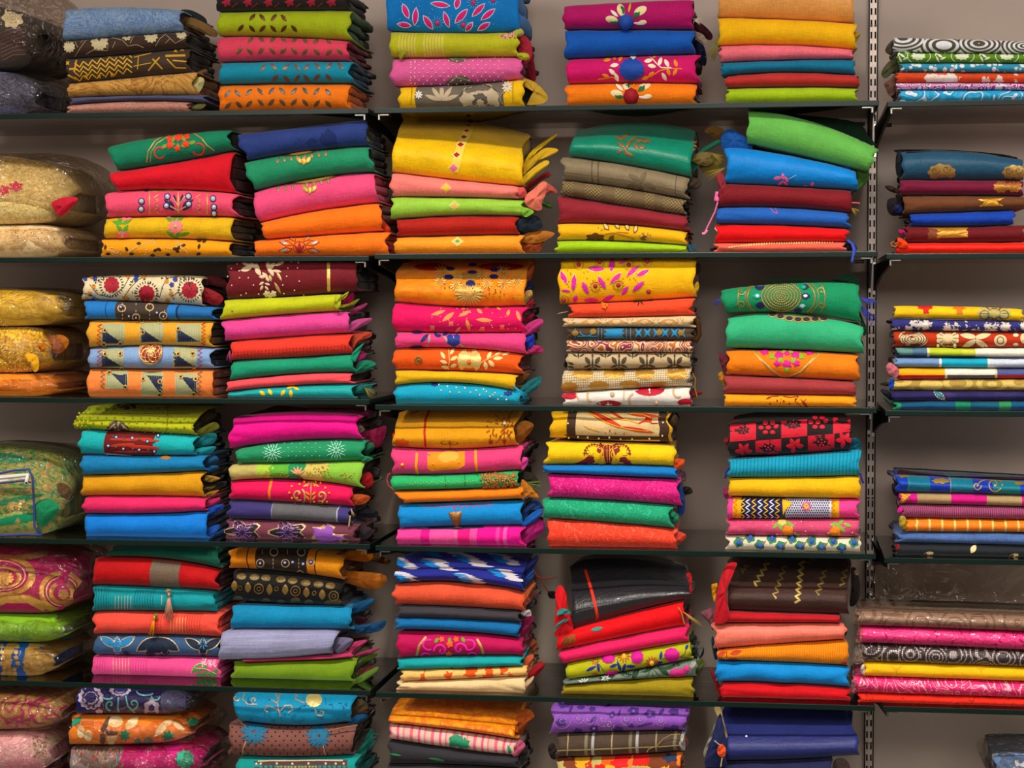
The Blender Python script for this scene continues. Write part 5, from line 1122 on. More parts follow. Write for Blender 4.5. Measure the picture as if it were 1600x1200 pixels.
stack('B', 2, .012, [
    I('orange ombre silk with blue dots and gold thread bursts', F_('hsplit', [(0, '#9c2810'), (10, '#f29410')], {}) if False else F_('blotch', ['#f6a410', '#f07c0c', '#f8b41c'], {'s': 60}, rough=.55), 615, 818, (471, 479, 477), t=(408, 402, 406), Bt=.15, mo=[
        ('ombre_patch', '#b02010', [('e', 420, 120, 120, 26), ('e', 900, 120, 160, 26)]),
        ('gold_thread_field', 'G#c89444', [('s', 680, 300, 110, 14, .2, .62), ('s', 690, 185, 90, 12, .25, .4)], {'h': .0012}),
        ('gold_ray', 'G#e0b860', burst(680, 310, 20, 100, 22, 9)+burst(495, 155, 8, 60, 12, 9)+burst(480, 215, 8, 50, 12, 9)+burst(590, 245, 8, 50, 12, 9)+burst(805, 235, 8, 45, 12, 9)+burst(920, 150, 8, 55, 12, 9)+burst(925, 230, 8, 55, 12, 9)+burst(1010, 220, 8, 45, 12, 9)+burst(600, 190, 8, 40, 10, 9)+burst(770, 170, 8, 45, 10, 9), {'h': .0014}),
        ('blue_dot', '#101c60', [('e', 550, 135, 32, 13), ('e', 705, 108, 30, 10), ('e', 860, 143, 36, 14), ('e', 702, 162, 34, 15), ('e', 538, 193, 36, 17), ('e', 852, 190, 32, 15), ('e', 690, 238, 34, 22)], {'h': .002}),
        ('bead', 'G#8a5a20', dots(480, 240, 1000, 350, 30, 5))],
      ex=[LB([(1060, 200), (1110, 120), (1130, 110), (1120, 180), (1075, 250)], .06, '#8c3c14'), LB([(1050, 290), (1090, 215), (1130, 240), (1120, 280), (1080, 300)], .05, '#141c3c'), LB([(1045, 380), (1060, 300), (1110, 280), (1120, 320), (1080, 370)], .03, '#9a7a40', th=.01), LB([(1060, 420), (1085, 370), (1120, 330), (1125, 380), (1080, 420)], .04, '#a01430')]),
    I('hot pink fabric with peach petal embroidery', '#e0085c', 614, 817, (518, 520, 519), **{'in': '#7a0c3c'}, mo=[('peach_petal', '#f08a4c', [('l', x, y, l, w_, a) for x, y, l, w_, a in ((465, 440, 110, 26, 18), (535, 468, 105, 32, 38), (650, 445, 95, 26, 25), (753, 428, 50, 24, -40), (785, 490, 120, 30, -4), (673, 525, 90, 28, -75), (952, 440, 50, 24, 70), (1022, 460, 80, 26, -70), (600, 560, 60, 22, 45), (800, 405, 40, 12, 0), (640, 410, 36, 12, 0), (885, 410, 40, 14, -30))], {'h': .0013}), ('small_flower', '#f06a5c', [('s', x, y, 21, 4, .35) for x, y in ((425, 542), (555, 515), (773, 550), (910, 538))]), ('sparkle', '#f4c0d0', dots(420, 410, 1030, 560, 30, 3))],
      ex=[LB([(1050, 480), (1090, 450), (1130, 440), (1120, 480), (1060, 520)], .06, '#8c0c38'), LB([(1040, 600), (1070, 530), (1130, 490), (1180, 480), (1195, 510), (1150, 560), (1070, 600)], .02, '#a82868', th=.01)]),
    I('pink fabric with navy flower and grey stems', '#e03c7c', 618, (818, 822), (544, 544, 554), **{'in': '#141c5c'}, mo=[('grey_stem', '#b0948c', [('p', 14, [(405, 575), (402, 640), (385, 670)]), ('p', 14, [(500, 590), (525, 630), (545, 660)]), ('p', 14, [(600, 650), (640, 670), (660, 690)])]), ('navy_leaf', '#1c2468', [('l', 370, 615, 80, 26, 45), ('l', 310, 675, 110, 22, 5), ('l', 320, 580, 80, 14, 0), ('l', 460, 590, 60, 36, -30), ('l', 515, 588, 50, 20, 20)]), ('navy_flower', '#1c3488', [('s', 573, 625, 50, 6, .15)], {'h': .0015}), ('star_stitch', '#e888c0', burst(573, 625, 2, 30, 5, 9, 90))], ex=[LB([(1060, 620), (1100, 600), (1130, 590), (1130, 660), (1100, 690), (1065, 660)], .02, '#12309a'), LB([(1075, 720), (1110, 670), (1160, 665), (1195, 690), (1180, 720), (1110, 725)], .02, '#961c54', th=.01)]),
    I('deep orange fabric with big cream flower and brass button', fabric('plain', ['#e8540c']), 615, (812, 812), (578, 580, 585), **{'in': '#7a1408'}, mo=[('cream_leaf', '#ecd088', [('l', x, y, l, w_, a) for x, y, l, w_, a in ((500, 735, 60, 24, -60), (505, 780, 56, 24, -20), (515, 815, 56, 24, -10), (565, 705, 60, 24, 60), (575, 755, 60, 26, 30), (572, 805, 50, 26, 20), (820, 735, 60, 26, 60), (835, 790, 60, 30, -50), (880, 755, 70, 26, 5), (880, 725, 60, 22, 30), (795, 805, 60, 30, 100), (940, 722, 70, 20, 20))]), ('stem', '#e89850', [('p', 10, [(540, 700), (545, 770), (535, 830)]), ('p', 10, [(765, 785), (830, 750), (920, 715)])]), ('cream_flower', 'G#e4c070', [('s', 682, 772, 86, 16, .05)], {'h': .002}), ('flower_centre', '#e8640c', [('d', 680, 780, 20)]), ('button', 'G#8c6428', [('r', 327, 768, 28, 18), ('r', 327, 768, 12, 2)], {'h': .002})],
      ex=[TH([(1115, 740), (1160, 742), (1195, 750)], .03, '#6a5a3a', r=.0015)]),
    I('plain mustard yellow fabric', '#dcaa08', 618, (808, 801), (602, 598, 610), **{'in': '#6a4c08'}, ex=[LB([(985, 900), (1050, 865), (1100, 860), (1060, 910), (1000, 940)], .04, '#6a4010')]),
    I('bright cyan fabric with pearl dots', '#0a9cc0', 617, (814, 808), Bt=.03, mo=[('pearl', 'G#e8d8b0', [('d', x, y, 6.5) for x, y in ((470, 937), (485, 977), (530, 950), (548, 990), (592, 958), (612, 992), (650, 962), (688, 992), (730, 978), (755, 1010), (780, 970), (825, 1020), (800, 985), (845, 1010), (880, 1040), (905, 1020), (938, 1042), (860, 995))], {'h': .002}), ('navy_tuft', '#1c3080', [('s', 440, 938, 28, 6, .3, .5), ('s', 950, 1000, 34, 6, .3, .5)])],
      ex=[LB([(1020, 990), (1080, 920), (1180, 880), (1165, 950), (1080, 1010), (1025, 1030)], .03, '#0c5a60', th=.01), TS(985, 945, 120, '#1c9cc8', -.012, n=16, spread=.15, ang=50, head=False)]),
], 'middle bay first stack, third shelf', (580, 390, 4.444))
stack('B', 2, .012, [
    I('golden fabric with magenta leaves and gold cord coils', '#f0b404', 874, 1085, (475, 471, 464), t=(405, 403, 404), Bt=.05, mo=[
        ('leaf_cord', 'G#d8a840', [('l', x, y, l+14, w_+12, a) for x, y, l, w_, a in ((270, 195, 100, 34, -65), (340, 230, 120, 34, 85), (420, 265, 100, 34, -65), (495, 135, 125, 34, -3), (605, 108, 100, 38, 85), (535, 230, 105, 34, -60), (632, 200, 110, 34, 45), (750, 150, 115, 32, 40), (820, 163, 100, 32, 25), (790, 255, 110, 34, 42))]),
        ('magenta_leaf', '#d8209c', [('l', x, y, l, w_, a) for x, y, l, w_, a in ((270, 195, 100, 34, -65), (340, 230, 120, 34, 85), (420, 265, 100, 34, -65), (495, 135, 125, 34, -3), (605, 108, 100, 38, 85), (535, 230, 105, 34, -60), (632, 200, 110, 34, 45), (750, 150, 115, 32, 40), (820, 163, 100, 32, 25), (790, 255, 110, 34, 42), (695, 285, 80, 32, 55), (460, 348, 110, 26, 0), (580, 335, 100, 30, 25), (352, 340, 55, 32, 70), (285, 285, 70, 18, -5), (690, 80, 80, 24, 30), (850, 62, 90, 10, 0))], {'h': .0014}),
        ('cord_coil', 'G#d09c28', [('r', x, y, 34, 28) for x, y in ((375, 105), (520, 88), (722, 108), (490, 252), (650, 245), (275, 345), (850, 85))]+burst(490, 252, 22, 46, 12, 5)+burst(650, 245, 22, 46, 12, 5)+burst(520, 88, 22, 44, 12, 5)+burst(722, 108, 22, 44, 12, 5), {'h': .0014}),
        ('flower_heart', '#a8283c', [('d', x, y, 17) for x, y in ((375, 105), (520, 88), (722, 108), (490, 252), (650, 245), (270, 350), (860, 290), (850, 85))]),
        ('gold_bead', GD, dots(260, 90, 880, 330, 40, 4.5))], **{'in': '#7a1430'}, ex=[LB([(1165, 260), (1200, 220), (1210, 260), (1190, 310), (1165, 300)], .02, '#b08a14')]),
    I('tomato red slubbed fabric with orange thread knot', fabric('plain', ['#f04824'], slub=.12), 892, 1081, (496, 495, 492), mo=[('dark_flower', '#4c2c14', burst(795, 350, 3, 46, 7, 12)+[('d', 878, 350, 9), ('d', 935, 345, 8), ('d', 722, 355, 8)])], ex=[lambda r, c, o: thread(r, [(530, 370), (575, 380), (560, 405), (535, 400), (545, 375), (560, 415)], c.yf-.004, '#f08410', r=.0015, o=o, name='thread_knot'), TH([(228, 445), (260, 438), (300, 430)], .03, '#a88a60', r=.001)]),
    I('cream brocade with tan lozenge motifs', '#d8b888', 882, 1082, (511, 511, 512), mo=[('lozenge', '#b88a50', [('l', x, 505, 140, 44, 0) for x in (460, 635, 830, 1000)]), ('lozenge_core', '#d4ac74', [('l', x, 505, 60, 24, 0) for x in (460, 635, 830, 1000)]), ('lozenge_star', '#c09458', sum([burst(x, 505, 12, 34, 8, 6) for x in (318, 545, 730, 910, 1080)], []))]),
    I('brown fabric with turquoise block print lattice', '#4a3a2a', 888, 1082, (530, 531, 531), **{'in': '#5a3a10'}, mo=[('turquoise_block', '#1484b8', [('q', [(550, 555), (690, 548), (690, 612), (550, 615)])]+[('l', x, 578, 84, 16, a) for x in (790, 850, 915, 975, 1040, 1090) for a in (50, -50)]), ('block_detail', '#45505c', [('p', 5, zz(560, 575, 685, 570, 8, 10)), ('p', 5, zz(560, 600, 685, 598, 8, 8))]), ('turquoise_line', '#2490c0', [('p', 5, [(510, 548), (510, 620)]), ('p', 5, [(535, 548), (535, 620)]), ('p', 5, [(705, 548), (705, 620)]), ('p', 5, [(735, 548), (735, 620)]), ('p', 6, arc(430, 570, 45, 28, 180, 360)), ('p', 5, [(350, 550), (350, 618)]), ('p', 5, [(365, 600), (500, 600)]), ('p', 6, [(330, 620), (500, 618)])]), ('ochre_dot', '#8c6820', [('e', x, y, 22, 18) for x, y in ((350, 580), (475, 570), (935, 575), (1085, 578))])]),
    I('cream cotton with plum and orange paisleys', F_('paisley', ['#d8bc94', '#8c2c48', '#c8a080', '#a03c40', '#dcc4a0', '#c06428'], {'s': 34, 'n': 3}), 887, 1080, (550, 551, 551)),
    I('beige fabric with dark brown tree leaf print', '#b8a078', 886, 1078, (577, 577, 573), **{'in': '#1c1410'}, mo=[('printed_leaf', '#43382a', [('l', x+dx, y+dy, l, w_, a) for x, y in ((470, 770), (655, 770), (848, 770), (1040, 770)) for dx, dy, l, w_, a in ((-34, 0, 60, 30, 125), (34, 0, 60, 30, 55), (-32, 38, 60, 16, 20), (32, 38, 60, 16, 160), (-24, 56, 44, 10, 25), (24, 56, 44, 10, 155), (0, -30, 32, 14, 90), (0, 15, 90, 12, 90))]+[('l', x+dx, 735, 44, 12, a) for x in (372, 560, 750, 945, 1135) for dx, a in ((-25, 150), (0, 90), (25, 30))]+[('l', 320, 790, 50, 18, 160), ('l', 320, 815, 50, 14, 170)])], ex=[LB([(270, 800), (285, 735), (305, 730), (300, 800), (285, 820)], .03, '#1c1814')]),
    I('cream checked weave with golden brown fans', F_('plaid', ['#d8c8a4'], {'bars': [('u', 3.6, 0, 1.0, '#a88c60'), ('v', 3.6, 0, 1.0, '#a88c60')]}), 879, 1077, (614, 608, 604), mo=[('gold_fan', 'G#b88430', [('s', 405, 865, 76, 11, .12, .5), ('s', 620, 858, 78, 11, .12, .55), ('s', 835, 862, 72, 11, .12, .62), ('s', 1055, 862, 78, 11, .12, .6), ('s', 310, 955, 62, 11, .12, .65), ('s', 515, 945, 74, 11, .12, .5), ('s', 728, 935, 74, 11, .12, .4), ('s', 935, 935, 66, 11, .12, .3)])]),
    I('white cotton with crimson half moons and tan hooks', '#dcd4cc', 882, 1077, wr=1.5, mo=[('crimson_moon', '#b4102c', [('e', 865, 968, 108, 48), ('e', 585, 1085, 100, 40), ('e', 310, 1015, 55, 26), ('e', 1120, 1060, 60, 26), ('e', 430, 975, 20, 8)]), ('tan_hook', '#c4a078', [('p', 14, arc(460, 1015, 26, 40, 110, 280)), ('p', 14, arc(755, 1045, 32, 40, 90, 230)), ('p', 14, arc(1065, 985, 34, 40, 120, 300)), ('p', 10, [(355, 1010), (380, 1050)]), ('p', 8, [(690, 985), (685, 1050)])]), ('tan_dot', '#c8a680', [('d', 608, 1008, 17), ('d', 915, 1062, 15)]), ('white_key', '#ece4dc', [('p', 10, [(865, 970), (868, 1000)]), ('p', 10, [(578, 1055), (580, 1075)])])], ex=[LB([(1145, 985), (1190, 980), (1240, 995), (1200, 1015), (1160, 1030)], .03, '#6a0c18'), TH([(1165, 860), (1185, 900), (1180, 960), (1200, 1035)], .02, '#8a6428', r=.0016), TH([(1150, 500), (1200, 480), (1210, 590), (1180, 640)], .1, '#5a3810', r=.006)]),
], 'middle bay second stack, third shelf', (820, 390, 4.444))
stack('B', 2, .012, [
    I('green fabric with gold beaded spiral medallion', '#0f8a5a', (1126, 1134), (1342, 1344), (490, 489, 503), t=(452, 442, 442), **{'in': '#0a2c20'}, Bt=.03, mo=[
        ('beaded_spiral', 'G#b8924c', [('d', 625+rr*1.0*math.cos(6.283*k/n_), 325+rr*.76*math.sin(6.283*k/n_), 6.5) for rr, n_ in ((136, 56), (114, 46), (93, 38), (72, 30), (51, 21), (31, 13), (12, 5)) for k in range(n_)], {'sep': 99, 'h': .002}),
        ('gold_arc', 'G#a8843c', [('p', 10, arc(500, 335, 110, 108, 115, 245)), ('p', 10, arc(760, 335, 100, 108, 65, -65)), ('p', 6, arc(480, 335, 105, 108, 115, 245)), ('p', 6, arc(790, 335, 95, 108, 65, -65))], {'h': .0014}),
        ('gold_curl', 'G#a48438', [('p', 7, spiral(345, 290, 32, 1.1, 0)), ('p', 7, spiral(350, 385, 32, 1.1, 180)), ('p', 7, spiral(905, 290, 30, 1.1, 180)), ('p', 7, spiral(905, 380, 30, 1.1, 0)), ('p', 7, arc(370, 340, 45, 100, 100, 250)), ('p', 7, arc(880, 335, 50, 100, 80, -70))]),
        ('diamond_mirror', '#241c58', [('l', 475, 262, 70, 42, 0), ('l', 480, 385, 70, 46, 0), ('l', 790, 262, 55, 36, 0), ('l', 795, 322, 66, 42, 0), ('l', 740, 420, 60, 30, 0)]),
        ('teal_mirror', '#109c8c', [('l', 458, 322, 66, 36, 0), ('l', 780, 262, 40, 24, 0), ('l', 770, 390, 60, 36, 0)]),
        ('glass_mirror', 'S#c8d0d8', [('l', 460, 322, 30, 20, 0), ('l', 793, 322, 34, 22, 0), ('l', 772, 388, 40, 24, 0)])],
      ex=[LB([(985, 205), (1060, 175), (1120, 180), (1160, 220), (1155, 275), (1100, 250), (1040, 220)], .07, '#0c3c28'), LB([(480, 215), (620, 200), (980, 208), (1080, 240), (700, 225)], .08, '#0a3824', th=.006), TS(205, 340, 60, '#2c3ca0', .0, n=8, spread=.35, ang=-45, head=False), TS(1165, 335, 130, '#3c48b0', .01, n=18, spread=.3, ang=70, head=False), TS(1165, 375, 190, '#2c389c', .02, n=14, spread=.25, ang=38, head=False), LB([(1165, 420), (1200, 500), (1225, 560), (1200, 600), (1180, 540)], .04, '#0f3c28')]),
    I('pale jade fabric with ringed beadwork neckline', '#30ac78', (1137, 1135), (1347, 1348), (544, 547, 553), t=None, **{'in': '#0c2c20'}, Bt=.035, mo=[('gold_neckline', 'G#b89450', [('p', 9, [(500, 440), (560, 452), (640, 462), (760, 470), (900, 475), (1020, 470)])]), ('bead_rim', 'G#b8924c', [('r', x, y, 32, 24, .65) for x, y in ((565, 450), (620, 465), (682, 478), (742, 486), (800, 485), (860, 482), (920, 478))]), ('dark_bead', '#2a2838', [('e', x, y, 22, 13) for x, y in ((565, 450), (620, 465), (682, 478), (742, 486), (800, 485), (860, 482), (920, 478))], {'h': .0016})]) | {'t': (494, 490, 508)},
    I('orange fabric with floral point framed in gold braid', fabric('plain', ['#ec7a08']), 1137, 1341, (586, 591, 596), t=(546, 548, 553), **{'in': '#4c1420'}, mo=[('gold_braid', 'G#dcae5c', [('p', 17, [(425, 690), (480, 760), (560, 840), (620, 878), (680, 882), (760, 850), (830, 780), (895, 708)])], {'h': .0016}), ('braid_core', 'G#8a4a1c', [('p', 4, [(425, 690), (480, 760), (560, 840), (620, 878), (680, 882), (760, 850), (830, 780), (895, 708)])], {'h': .002}), ('pink_flower', '#dc1888', [('s', x, y, r, 5, .3, .8) for x, y, r in ((665, 795, 38), (600, 790, 30), (730, 790, 30), (610, 735, 36), (725, 735, 34), (510, 710, 32), (820, 710, 34), (665, 720, 26))], {'h': .0018}), ('green_leaf', '#8ca818', [('s', x, y, 24, 4, .35) for x, y in ((562, 742), (768, 742), (665, 835), (620, 770), (710, 770), (645, 705), (690, 705))], {'h': .0012})]),
    I('dull rose red fabric with pointed left flap', '#9c3438', 1133, (1335, 1338), (615, 617, 618), ex=[LB([(190, 720), (220, 725), (265, 745), (260, 800), (245, 880), (225, 850), (200, 780)], .02, '#5a1824', th=.008), LB([(185, 870), (210, 845), (235, 850), (240, 920), (230, 950), (200, 910)], .03, '#a06a10', th=.008)]),
    I('tangerine yellow fabric with maroon vine stitches', '#f6980a', 1133, 1336, mo=[('maroon_line', '#8c1c0c', [('p', 5, [(600, 1015), (625, 1040), (615, 1085)]), ('p', 5, [(745, 1020), (720, 1050), (760, 1085)]), ('p', 5, [(520, 1040), (560, 1020), (600, 1020)]), ('p', 5, [(760, 1040), (810, 1090)]), ('p', 5, [(770, 1060), (800, 1040)]), ('p', 6, [(640, 1020), (690, 1028), (740, 1018)])]), ('maroon_dot', '#901c0c', [('d', 548, 1068, 7), ('d', 642, 1052, 7), ('d', 682, 1068, 7), ('d', 725, 1040, 7), ('d', 597, 1048, 6)]), ('maroon_leaf', '#9c240c', [('l', 785, 1065, 40, 16, -40), ('l', 800, 1085, 40, 14, -30), ('l', 540, 1030, 36, 12, 20)])]),
], 'middle bay third stack, third shelf', (1080, 390, 4.444))
stack('C', 2, .012, [
    I('yellow print with grey mandala and red corner marks', F_('blotch', ['#f0b804', '#f4c40c'], {'s': 40}), 1399, 1598, (497, 499, 502), t=(477, 478, 482), mo=[('red_mark', '#cc1c10', [('q', [(425, 408), (540, 408), (540, 425), (515, 432), (515, 460), (475, 460), (470, 430), (430, 425)])]), ('orange_mark', '#ec7008', [('q', [(675, 405), (785, 405), (785, 425), (760, 430), (760, 462), (715, 462), (710, 430), (678, 425)])]), ('mandala_ground', '#b8a860', [('s', 985, 460, 128, 12, .12, .42)]), ('mandala_line', '#3c3848', [('r', 985, 462, 50, 44, .7), ('r', 915, 470, 36, 30, .8), ('r', 1055, 470, 36, 30, .8)]+burst(985, 460, 20, 110, 10, 6), {'sep': 99})]),
    I('indigo print with white fern sprays', F_('blobs', ['#2c2c74', '#c8bcb4', '#e0d4cc'], {'s': 15, 'radii': [.34, .5], 'wob': .9}), 1395, 1690, (516, 518, 519), **{'in': '#1c1014'}),
    I('brick red print with cream mandalas and butterflies', F_('plain', ['#b8300c']), 1398, 1690, (542, 543, 543), **{'in': '#2c0c0c'}, mo=[('cream_disc', '#d8c090', [('e', 400, 643, 105, 56, -8), ('s', 650, 640, 85, 8, .12, .75), ('e', 1030, 655, 46, 40), ('e', 1195, 640, 22, 36)]), ('wing', '#dcc494', [('l', x, y, 130, 38, a) for x, y, a in ((800, 625, -8), (900, 625, 12), (810, 675, 25), (890, 675, -28))]), ('ring_line', '#4a2818', [('r', 400, 645, r, r-6, .52) for r in (100, 82, 64, 44, 24)]+burst(650, 640, 30, 80, 14, 4)+[('p', 5, [(850, 605), (850, 700)]), ('r', 1030, 655, 26, 20)], {'sep': 99}), ('small_white', '#e0cca0', [('d', 580, 690, 12), ('d', 700, 690, 14), ('e', 1140, 620, 20, 12), ('e', 1140, 680, 20, 10)])]),
    I('colour block cotton of teal, lime and cream', F_('panels', [(0, '#5f8c84'), (22, '#4c7490'), (44, '#e0d8a0'), (47, '#b4c424'), (95, '#c8c840'), (117, '#e8e0cc'), (193, '#1c3444'), (197, '#d4d4c4'), (260, '#8c9c9c')], {'W': 300.0, 'lowv': 12.5, 'low': [(0, '#0c2c50'), (44, '#c8c8a0'), (47, '#144c38'), (117, '#8c9098'), (193, '#26343c')]}), 1403, 1690, (558, 559, 560), k=1),
    I('pale blue cotton with turquoise and white blocks', F_('panels', [(0, '#6c90c0'), (65, '#e0e0d8'), (69, '#10a0c0'), (138, '#d8dcd0'), (141, '#c4ccdc')], {'W': 300.0}), 1400, 1690, (574, 575, 576), k=1),
    I('colour block cotton of yellow, white and red', F_('panels', [(0, '#f0a80c'), (70, '#e8dcc8'), (145, '#ccc4a0'), (148, '#4c5488')], {'W': 300.0, 'lowv': 10.5, 'low': [(0, '#c01420'), (70, '#d8d0c0'), (73, '#585468'), (145, '#d8c890'), (148, '#bc1424')]}), 1404, 1690, (593, 592, 591), ex=[LB([(205, 850), (230, 815), (275, 840), (300, 880), (280, 920), (230, 900)], .0, '#b8606c', th=.008)], k=1),
    I('gold cotton with crackled scale pattern', F_('swirl', ['#cbb05c', '#a8883c'], {'s': 26, 'n': 3}), 1396, 1690, (610, 611, 611), ex=[LB([(225, 960), (245, 925), (262, 930), (262, 990), (235, 1010)], .0, '#0c3c9c', th=.006), LB([(160, 970), (200, 955), (230, 965), (210, 985)], .05, '#1c1c1c')], k=1),
    I('dark indigo cotton with a teal leaf', F_('blotch', ['#1c184c', '#26205c', '#3c3468'], {'s': 50}), 1395, 1690, (627, 626, 626), mo=[('leaf_rim', '#d0b898', [('l', 590, 1050, 120, 44, -38)]), ('teal_leaf', '#14788c', [('l', 585, 1045, 90, 28, -38)])], ex=[LB([(165, 1020), (190, 1005), (240, 1035), (262, 1080), (225, 1080)], .03, '#14141c')], k=1),
    I('deep teal cotton with green square prints', F_('panels', [(0, '#1c8c60'), (7, '#0c4c74'), (90, '#147c5c'), (112, '#0c5470'), (155, '#2c8454'), (173, '#0c4c78')], {'W': 300.0, 'wv': 4}), 1400, 1690, ex=[LB([(165, 1050), (210, 1075), (262, 1110), (280, 1150), (240, 1130)], .02, '#1c3c30')], k=1),
], 'right bay, third shelf', (1340, 390, 4.615))
# =============================================================== FOURTH SHELF
def zipcase(r, c, o):
    x0, y0, S = o
    f = lambda x, y, d=-.006: unproj(np.array(x0+x/S), np.array(y0+y/S), c.yf+d)
    def tb(nm, pts, rad, m): tube(nm, [f(*p) for p in pts], rad, m, r, n=8)
    nv = solid('navy_piping', '#343c84', rough=.6)
    tb('piping', [(-300, 640), (-40, 585), (100, 555), (200, 548), (225, 600), (232, 720), (238, 840), (240, 950), (290, 1003)], .0026, nv)
    tb('piping', [(-300, 1012), (0, 1008), (180, 1000), (290, 1003)], .003, nv)
    tb('piping', [(-300, 680), (0, 645), (170, 628), (215, 640)], .0022, nv)
    V = [f(-300, 610, -.007), f(-300, 665, -.007), f(195, 612, -.007), f(200, 575, -.007)]
    V += [v+np.array((0, .002, 0)) for v in V]
    link('zipper_tape', mesh('zipper_tape', V, [(0, 1, 2, 3), (7, 6, 5, 4), (0, 4, 5, 1), (1, 5, 6, 2), (2, 6, 7, 3), (3, 7, 4, 0)], smooth=False), solid('white_zipper_tape', '#e8e4dc', rough=.5), r)
    tb('zipper_teeth', [(-300, 640, -.0085), (190, 592, -.0085)], .0012, solid('zip_teeth', '#b8b4ac', rough=.3))
    V, F = tube(None, [f(192, 585, -.010), f(186, 620, -.013), f(181, 655, -.013)], .0035, None, r2=.0048, n=10)
    link('zipper_pull', mesh('zipper_pull', V, F), solid('zip_pull', '#e4dcd4', rough=.25, spec=.6), r)
    V, F = tube(None, [f(182, 643, -.0155), f(182, 643, -.0185)], .0024, None, n=8)
    link('zipper_pull_hole', mesh('zipper_pull_hole', V, F), M_DARK, r)
stack('A', 3, .015, [
    I('gold embroidered green lace in a zipped clear case with navy piping', F_('blotch', ['#0c7a50', '#4c9a58', '#b8a858', '#1c8a60', '#c4b468'], {'s': 16}, rough=.4), -130, 88, None, t=(700, 696, 716), Bt=.12, n='zipped_storage_case', c='zipped case', bag=((.02, .035, .004), 1.4), mo=[('gold_lace', 'G#c0a45c', [('s', R_.uniform(-80, 380), R_.uniform(500, 960), R_.uniform(20, 40), 7, .4) for _ in range(26)]), ('green_fold', '#0c8a58', [('l', 120, 760, 420, 40, 12), ('l', 140, 890, 500, 60, 10), ('l', 60, 470, 300, 60, -8)])], ex=[zipcase, LB([(240, 800), (330, 750), (410, 800), (380, 880), (280, 950)], .0, '#0f7c50', th=.02), LB([(330, 720), (420, 640), (500, 700), (440, 800), (380, 780)], .06, '#5a4424')]),
], 'fourth shelf at the left edge', (0, 610, 4.444), depth=.3)
stack('A', 3, .03, [
    I('chartreuse fabric with raised dots and grey scallops', '#aab00c', (117, 115), (303, 300), (671, 676, 681), t=(631, 632, 634), Bt=.12, **{'in': '#38340c'}, mo=[('scallop_patch', '#4c3a34', [('q', [(780, 90), (870, 88), (980, 90), (940, 125), (880, 135), (830, 125)]), ('q', [(715, 280), (760, 230), (805, 208), (860, 225), (925, 290), (820, 290)])]), ('scallop_print', '#b8a488', [('l', x, y, 60, 12, a) for x, y, a in ((850, 105, 20), (900, 110, -30), (780, 250, 40), (820, 240, 90), (865, 255, -40), (810, 275, 10))]), ('raised_dot', '#8c9408', grid(560, 130, 1340, 300, 60, 32, 8)+grid(640, 95, 1200, 130, 60, 30, 7)), ('knot', '#d0cc18', grid(520, 160, 620, 280, 30, 28, 7)), ('stitch_line', '#7c8008', [('p', 4, [(1160, 90), (1165, 160), (1155, 290)]), ('p', 4, [(560, 165), (1300, 165)])])],
      ex=[LB([(1340, 230), (1370, 170), (1480, 140), (1500, 180), (1420, 240), (1360, 290)], .08, '#2c200c'), LB([(1310, 315), (1350, 290), (1480, 220), (1520, 260), (1400, 320)], .04, '#5c5a14', th=.008)]),
    I('turquoise fabric with maroon beaded panel', F_('panels', [(0, '#10a8ac'), (40, '#6c1410'), (125, '#10a8ac')], {'W': 300.0}), (126, 123), (303, 300), (710, 713, 712), Bt=.025, **{'in': '#0c5c64'}, mo=[('red_streak', '#b02c14', [('e', 850, 380, 90, 12, 4), ('e', 1000, 395, 110, 14, -4), ('e', 940, 340, 120, 10, 2), ('e', 820, 340, 60, 9), ('e', 1050, 350, 60, 10), ('e', 930, 425, 150, 8)])]+mir([(807, 327), (920, 332), (1025, 355), (752, 385), (858, 405), (967, 412), (1072, 422), (1100, 315)], 9)+[('teal_bead', '#1c5c5c', [('d', x, y, 8) for x, y in ((858, 332), (967, 342), (805, 395), (925, 405), (1030, 413), (1070, 358), (785, 322))]), ('floral_edge', '#c8b0a8', [('p', 12, [(735, 438), (850, 445), (950, 452)])])],
      ex=[LB([(1320, 350), (1400, 310), (1500, 300), (1480, 370), (1350, 395)], .04, '#0c6c74'), LB([(1330, 430), (1380, 400), (1500, 390), (1450, 440), (1340, 455)], .03, '#0c7c84')]),
    I('deep sky blue slubbed fabric under a turquoise one', fabric('plain', ['#0878b0'], slub=.12), 127, 317, (743, 741, 736), **{'in': '#0a3458'}, mo=[('wooden_button', '#a06a34', [('e', 1150, 468, 36, 14)], {'h': .003})], ex=[LB([(1400, 490), (1480, 450), (1520, 480), (1460, 520), (1410, 520)], .04, '#0c4468'), LB([(1400, 560), (1460, 520), (1520, 530), (1450, 575)], .04, '#0c4c74')]),
    I('ochre mustard fabric with pleated right end', '#d09006', 128, 315, (776, 776, 778), **{'in': '#2c1c08'}, ex=[LB([(1400, 590), (1460, 590), (1530, 610), (1470, 635), (1410, 625)], .03, '#8c6a20', th=.006), LB([(1400, 690), (1440, 670), (1500, 660), (1460, 690)], .04, '#6a4c14', th=.006), LB([(1405, 745), (1440, 710), (1520, 690), (1480, 725)], .03, '#8c6414', th=.006)]),
    I('raspberry pink slubbed fabric', fabric('plain', ['#e02462'], slub=.14), (131, 129), 319, (803, 804, 799), **{'in': '#5c0c28'}, ex=[LB([(1410, 790), (1450, 760), (1530, 745), (1500, 790), (1420, 810)], .03, '#a0184c', th=.006)]),
    I('bright azure fabric', '#0474d0', 132, 321, **{'in': '#082c64'}, ex=[LB([(1420, 880), (1450, 810), (1540, 790), (1555, 810), (1480, 860)], .03, '#0a3c94', th=.008), LB([(1425, 1020), (1440, 960), (1520, 930), (1500, 990)], .03, '#0a4090', th=.008)]),
], 'first left-bay stack, fourth shelf', (0, 610, 4.444))
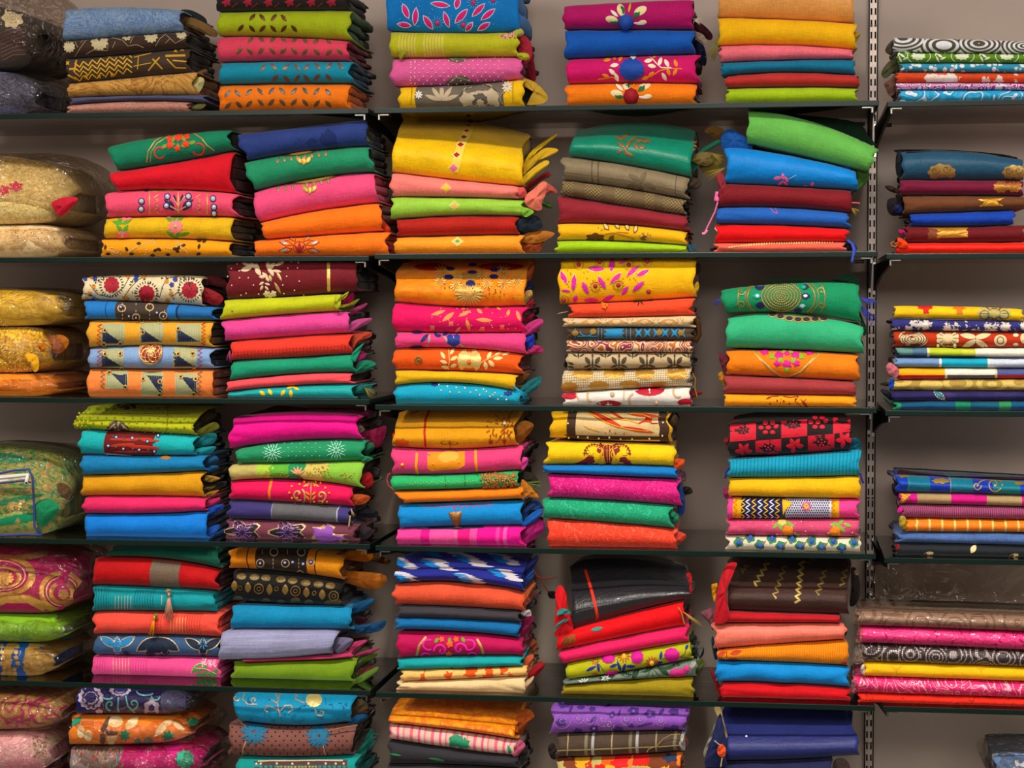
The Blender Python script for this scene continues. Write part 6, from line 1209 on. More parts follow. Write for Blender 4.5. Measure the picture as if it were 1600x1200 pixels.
flake = lambda x, y, s: burst(x, y, 6, s*.6, 8, 9)+burst(x, y, s*.55, s, 16, 8, 11)+burst(x, y, s*.9, s*1.25, 12, 5)
stack('A', 3, .03, [
    I('vivid hot pink fabric', '#e80488', (362, 357), (557, 560), (702, 690, 688), t=(649, 643, 647), Bt=.05, **{'in': '#5c0424'}, ex=[LB([(310, 165), (420, 130), (520, 105), (720, 125), (640, 150), (450, 150)], .1, '#3c2c14', th=.006), LB([(1040, 250), (1080, 240), (1110, 270), (1080, 295), (1050, 280)], .03, '#6c5c50', th=.006), LB([(1080, 320), (1110, 290), (1200, 260), (1260, 250), (1240, 350), (1190, 400), (1110, 350)], .06, '#7c0c38'), LB([(1130, 240), (1180, 200), (1240, 210), (1230, 250), (1160, 260)], .09, '#2c201c')]),
    I('grass green fabric with two pale snowflake embroideries', '#1c8a5c', (371, 368), 567, (725, 724, 720), **{'in': '#0a2c20'}, mo=[('snowflake_stitch', '#9cdcc4', flake(470, 432, 58)+flake(912, 415, 58)), ('bead', '#8ccca8', grid(550, 370, 820, 480, 56, 28, 4))], ex=[LB([(1090, 430), (1100, 380), (1160, 360), (1180, 400), (1130, 440)], .03, '#0c4c34'), LB([(1090, 490), (1100, 455), (1170, 470), (1120, 495)], .01, '#14704c', th=.006)]),
    I('lime ombre fabric with gold beads and coral flower', F_('panels', [(0, '#b8a860'), (45, '#a4c43c'), (70, '#58a830'), (95, '#1c8a50'), (122, '#c8b458'), (160, '#84bc3c')], {'W': 300.0, 'wv': 30}), 359, (565, 563), (752, 750, 764), **{'in': '#3c0808'}, mo=[('gold_bead', 'G#b08a2c', dots(380, 560, 1050, 610, 50, 5)+dots(730, 510, 860, 600, 30, 5)), ('coral_flower', '#e09870', [('l', 645+math.cos(math.radians(a))*30, 585-math.sin(math.radians(a))*30, 60, 14, a) for a in (30, 60, 90, 120, 150)], {'h': .0016}), ('maroon_patch', '#841420', [('q', [(610, 640), (640, 600), (680, 605), (700, 640)])])], ex=[LB([(1060, 640), (1090, 580), (1150, 570), (1170, 640), (1130, 680), (1080, 660)], .03, '#8c0410')]),
    I('crimson pink fabric with gold paisley cord and orange stripe', '#dc0850', 360, (547, 550), (782, 787, 793), **{'in': '#6c2408'}, mo=[('orange_stripe', '#ec780c', [('p', 18, [(465, 622), (448, 700), (452, 775)])]), ('gold_cord', 'G#d0a05c', [('p', 13, spiral(650, 720, 45, 1.0, 60)+[]), ('p', 13, arc(655, 740, 40, 60, 60, -70)), ('p', 13, spiral(810, 730, 42, 1.3, 120, -1)), ('p', 8, [(735, 780), (738, 640)])], {'h': .002}), ('gold_sprig', 'G#c88c40', [('l', x, y, 50, 13, a) for x, y, a in ((700, 660, 30), (775, 660, 150), (720, 650, 60), (755, 650, 120), (650, 785, 10), (720, 790, 0), (800, 785, 0), (690, 790, 40))]), ('orange_petal', '#ee8410', [('l', 715, 745, 44, 16, -50), ('l', 758, 745, 44, 16, 50), ('l', 715, 715, 40, 14, -40), ('l', 757, 715, 40, 14, 40)]), ('orange_knot', '#f0980c', [('d', x, y, 8) for x, y in ((605, 668), (658, 655), (690, 638), (770, 640), (805, 645), (838, 678), (588, 710), (865, 713), (605, 745), (850, 770), (640, 745), (760, 770), (820, 770), (625, 780), (655, 715), (805, 710))], {'h': .002})], ex=[LB([(985, 760), (1010, 730), (1080, 720), (1150, 740), (1100, 790), (1010, 790)], .02, '#a04010', th=.01)]),
    I('indigo fabric with wide grey panel', F_('panels', [(0, '#38306c'), (71, '#8888a0'), (72.5, '#5c5c62'), (180, '#a0a4b8'), (182, '#3c3470')], {'W': 300.0}), 357, (547, 545), (812, 815, 820), **{'in': '#14101c'}, ex=[TS(1015, 820, 60, '#b0946c', .0, n=6, spread=.3, ang=20, head=False), TH([(1010, 870), (1005, 910), (1000, 950)], .0, '#a89068', r=.002), LB([(1050, 850), (1120, 820), (1200, 840), (1190, 880), (1100, 880)], .06, '#0e0c14')]),
    I('mauve fabric with dark outlined velvet flowers', '#6c3444', 354, 553, mo=[
        ('gold_outline', 'G#c8a074', [('s', 262, 980, 148, 5, .42, .58), ('s', 578, 985, 150, 5, .42, .6), ('q', [(740, 1030), (700, 1060), (760, 1000), (745, 950), (800, 950), (850, 920), (905, 950), (905, 1000), (1000, 1000), (1000, 1040), (940, 1065), (800, 1060)])]),
        ('velvet_petal', '#18101c', [('s', 262, 980, 132, 5, .42, .56), ('s', 578, 985, 132, 5, .42, .57)]),
        ('purple_vein', '#7c4c9c', burst(262, 985, 10, 80, 12, 10)+burst(578, 985, 10, 85, 12, 10)+[('l', 200, 930, 60, 8, 140), ('l', 330, 930, 60, 8, 40), ('l', 170, 1030, 60, 8, 30), ('l', 350, 1035, 60, 8, -30)]),
        ('violet_petal', '#8c4cac', [('q', [(790, 1050), (755, 1000), (755, 955), (810, 965), (850, 935), (895, 960), (895, 1010), (960, 1010), (985, 1030), (920, 1055)])], {'h': .0014})], ex=[LB([(1035, 960), (1090, 940), (1160, 960), (1140, 1020), (1050, 1030)], .05, '#241820')]),
], 'second left-bay stack, fourth shelf', (320, 610, 4.444))
stack('B', 3, .012, [
    I('ochre slubbed fabric with red stripe and leaf motifs', fabric('plain', ['#dc9404'], slub=.12), (613, 614), (803, 804), (699, 703, 697), t=(640, 634, 638), Bt=.13, **{'in': '#5c340c'}, mo=[('red_stripe', '#bc1414', [('p', 15, [(405, 135), (378, 200), (370, 290), (378, 400)])]), ('orange_leaf', '#c85408', [('s', 210, 365, 60, 7, .4, .55), ('l', 300, 155, 90, 14, 20)]), ('brown_scroll', '#8c4408', [('r', 515, 362, 34, 26, .4), ('r', 575, 365, 30, 22, .4), ('p', 5, [(545, 345), (548, 400)])]), ('brown_speck', '#984410', dots(805, 190, 985, 360, 60, 6)), ('branch', '#8c3408', [('p', 5, [(925, 250), (925, 390)]), ('p', 5, [(925, 290), (895, 320), (885, 350)]), ('p', 5, [(925, 290), (960, 310), (970, 345)]), ('p', 5, [(860, 170), (925, 235), (980, 150)]), ('s', 830, 355, 18, 5, .5), ('s', 925, 345, 18, 5, .5)], {'sep': 99}), ('silver_button', 'S#d8d8d0', [('d', 927, 232, 12)], {'h': .003})],
      ex=[LB([(1000, 260), (1060, 210), (1120, 230), (1125, 260), (1070, 330), (1000, 380)], .05, '#8c5010'), LB([(145, 320), (155, 290), (160, 310), (155, 335)], .01, '#a81c10', th=.003)]),
    I('pink fabric with orange printed panel and bands', '#e43c78', 613, (815, 813), (743, 742, 735), **{'in': '#6c1434'}, mo=[('orange_panel', '#ee8c0c', [('q', [(390, 430), (650, 425), (650, 520), (610, 545), (420, 560), (392, 545)])]), ('orange_band', '#f0940c', [('p', 19, [(318, 435), (312, 530), (325, 600)]), ('p', 19, [(725, 415), (728, 500), (738, 575)]), ('p', 10, [(320, 600), (520, 590), (740, 578)])]), ('pale_oval', '#e8a83c', [('e', 538, 462, 72, 40, 4)]), ('yellow_dot', '#f8b410', [('d', 215, 515, 11), ('d', 430, 508, 7), ('d', 610, 498, 7)])], ex=[LB([(1045, 540), (1050, 470), (1080, 465), (1090, 490), (1060, 550)], .0, '#c8388c', th=.006), LB([(1040, 430), (1060, 380), (1085, 360), (1070, 410)], .02, '#a02060', th=.004)]),
    I('mint green fabric with gold bead encrusted end', '#24ae64', 611, 808, (767, 765, 761), k=1, mo=[('gold_dot', '#c8c040', [('d', 250+i*19, 642-i*.6+(i % 3)*5, 3.5) for i in range(26)]), ('dark_seam', '#0c4c28', [('p', 4, [(512, 600), (518, 670)]), ('p', 4, [(650, 592), (652, 662)]), ('p', 4, [(720, 570), (745, 600)])]), ('gold_bead', 'G#9c7434', [('d', R_.uniform(760, 1005), R_.uniform(575, 672), 10) for _ in range(150)], {'sep': 99})], ex=[lambda r, c, o: thread(r, [(160, 695), (120, 660), (108, 620), (118, 585), (135, 575)], c.yf+.005, '#a83c44', r=.0016, o=o, name='side_cord'), LB([(1010, 600), (1040, 570), (1110, 570), (1165, 640), (1100, 690), (1050, 640)], .05, '#241c14'), TS(1060, 640, 130, '#5a6a30', .02, n=14, spread=.4, ang=75, head=False)]),
    I('vivid orange fabric with curling right end', '#f27c08', (617, 633), 815, (787, 784, 780), t=(768, 766, 758), k=1, ex=[LB([(1045, 755), (1045, 620), (1100, 660), (1160, 730), (1150, 750), (1090, 740)], .015, '#a86414', th=.004)]),
    I('cerulean fabric with red zigzag and gold triangle pendant', '#0484cc', (622, 624), 814, (827, 824, 822), t=(789, 786, 782), **{'in': '#0a1c38'}, mo=[('red_zigzag', '#b41c34', [('p', 8, zz(345, 800, 590, 808, 12, 13)+zz(610, 808, 845, 790, 12, 13)), ('p', 7, [(580, 815), (590, 835)])]), ('triangle_pendant', 'G#8a5c2c', [('q', [(532, 850), (632, 838), (612, 955), (590, 955)])], {'h': .004}), ('pendant_bead', 'G#e0b04c', [('d', x, y, 7) for x, y in ((555, 855), (575, 870), (595, 872), (612, 858), (560, 880), (580, 890), (600, 885), (595, 915), (598, 940), (575, 850), (600, 850), (590, 930))], {'h': .005})], ex=[LB([(1040, 860), (1100, 780), (1160, 765), (1190, 820), (1100, 830), (1050, 930)], .03, '#0a2c5c', th=.012), LB([(1045, 940), (1080, 880), (1170, 820), (1190, 850), (1140, 910), (1060, 945)], .02, '#0c50a0', th=.008)]),
    I('magenta pink fabric with lighter woven blocks', F_('panels', [(0, '#ec3c94'), (38, '#dc0484'), (52, '#ee4c98'), (92, '#e45c9c'), (98, '#e8107c'), (118, '#ec4898'), (130, '#e8048c'), (160, '#ee3c9c'), (166, '#e80488'), (172, '#ec54a4'), (178, '#e4088c')], {'W': 300.0}), 620, 814, mo=[('dark_edge', '#34304c', [('q', [(300, 945), (560, 950), (800, 940), (780, 955), (600, 965), (320, 965)])]), ('silver_stitch', 'G#a8a8b0', [('e', 370, 955, 34, 7), ('e', 600, 955, 40, 5)])], ex=[LB([(1030, 1050), (1050, 960), (1140, 880), (1210, 940), (1150, 1020), (1040, 1080)], .03, '#8c0c5c', th=.012), LB([(1060, 960), (1120, 900), (1190, 880), (1180, 930), (1090, 990)], .05, '#3c0c38')]),
], 'middle bay first stack, fourth shelf', (580, 610, 4.444))
stack('B', 3, .012, [
    I('cream panel fabric with flame print and studded brown border', F_('panels', [(0, '#e8ac08'), (24, '#442c20'), (38, '#d8b880'), (168, '#442c20'), (182, '#d8a010')], {'W': 300.0, 'wv': 2}), (862, 860), (1046, 1048), (685, 690, 692), t=(640, 640, 640), Bt=.05, **{'in': '#241c14'}, mo=[('border_strip', '#3c241c', [('q', [(275, 262), (600, 272), (980, 275), (980, 298), (600, 296), (275, 285)])]), ('flame', '#c8340c', [('l', 560, 160, 300, 42, -25), ('l', 780, 228, 250, 28, -10), ('l', 830, 130, 240, 26, -5), ('q', [(790, 180), (850, 150), (840, 130), (885, 140), (880, 180), (830, 175), (790, 190)]), ('l', 640, 130, 160, 16, -30)]), ('flame_edge', '#eca81c', [('p', 7, [(440, 115), (500, 140), (560, 180), (640, 205), (730, 225), (860, 240)]), ('p', 7, [(520, 105), (620, 150), (730, 165), (790, 185)]), ('p', 7, [(730, 120), (820, 125), (880, 150)]), ('p', 6, [(410, 200), (450, 220), (520, 235)])]), ('red_fleck', '#b81c10', [('l', 590, 235, 20, 9, 90), ('l', 560, 250, 14, 8, 90), ('l', 690, 255, 18, 8, 80), ('l', 900, 185, 70, 7, 0), ('l', 630, 250, 14, 7, 60)]), ('stud', 'S#e8d8b0', [('d', x, y, 7) for x, y in ((300, 185), (328, 105), (305, 280), (370, 275), (437, 278), (515, 285), (587, 280), (665, 290), (745, 290), (865, 288), (955, 268), (960, 180), (990, 110))], {'h': .002}), ('lace_edge', '#c88c24', [('p', 12, [(270, 300), (600, 310), (1000, 325)])])], ex=[LB([(1000, 260), (1010, 170), (1040, 120), (1065, 150), (1035, 200), (1020, 270)], .02, '#443018', th=.006), LB([(1035, 140), (1050, 108), (1075, 140), (1060, 165)], .04, '#14100c', th=.006)]),
    I('yellow fabric with facing maroon peacocks', '#eec004', (856, 853), (1054, 1053), (727, 727, 730), t=(690, 692, 696), mo=[
        ('peacock_body', '#7c1418', [('q', [(340, 465), (400, 440), (440, 410), (480, 415), (488, 450), (440, 475)]), ('q', [(780, 480), (740, 450), (700, 415), (660, 420), (655, 450), (690, 478)]), ('s', 580, 360, 85, 10, .1, .65), ('l', 580, 410, 150, 60, 90)]),
        ('feather_arc', '#e8b818', [('p', 6, arc(480, 400, 75, 60, 20, 120)), ('p', 6, arc(660, 400, 75, 60, 60, 160)), ('p', 5, arc(500, 400, 45, 45, -30, 90)), ('p', 5, arc(645, 400, 45, 45, 90, 210)), ('p', 5, arc(580, 370, 40, 38, 20, 160)), ('p', 5, [(570, 340), (572, 470)]), ('p', 5, [(590, 340), (588, 470)])]),
        ('crest', '#802018', burst(465, 385, 40, 58, 1, 5)+[('p', 6, arc(480, 395, 66, 62, 40, 190)), ('p', 6, arc(665, 395, 66, 62, -10, 140))]+[('l', 480+64*math.cos(math.radians(a)), 395-60*math.sin(math.radians(a)), 24, 10, a) for a in range(50, 190, 18)]+[('l', 665+64*math.cos(math.radians(a)), 395-60*math.sin(math.radians(a)), 24, 10, a) for a in range(0, 135, 18)]),
        ('peacock_head', '#ecc414', [('q', [(428, 375), (455, 368), (482, 385), (470, 405), (435, 400)]), ('q', [(725, 375), (700, 368), (670, 385), (680, 405), (715, 402)])]),
        ('eye_ring', '#8c1c18', [('r', 438, 383, 14, 9), ('r', 716, 383, 14, 9)]),
        ('gold_feather', '#d8a010', [('l', 530, 400, 90, 16, 70), ('l', 620, 400, 90, 16, 110), ('l', 530, 450, 50, 40, 60), ('l', 625, 450, 50, 40, 120)])], ex=[LB([(1035, 480), (1040, 430), (1080, 430), (1110, 440), (1095, 490), (1060, 510)], .01, '#b8400c', th=.008)]),
    I('thin cobalt blue fabric', '#0470bc', (851, 851), 1056, (739, 744, 748), k=1),
    I('fuchsia jacquard fabric with tone on tone vines', F_('lines', ['#cc0c74', '#dc3c90'], {'s': 22, 'n': 7, 'w': .2, 'dist': 2.0}), (857, 859), (1059, 1062), (779, 784, 792), t=(740, 745, 749), ex=[LB([(1055, 600), (1080, 580), (1110, 700), (1110, 790), (1085, 825), (1060, 780)], .03, '#0a2c64', th=.01), LB([(1100, 625), (1150, 630), (1165, 665), (1110, 680)], .05, '#14100c', th=.006)], **{'in': '#701040'}),
    I('sea green jacquard fabric with faint curling vines', F_('lines', ['#14986c', '#34b088'], {'s': 24, 'n': 6, 'w': .18, 'dist': 2.0}), 849, (1046, 1048), (811, 818, 827), ex=[LB([(1000, 800), (1040, 800), (1070, 830), (1060, 880), (1020, 860)], .02, '#0e6a4c', th=.01)]),
    I('coral red jacquard fabric with faint curling vines', F_('lines', ['#e43c24', '#f05c40'], {'s': 24, 'n': 6, 'w': .2, 'dist': 2.0}), (855, 858), (1056, 1054), wr=1.4, Bt=.03, ex=[LB([(1050, 1000), (1060, 940), (1110, 950), (1120, 975), (1080, 1010)], .02, '#b83824', th=.006)]),
], 'middle bay second stack, fourth shelf', (820, 620, 4.444))
chk = [(270, 190, 180, 115), (625, 165, 180, 115), (985, 140, 120, 110), (445, 300, 180, 115), (810, 265, 185, 130)]
stack('B', 3, .012, [
    I('red and black checkered print with flowers', '#201a1a', (1138, 1141), (1328, 1329), (714, 711, 704), t=(657, 648, 651), Bt=.04, **{'in': '#7c0c18'}, mo=[('red_square', '#c8102c', [('q', [(x, y+6), (x+w_, y-8), (x+w_, y+h_-8), (x, y+h_+8)]) for x, y, w_, h_ in chk]), ('black_flower', '#1c1618', [('s', 360, 235, 66, 7, .25, .72), ('s', 710, 195, 70, 7, .25, .68), ('s', 535, 355, 68, 7, .25, .8), ('s', 905, 315, 70, 7, .25, .8), ('s', 1050, 170, 50, 7, .25, .7)]), ('red_petal', '#c8102c', [('e', x+dx, y+dy, 19, 14, a) for x, y in ((535, 215), (880, 178)) for dx, dy, a in ((-50, 0, 0), (0, 0, 0), (-20, -32, 0), (30, -32, 0), (55, -8, 30), (-20, 32, 0), (30, 32, 0))]+[('l', x+math.cos(math.radians(a))*34, y-math.sin(math.radians(a))*30, 60, 32, a) for x, y in ((365, 375), (720, 340), (1065, 300)) for a in (0, 60, 120, 180, 250)]), ('red_seed', '#c8102c', [('d', x+dx, y+dy, 7) for x, y in ((360, 235), (710, 190), (535, 350), (905, 320)) for dx, dy in ((0, 0), (-22, -8), (22, -8), (-12, 14), (12, 14), (0, -22))])],
      ex=[LB([(225, 300), (245, 280), (262, 300), (255, 350), (235, 320)], .02, '#6c0c18', th=.006)]),
    I('turquoise pleated fabric rising at its right end', F_('rib', ['#0896b8', '#067898'], {'p': 5.5, 'w': .36}), (1140, 1139), (1344, 1342), (747, 747, 744), t=(717, 712, 698), wr=2.0, Bt=.03, ex=[LB([(1100, 360), (1110, 290), (1150, 285), (1180, 320), (1170, 380), (1140, 380)], .05, '#0c5c70', th=.01), TH([(262, 490), (245, 520), (236, 565)], .01, '#1c1c7c', r=.0022), TH([(1175, 530), (1180, 560), (1195, 600)], .01, '#20207c', r=.0022)]),
    I('golden yellow fabric pleated along the base', '#eab004', 1139, (1344, 1343), (776, 779, 780), **{'in': '#5a4a18'}),
    I('pink fabric with navy zigzag and gingham patches', F_('panels', [(0, '#e84090'), (8, '#f0a808'), (20, '#e8a40c'), (21, '#1c1c4c'), (88, '#1c1c4c'), (89, '#d0d0e0'), (160, '#f0a808'), (172, '#e83c8c')], {'W': 300.0, 'wv': 0}), 1137, 1340, (812, 812, 811), t=(778, 780, 781), mo=[
        ('zigzag_white', '#d8dcec', [('p', 8, zz(x, 710, x-5, 850, 7, 15)) for x in (395, 480, 560)]+[('p', 6, zz(345, 840, 630, 845, 24, 8))]), ('zigzag_yellow', '#e8b424', [('p', 8, zz(x, 710, x-5, 850, 7, 15)) for x in (360, 437, 520, 600)]),
        ('gingham_check', '#2c2860', [('q', [(640+i*16+(j % 2)*8, 718+j*16), (640+i*16+(j % 2)*8+9, 718+j*16), (640+i*16+(j % 2)*8+9, 718+j*16+9), (640+i*16+(j % 2)*8, 718+j*16+9)]) for i in range(20) for j in range(8)], {'sep': 99}),
        ('yellow_triangle', '#f0b008', [('q', [(632, 712), (660, 718), (706, 745), (655, 790), (636, 820)])]), ('flower_petal', '#e85c94', burst(800, 762, 14, 38, 8, 13)), ('flower_centre', '#f0a80c', [('r', 800, 762, 17, 7)]),
        ('orange_zigzag', '#d06c0c', [('p', 5, zz(305, 720, 305, 845, 8, 12)), ('p', 5, zz(985, 725, 985, 845, 8, 12))])], ex=[LB([(220, 660), (235, 625), (262, 640), (262, 700), (240, 710)], .02, '#7c1c48', th=.008)]),
    I('rose crinkled fabric with orange flowers and green leaves', fabric('plain', ['#dc4c78'], slub=.25), 1138, 1341, (837, 839, 840), mo=[('green_leaf', '#7ca838', [('l', x, y, 66, 24, a) for x, y, a in ((585, 895, 50), (620, 905, 110), (690, 885, -30), (650, 880, 40), (990, 885, 10), (1040, 870, 50), (1085, 890, -20), (1050, 920, -50), (740, 960, -20), (640, 970, 10), (930, 968, 0), (1020, 900, 120))]), ('orange_flower', '#f0840c', [('s', 672, 930, 42, 5, .2), ('s', 1000, 937, 42, 5, .2)], {'h': .003}), ('yellow_flower', '#e8c060', [('s', 630, 870, 34, 6, .3, .7)]), ('bead', 'S#e8b8a0', dots(500, 865, 1150, 970, 26, 4.5)), ('flower_centre', 'G#e0b850', [('d', 672, 930, 9), ('d', 1000, 937, 9)])]),
    I('white cotton with blue and green peacock feather buds', '#dccfb8', 1138, 1344, mo=[('feather_leaf', '#2c7c4c', [('s', x, y, 38, 5, .22, 1.0) for x, y in ((330, 1010), (475, 1028), (620, 1035), (755, 1035), (905, 1042), (1045, 1050), (410, 978), (560, 985), (700, 985), (835, 1000), (985, 1000), (1130, 1010))]), ('brown_sprig', '#8c7450', [('l', x+30, y-16, 44, 12, 40) for x, y in ((330, 1010), (475, 1028), (620, 1035), (755, 1035), (905, 1042), (985, 1000), (1130, 1010))]), ('blue_bud', '#3c54b8', [('d', x+2, y+4, 19) for x, y in ((330, 1010), (475, 1028), (620, 1035), (755, 1035), (905, 1042), (1045, 1050), (410, 976), (560, 983), (700, 983), (835, 1000), (985, 1000), (1130, 1010))])]),
], 'middle bay third stack, fourth shelf', (1080, 620, 4.444))
stack('C', 3, .03, [
    I('royal blue and teal silk blocks with gold peacock swirl', F_('panels', [(0, '#0c3cb0'), (16, '#1c8080'), (18, '#0c6c8c'), (50, '#0c34a8'), (80, '#9c8c50'), (82, '#08708c'), (115, '#0c34a8'), (145, '#0c7080'), (186, '#0c38b0')], {'W': 300.0}, rough=.45), 1402, 1690, (770, 773, 779), t=(741, 749, 756), Bt=.04, mo=[('gold_scallop', 'G#a0883c', [('s', 330, 475, 50, 5, .3, .4), ('s', 600, 515, 70, 7, .2, .3), ('s', 1170, 530, 50, 7, .2, .3)]), ('gold_swirl', 'G#b8985c', [('p', 9, spiral(985, 540, 60, 1.4)), ('p', 8, arc(960, 545, 90, 40, 30, 190)), ('p', 9, spiral(860, 550, 34, 1.2))])], ex=[LB([(285, 470), (305, 430), (400, 460), (640, 495), (900, 490), (1190, 488), (1190, 510), (700, 510), (330, 465)], .06, '#2c1418', th=.005), LB([(245, 545), (270, 530), (300, 560), (300, 620), (260, 610)], .05, '#1c0c14')]),
    I('magenta and tan blocked silk with striped corner', F_('panels', [(0, '#cc0c80'), (25, '#a88860'), (77, '#cc0c7c'), (131, '#a88c60'), (183, '#cc0c7c')], {'W': 300.0}), 1407, 1690, (788, 791, 796), mo=[('yellow_corner', '#d8981c', [('q', [(312, 608), (385, 612), (360, 650), (330, 680), (312, 675)])]), ('stripe', '#5c3c1c', [('p', 4, arc(310, 690, 30+i*18, 30+i*18, 10, 88)) for i in range(4)])], k=1),
    I('mauve fabric with fine vertical pinstripes', F_('rib', ['#a04870', '#6c2c4c'], {'p': 3.2, 'w': .3}), 1409, 1690, (810, 812, 815), ex=[LB([(285, 740), (300, 700), (325, 710), (315, 745)], .0, '#c80c84', th=.006)], k=1),
    I('bright orange fabric with narrow gold stripes', F_('stripes', [(16, '#f07c0c'), (3.2, '#ecc870')], {'ox': -1.0}, rough=.5), 1416, 1690, (832, 833, 834), ex=[LB([(300, 830), (305, 770), (345, 775), (350, 850), (320, 860)], .0, '#9c8424', th=.01)], k=1),
    I('faded denim blue fabric', fabric('plain', ['#4c6ca8'], slub=.3), 1404, 1690, (849, 852, 856), k=1, t=(831, 833, 836)),
    I('black fabric with small cream and red paisleys', '#1e2228', 1404, 1690, mo=[('paisley', '#dcc890', [('l', 505, 1048, 95, 44, 25), ('l', 835, 1005, 70, 40, 60), ('l', 1120, 1062, 95, 44, 25)]), ('paisley_core', '#b81c10', [('l', 500, 1055, 48, 22, 30), ('l', 1112, 1068, 48, 22, 30)])], ex=[LB([(275, 1000), (285, 970), (300, 975), (300, 1010)], .0, '#8c141c', th=.005)]),
], 'right bay, fourth shelf', (1340, 640, 4.615))

# =============================================================== FIFTH SHELF
stack('A', 4, .02, [
    I('wrapped magenta brocade with big gold paisleys', F_('plain', ['#b40c60'], rough=.45), -130, 100, (960, 961, 962), t=(856, 854, 878), Bt=.09, n='bagged_cloth', c='packed cloth', bag=((.02, .04, .004), 1.2), mo=[('gold_paisley', 'G#c89444', [('r', 10, 310, 240, 190, .62), ('r', 20, 320, 130, 100, .62), ('s', 20, 325, 80, 14, .15, .7), ('r', 430, 420, 160, 125, .9), ('r', 430, 430, 90, 60, .9), ('s', 440, 440, 40, 10, .2), ('p', 60, [(-100, 530), (40, 470), (200, 470), (330, 540), (420, 580)]), ('p', 40, [(100, 190), (240, 170), (330, 150)])], {'h': .0012, 'sep': 1}), ('gold_line', 'G#ecd088', [('r', 10, 310, 170, 162, .62), ('r', 430, 420, 112, 104, .9)], {'sep': 1})]),
    I('wrapped lime green cloth', PL('#7cb41c'), -130, 90, (1006, 1006, 1008), n='bagged_cloth', c='packed cloth', bag=((.02, .03, -.003), 1.5), Bt=.05),
    I('wrapped blue cloth with gold lace bands', F_('panels', [(0, '#0c54a8'), (105, '#b0883c'), (126, '#0c50a4'), (150, '#b08a40'), (165, '#0c54a8'), (186, '#b08c44')], {'W': 300.0, 'wv': 12}, rough=.45), -130, 74, n='bagged_cloth', c='packed cloth', bag=((.02, .03, -.003), 1.4), Bt=.05, mo=[('gold_lace', 'G#c8a458', [('s', x+R_.uniform(-14, 14), y, 20, 6, .4) for x in (20, 110, 260, 290) for y in (800, 840, 880, 920, 960, 990)])]),
], 'the left edge pile, fifth shelf', (0, 830, 4.444), depth=.28)
def flw(x, y, col, s=1): return [('s', x, y, 110*s, 6, .3, .62)]
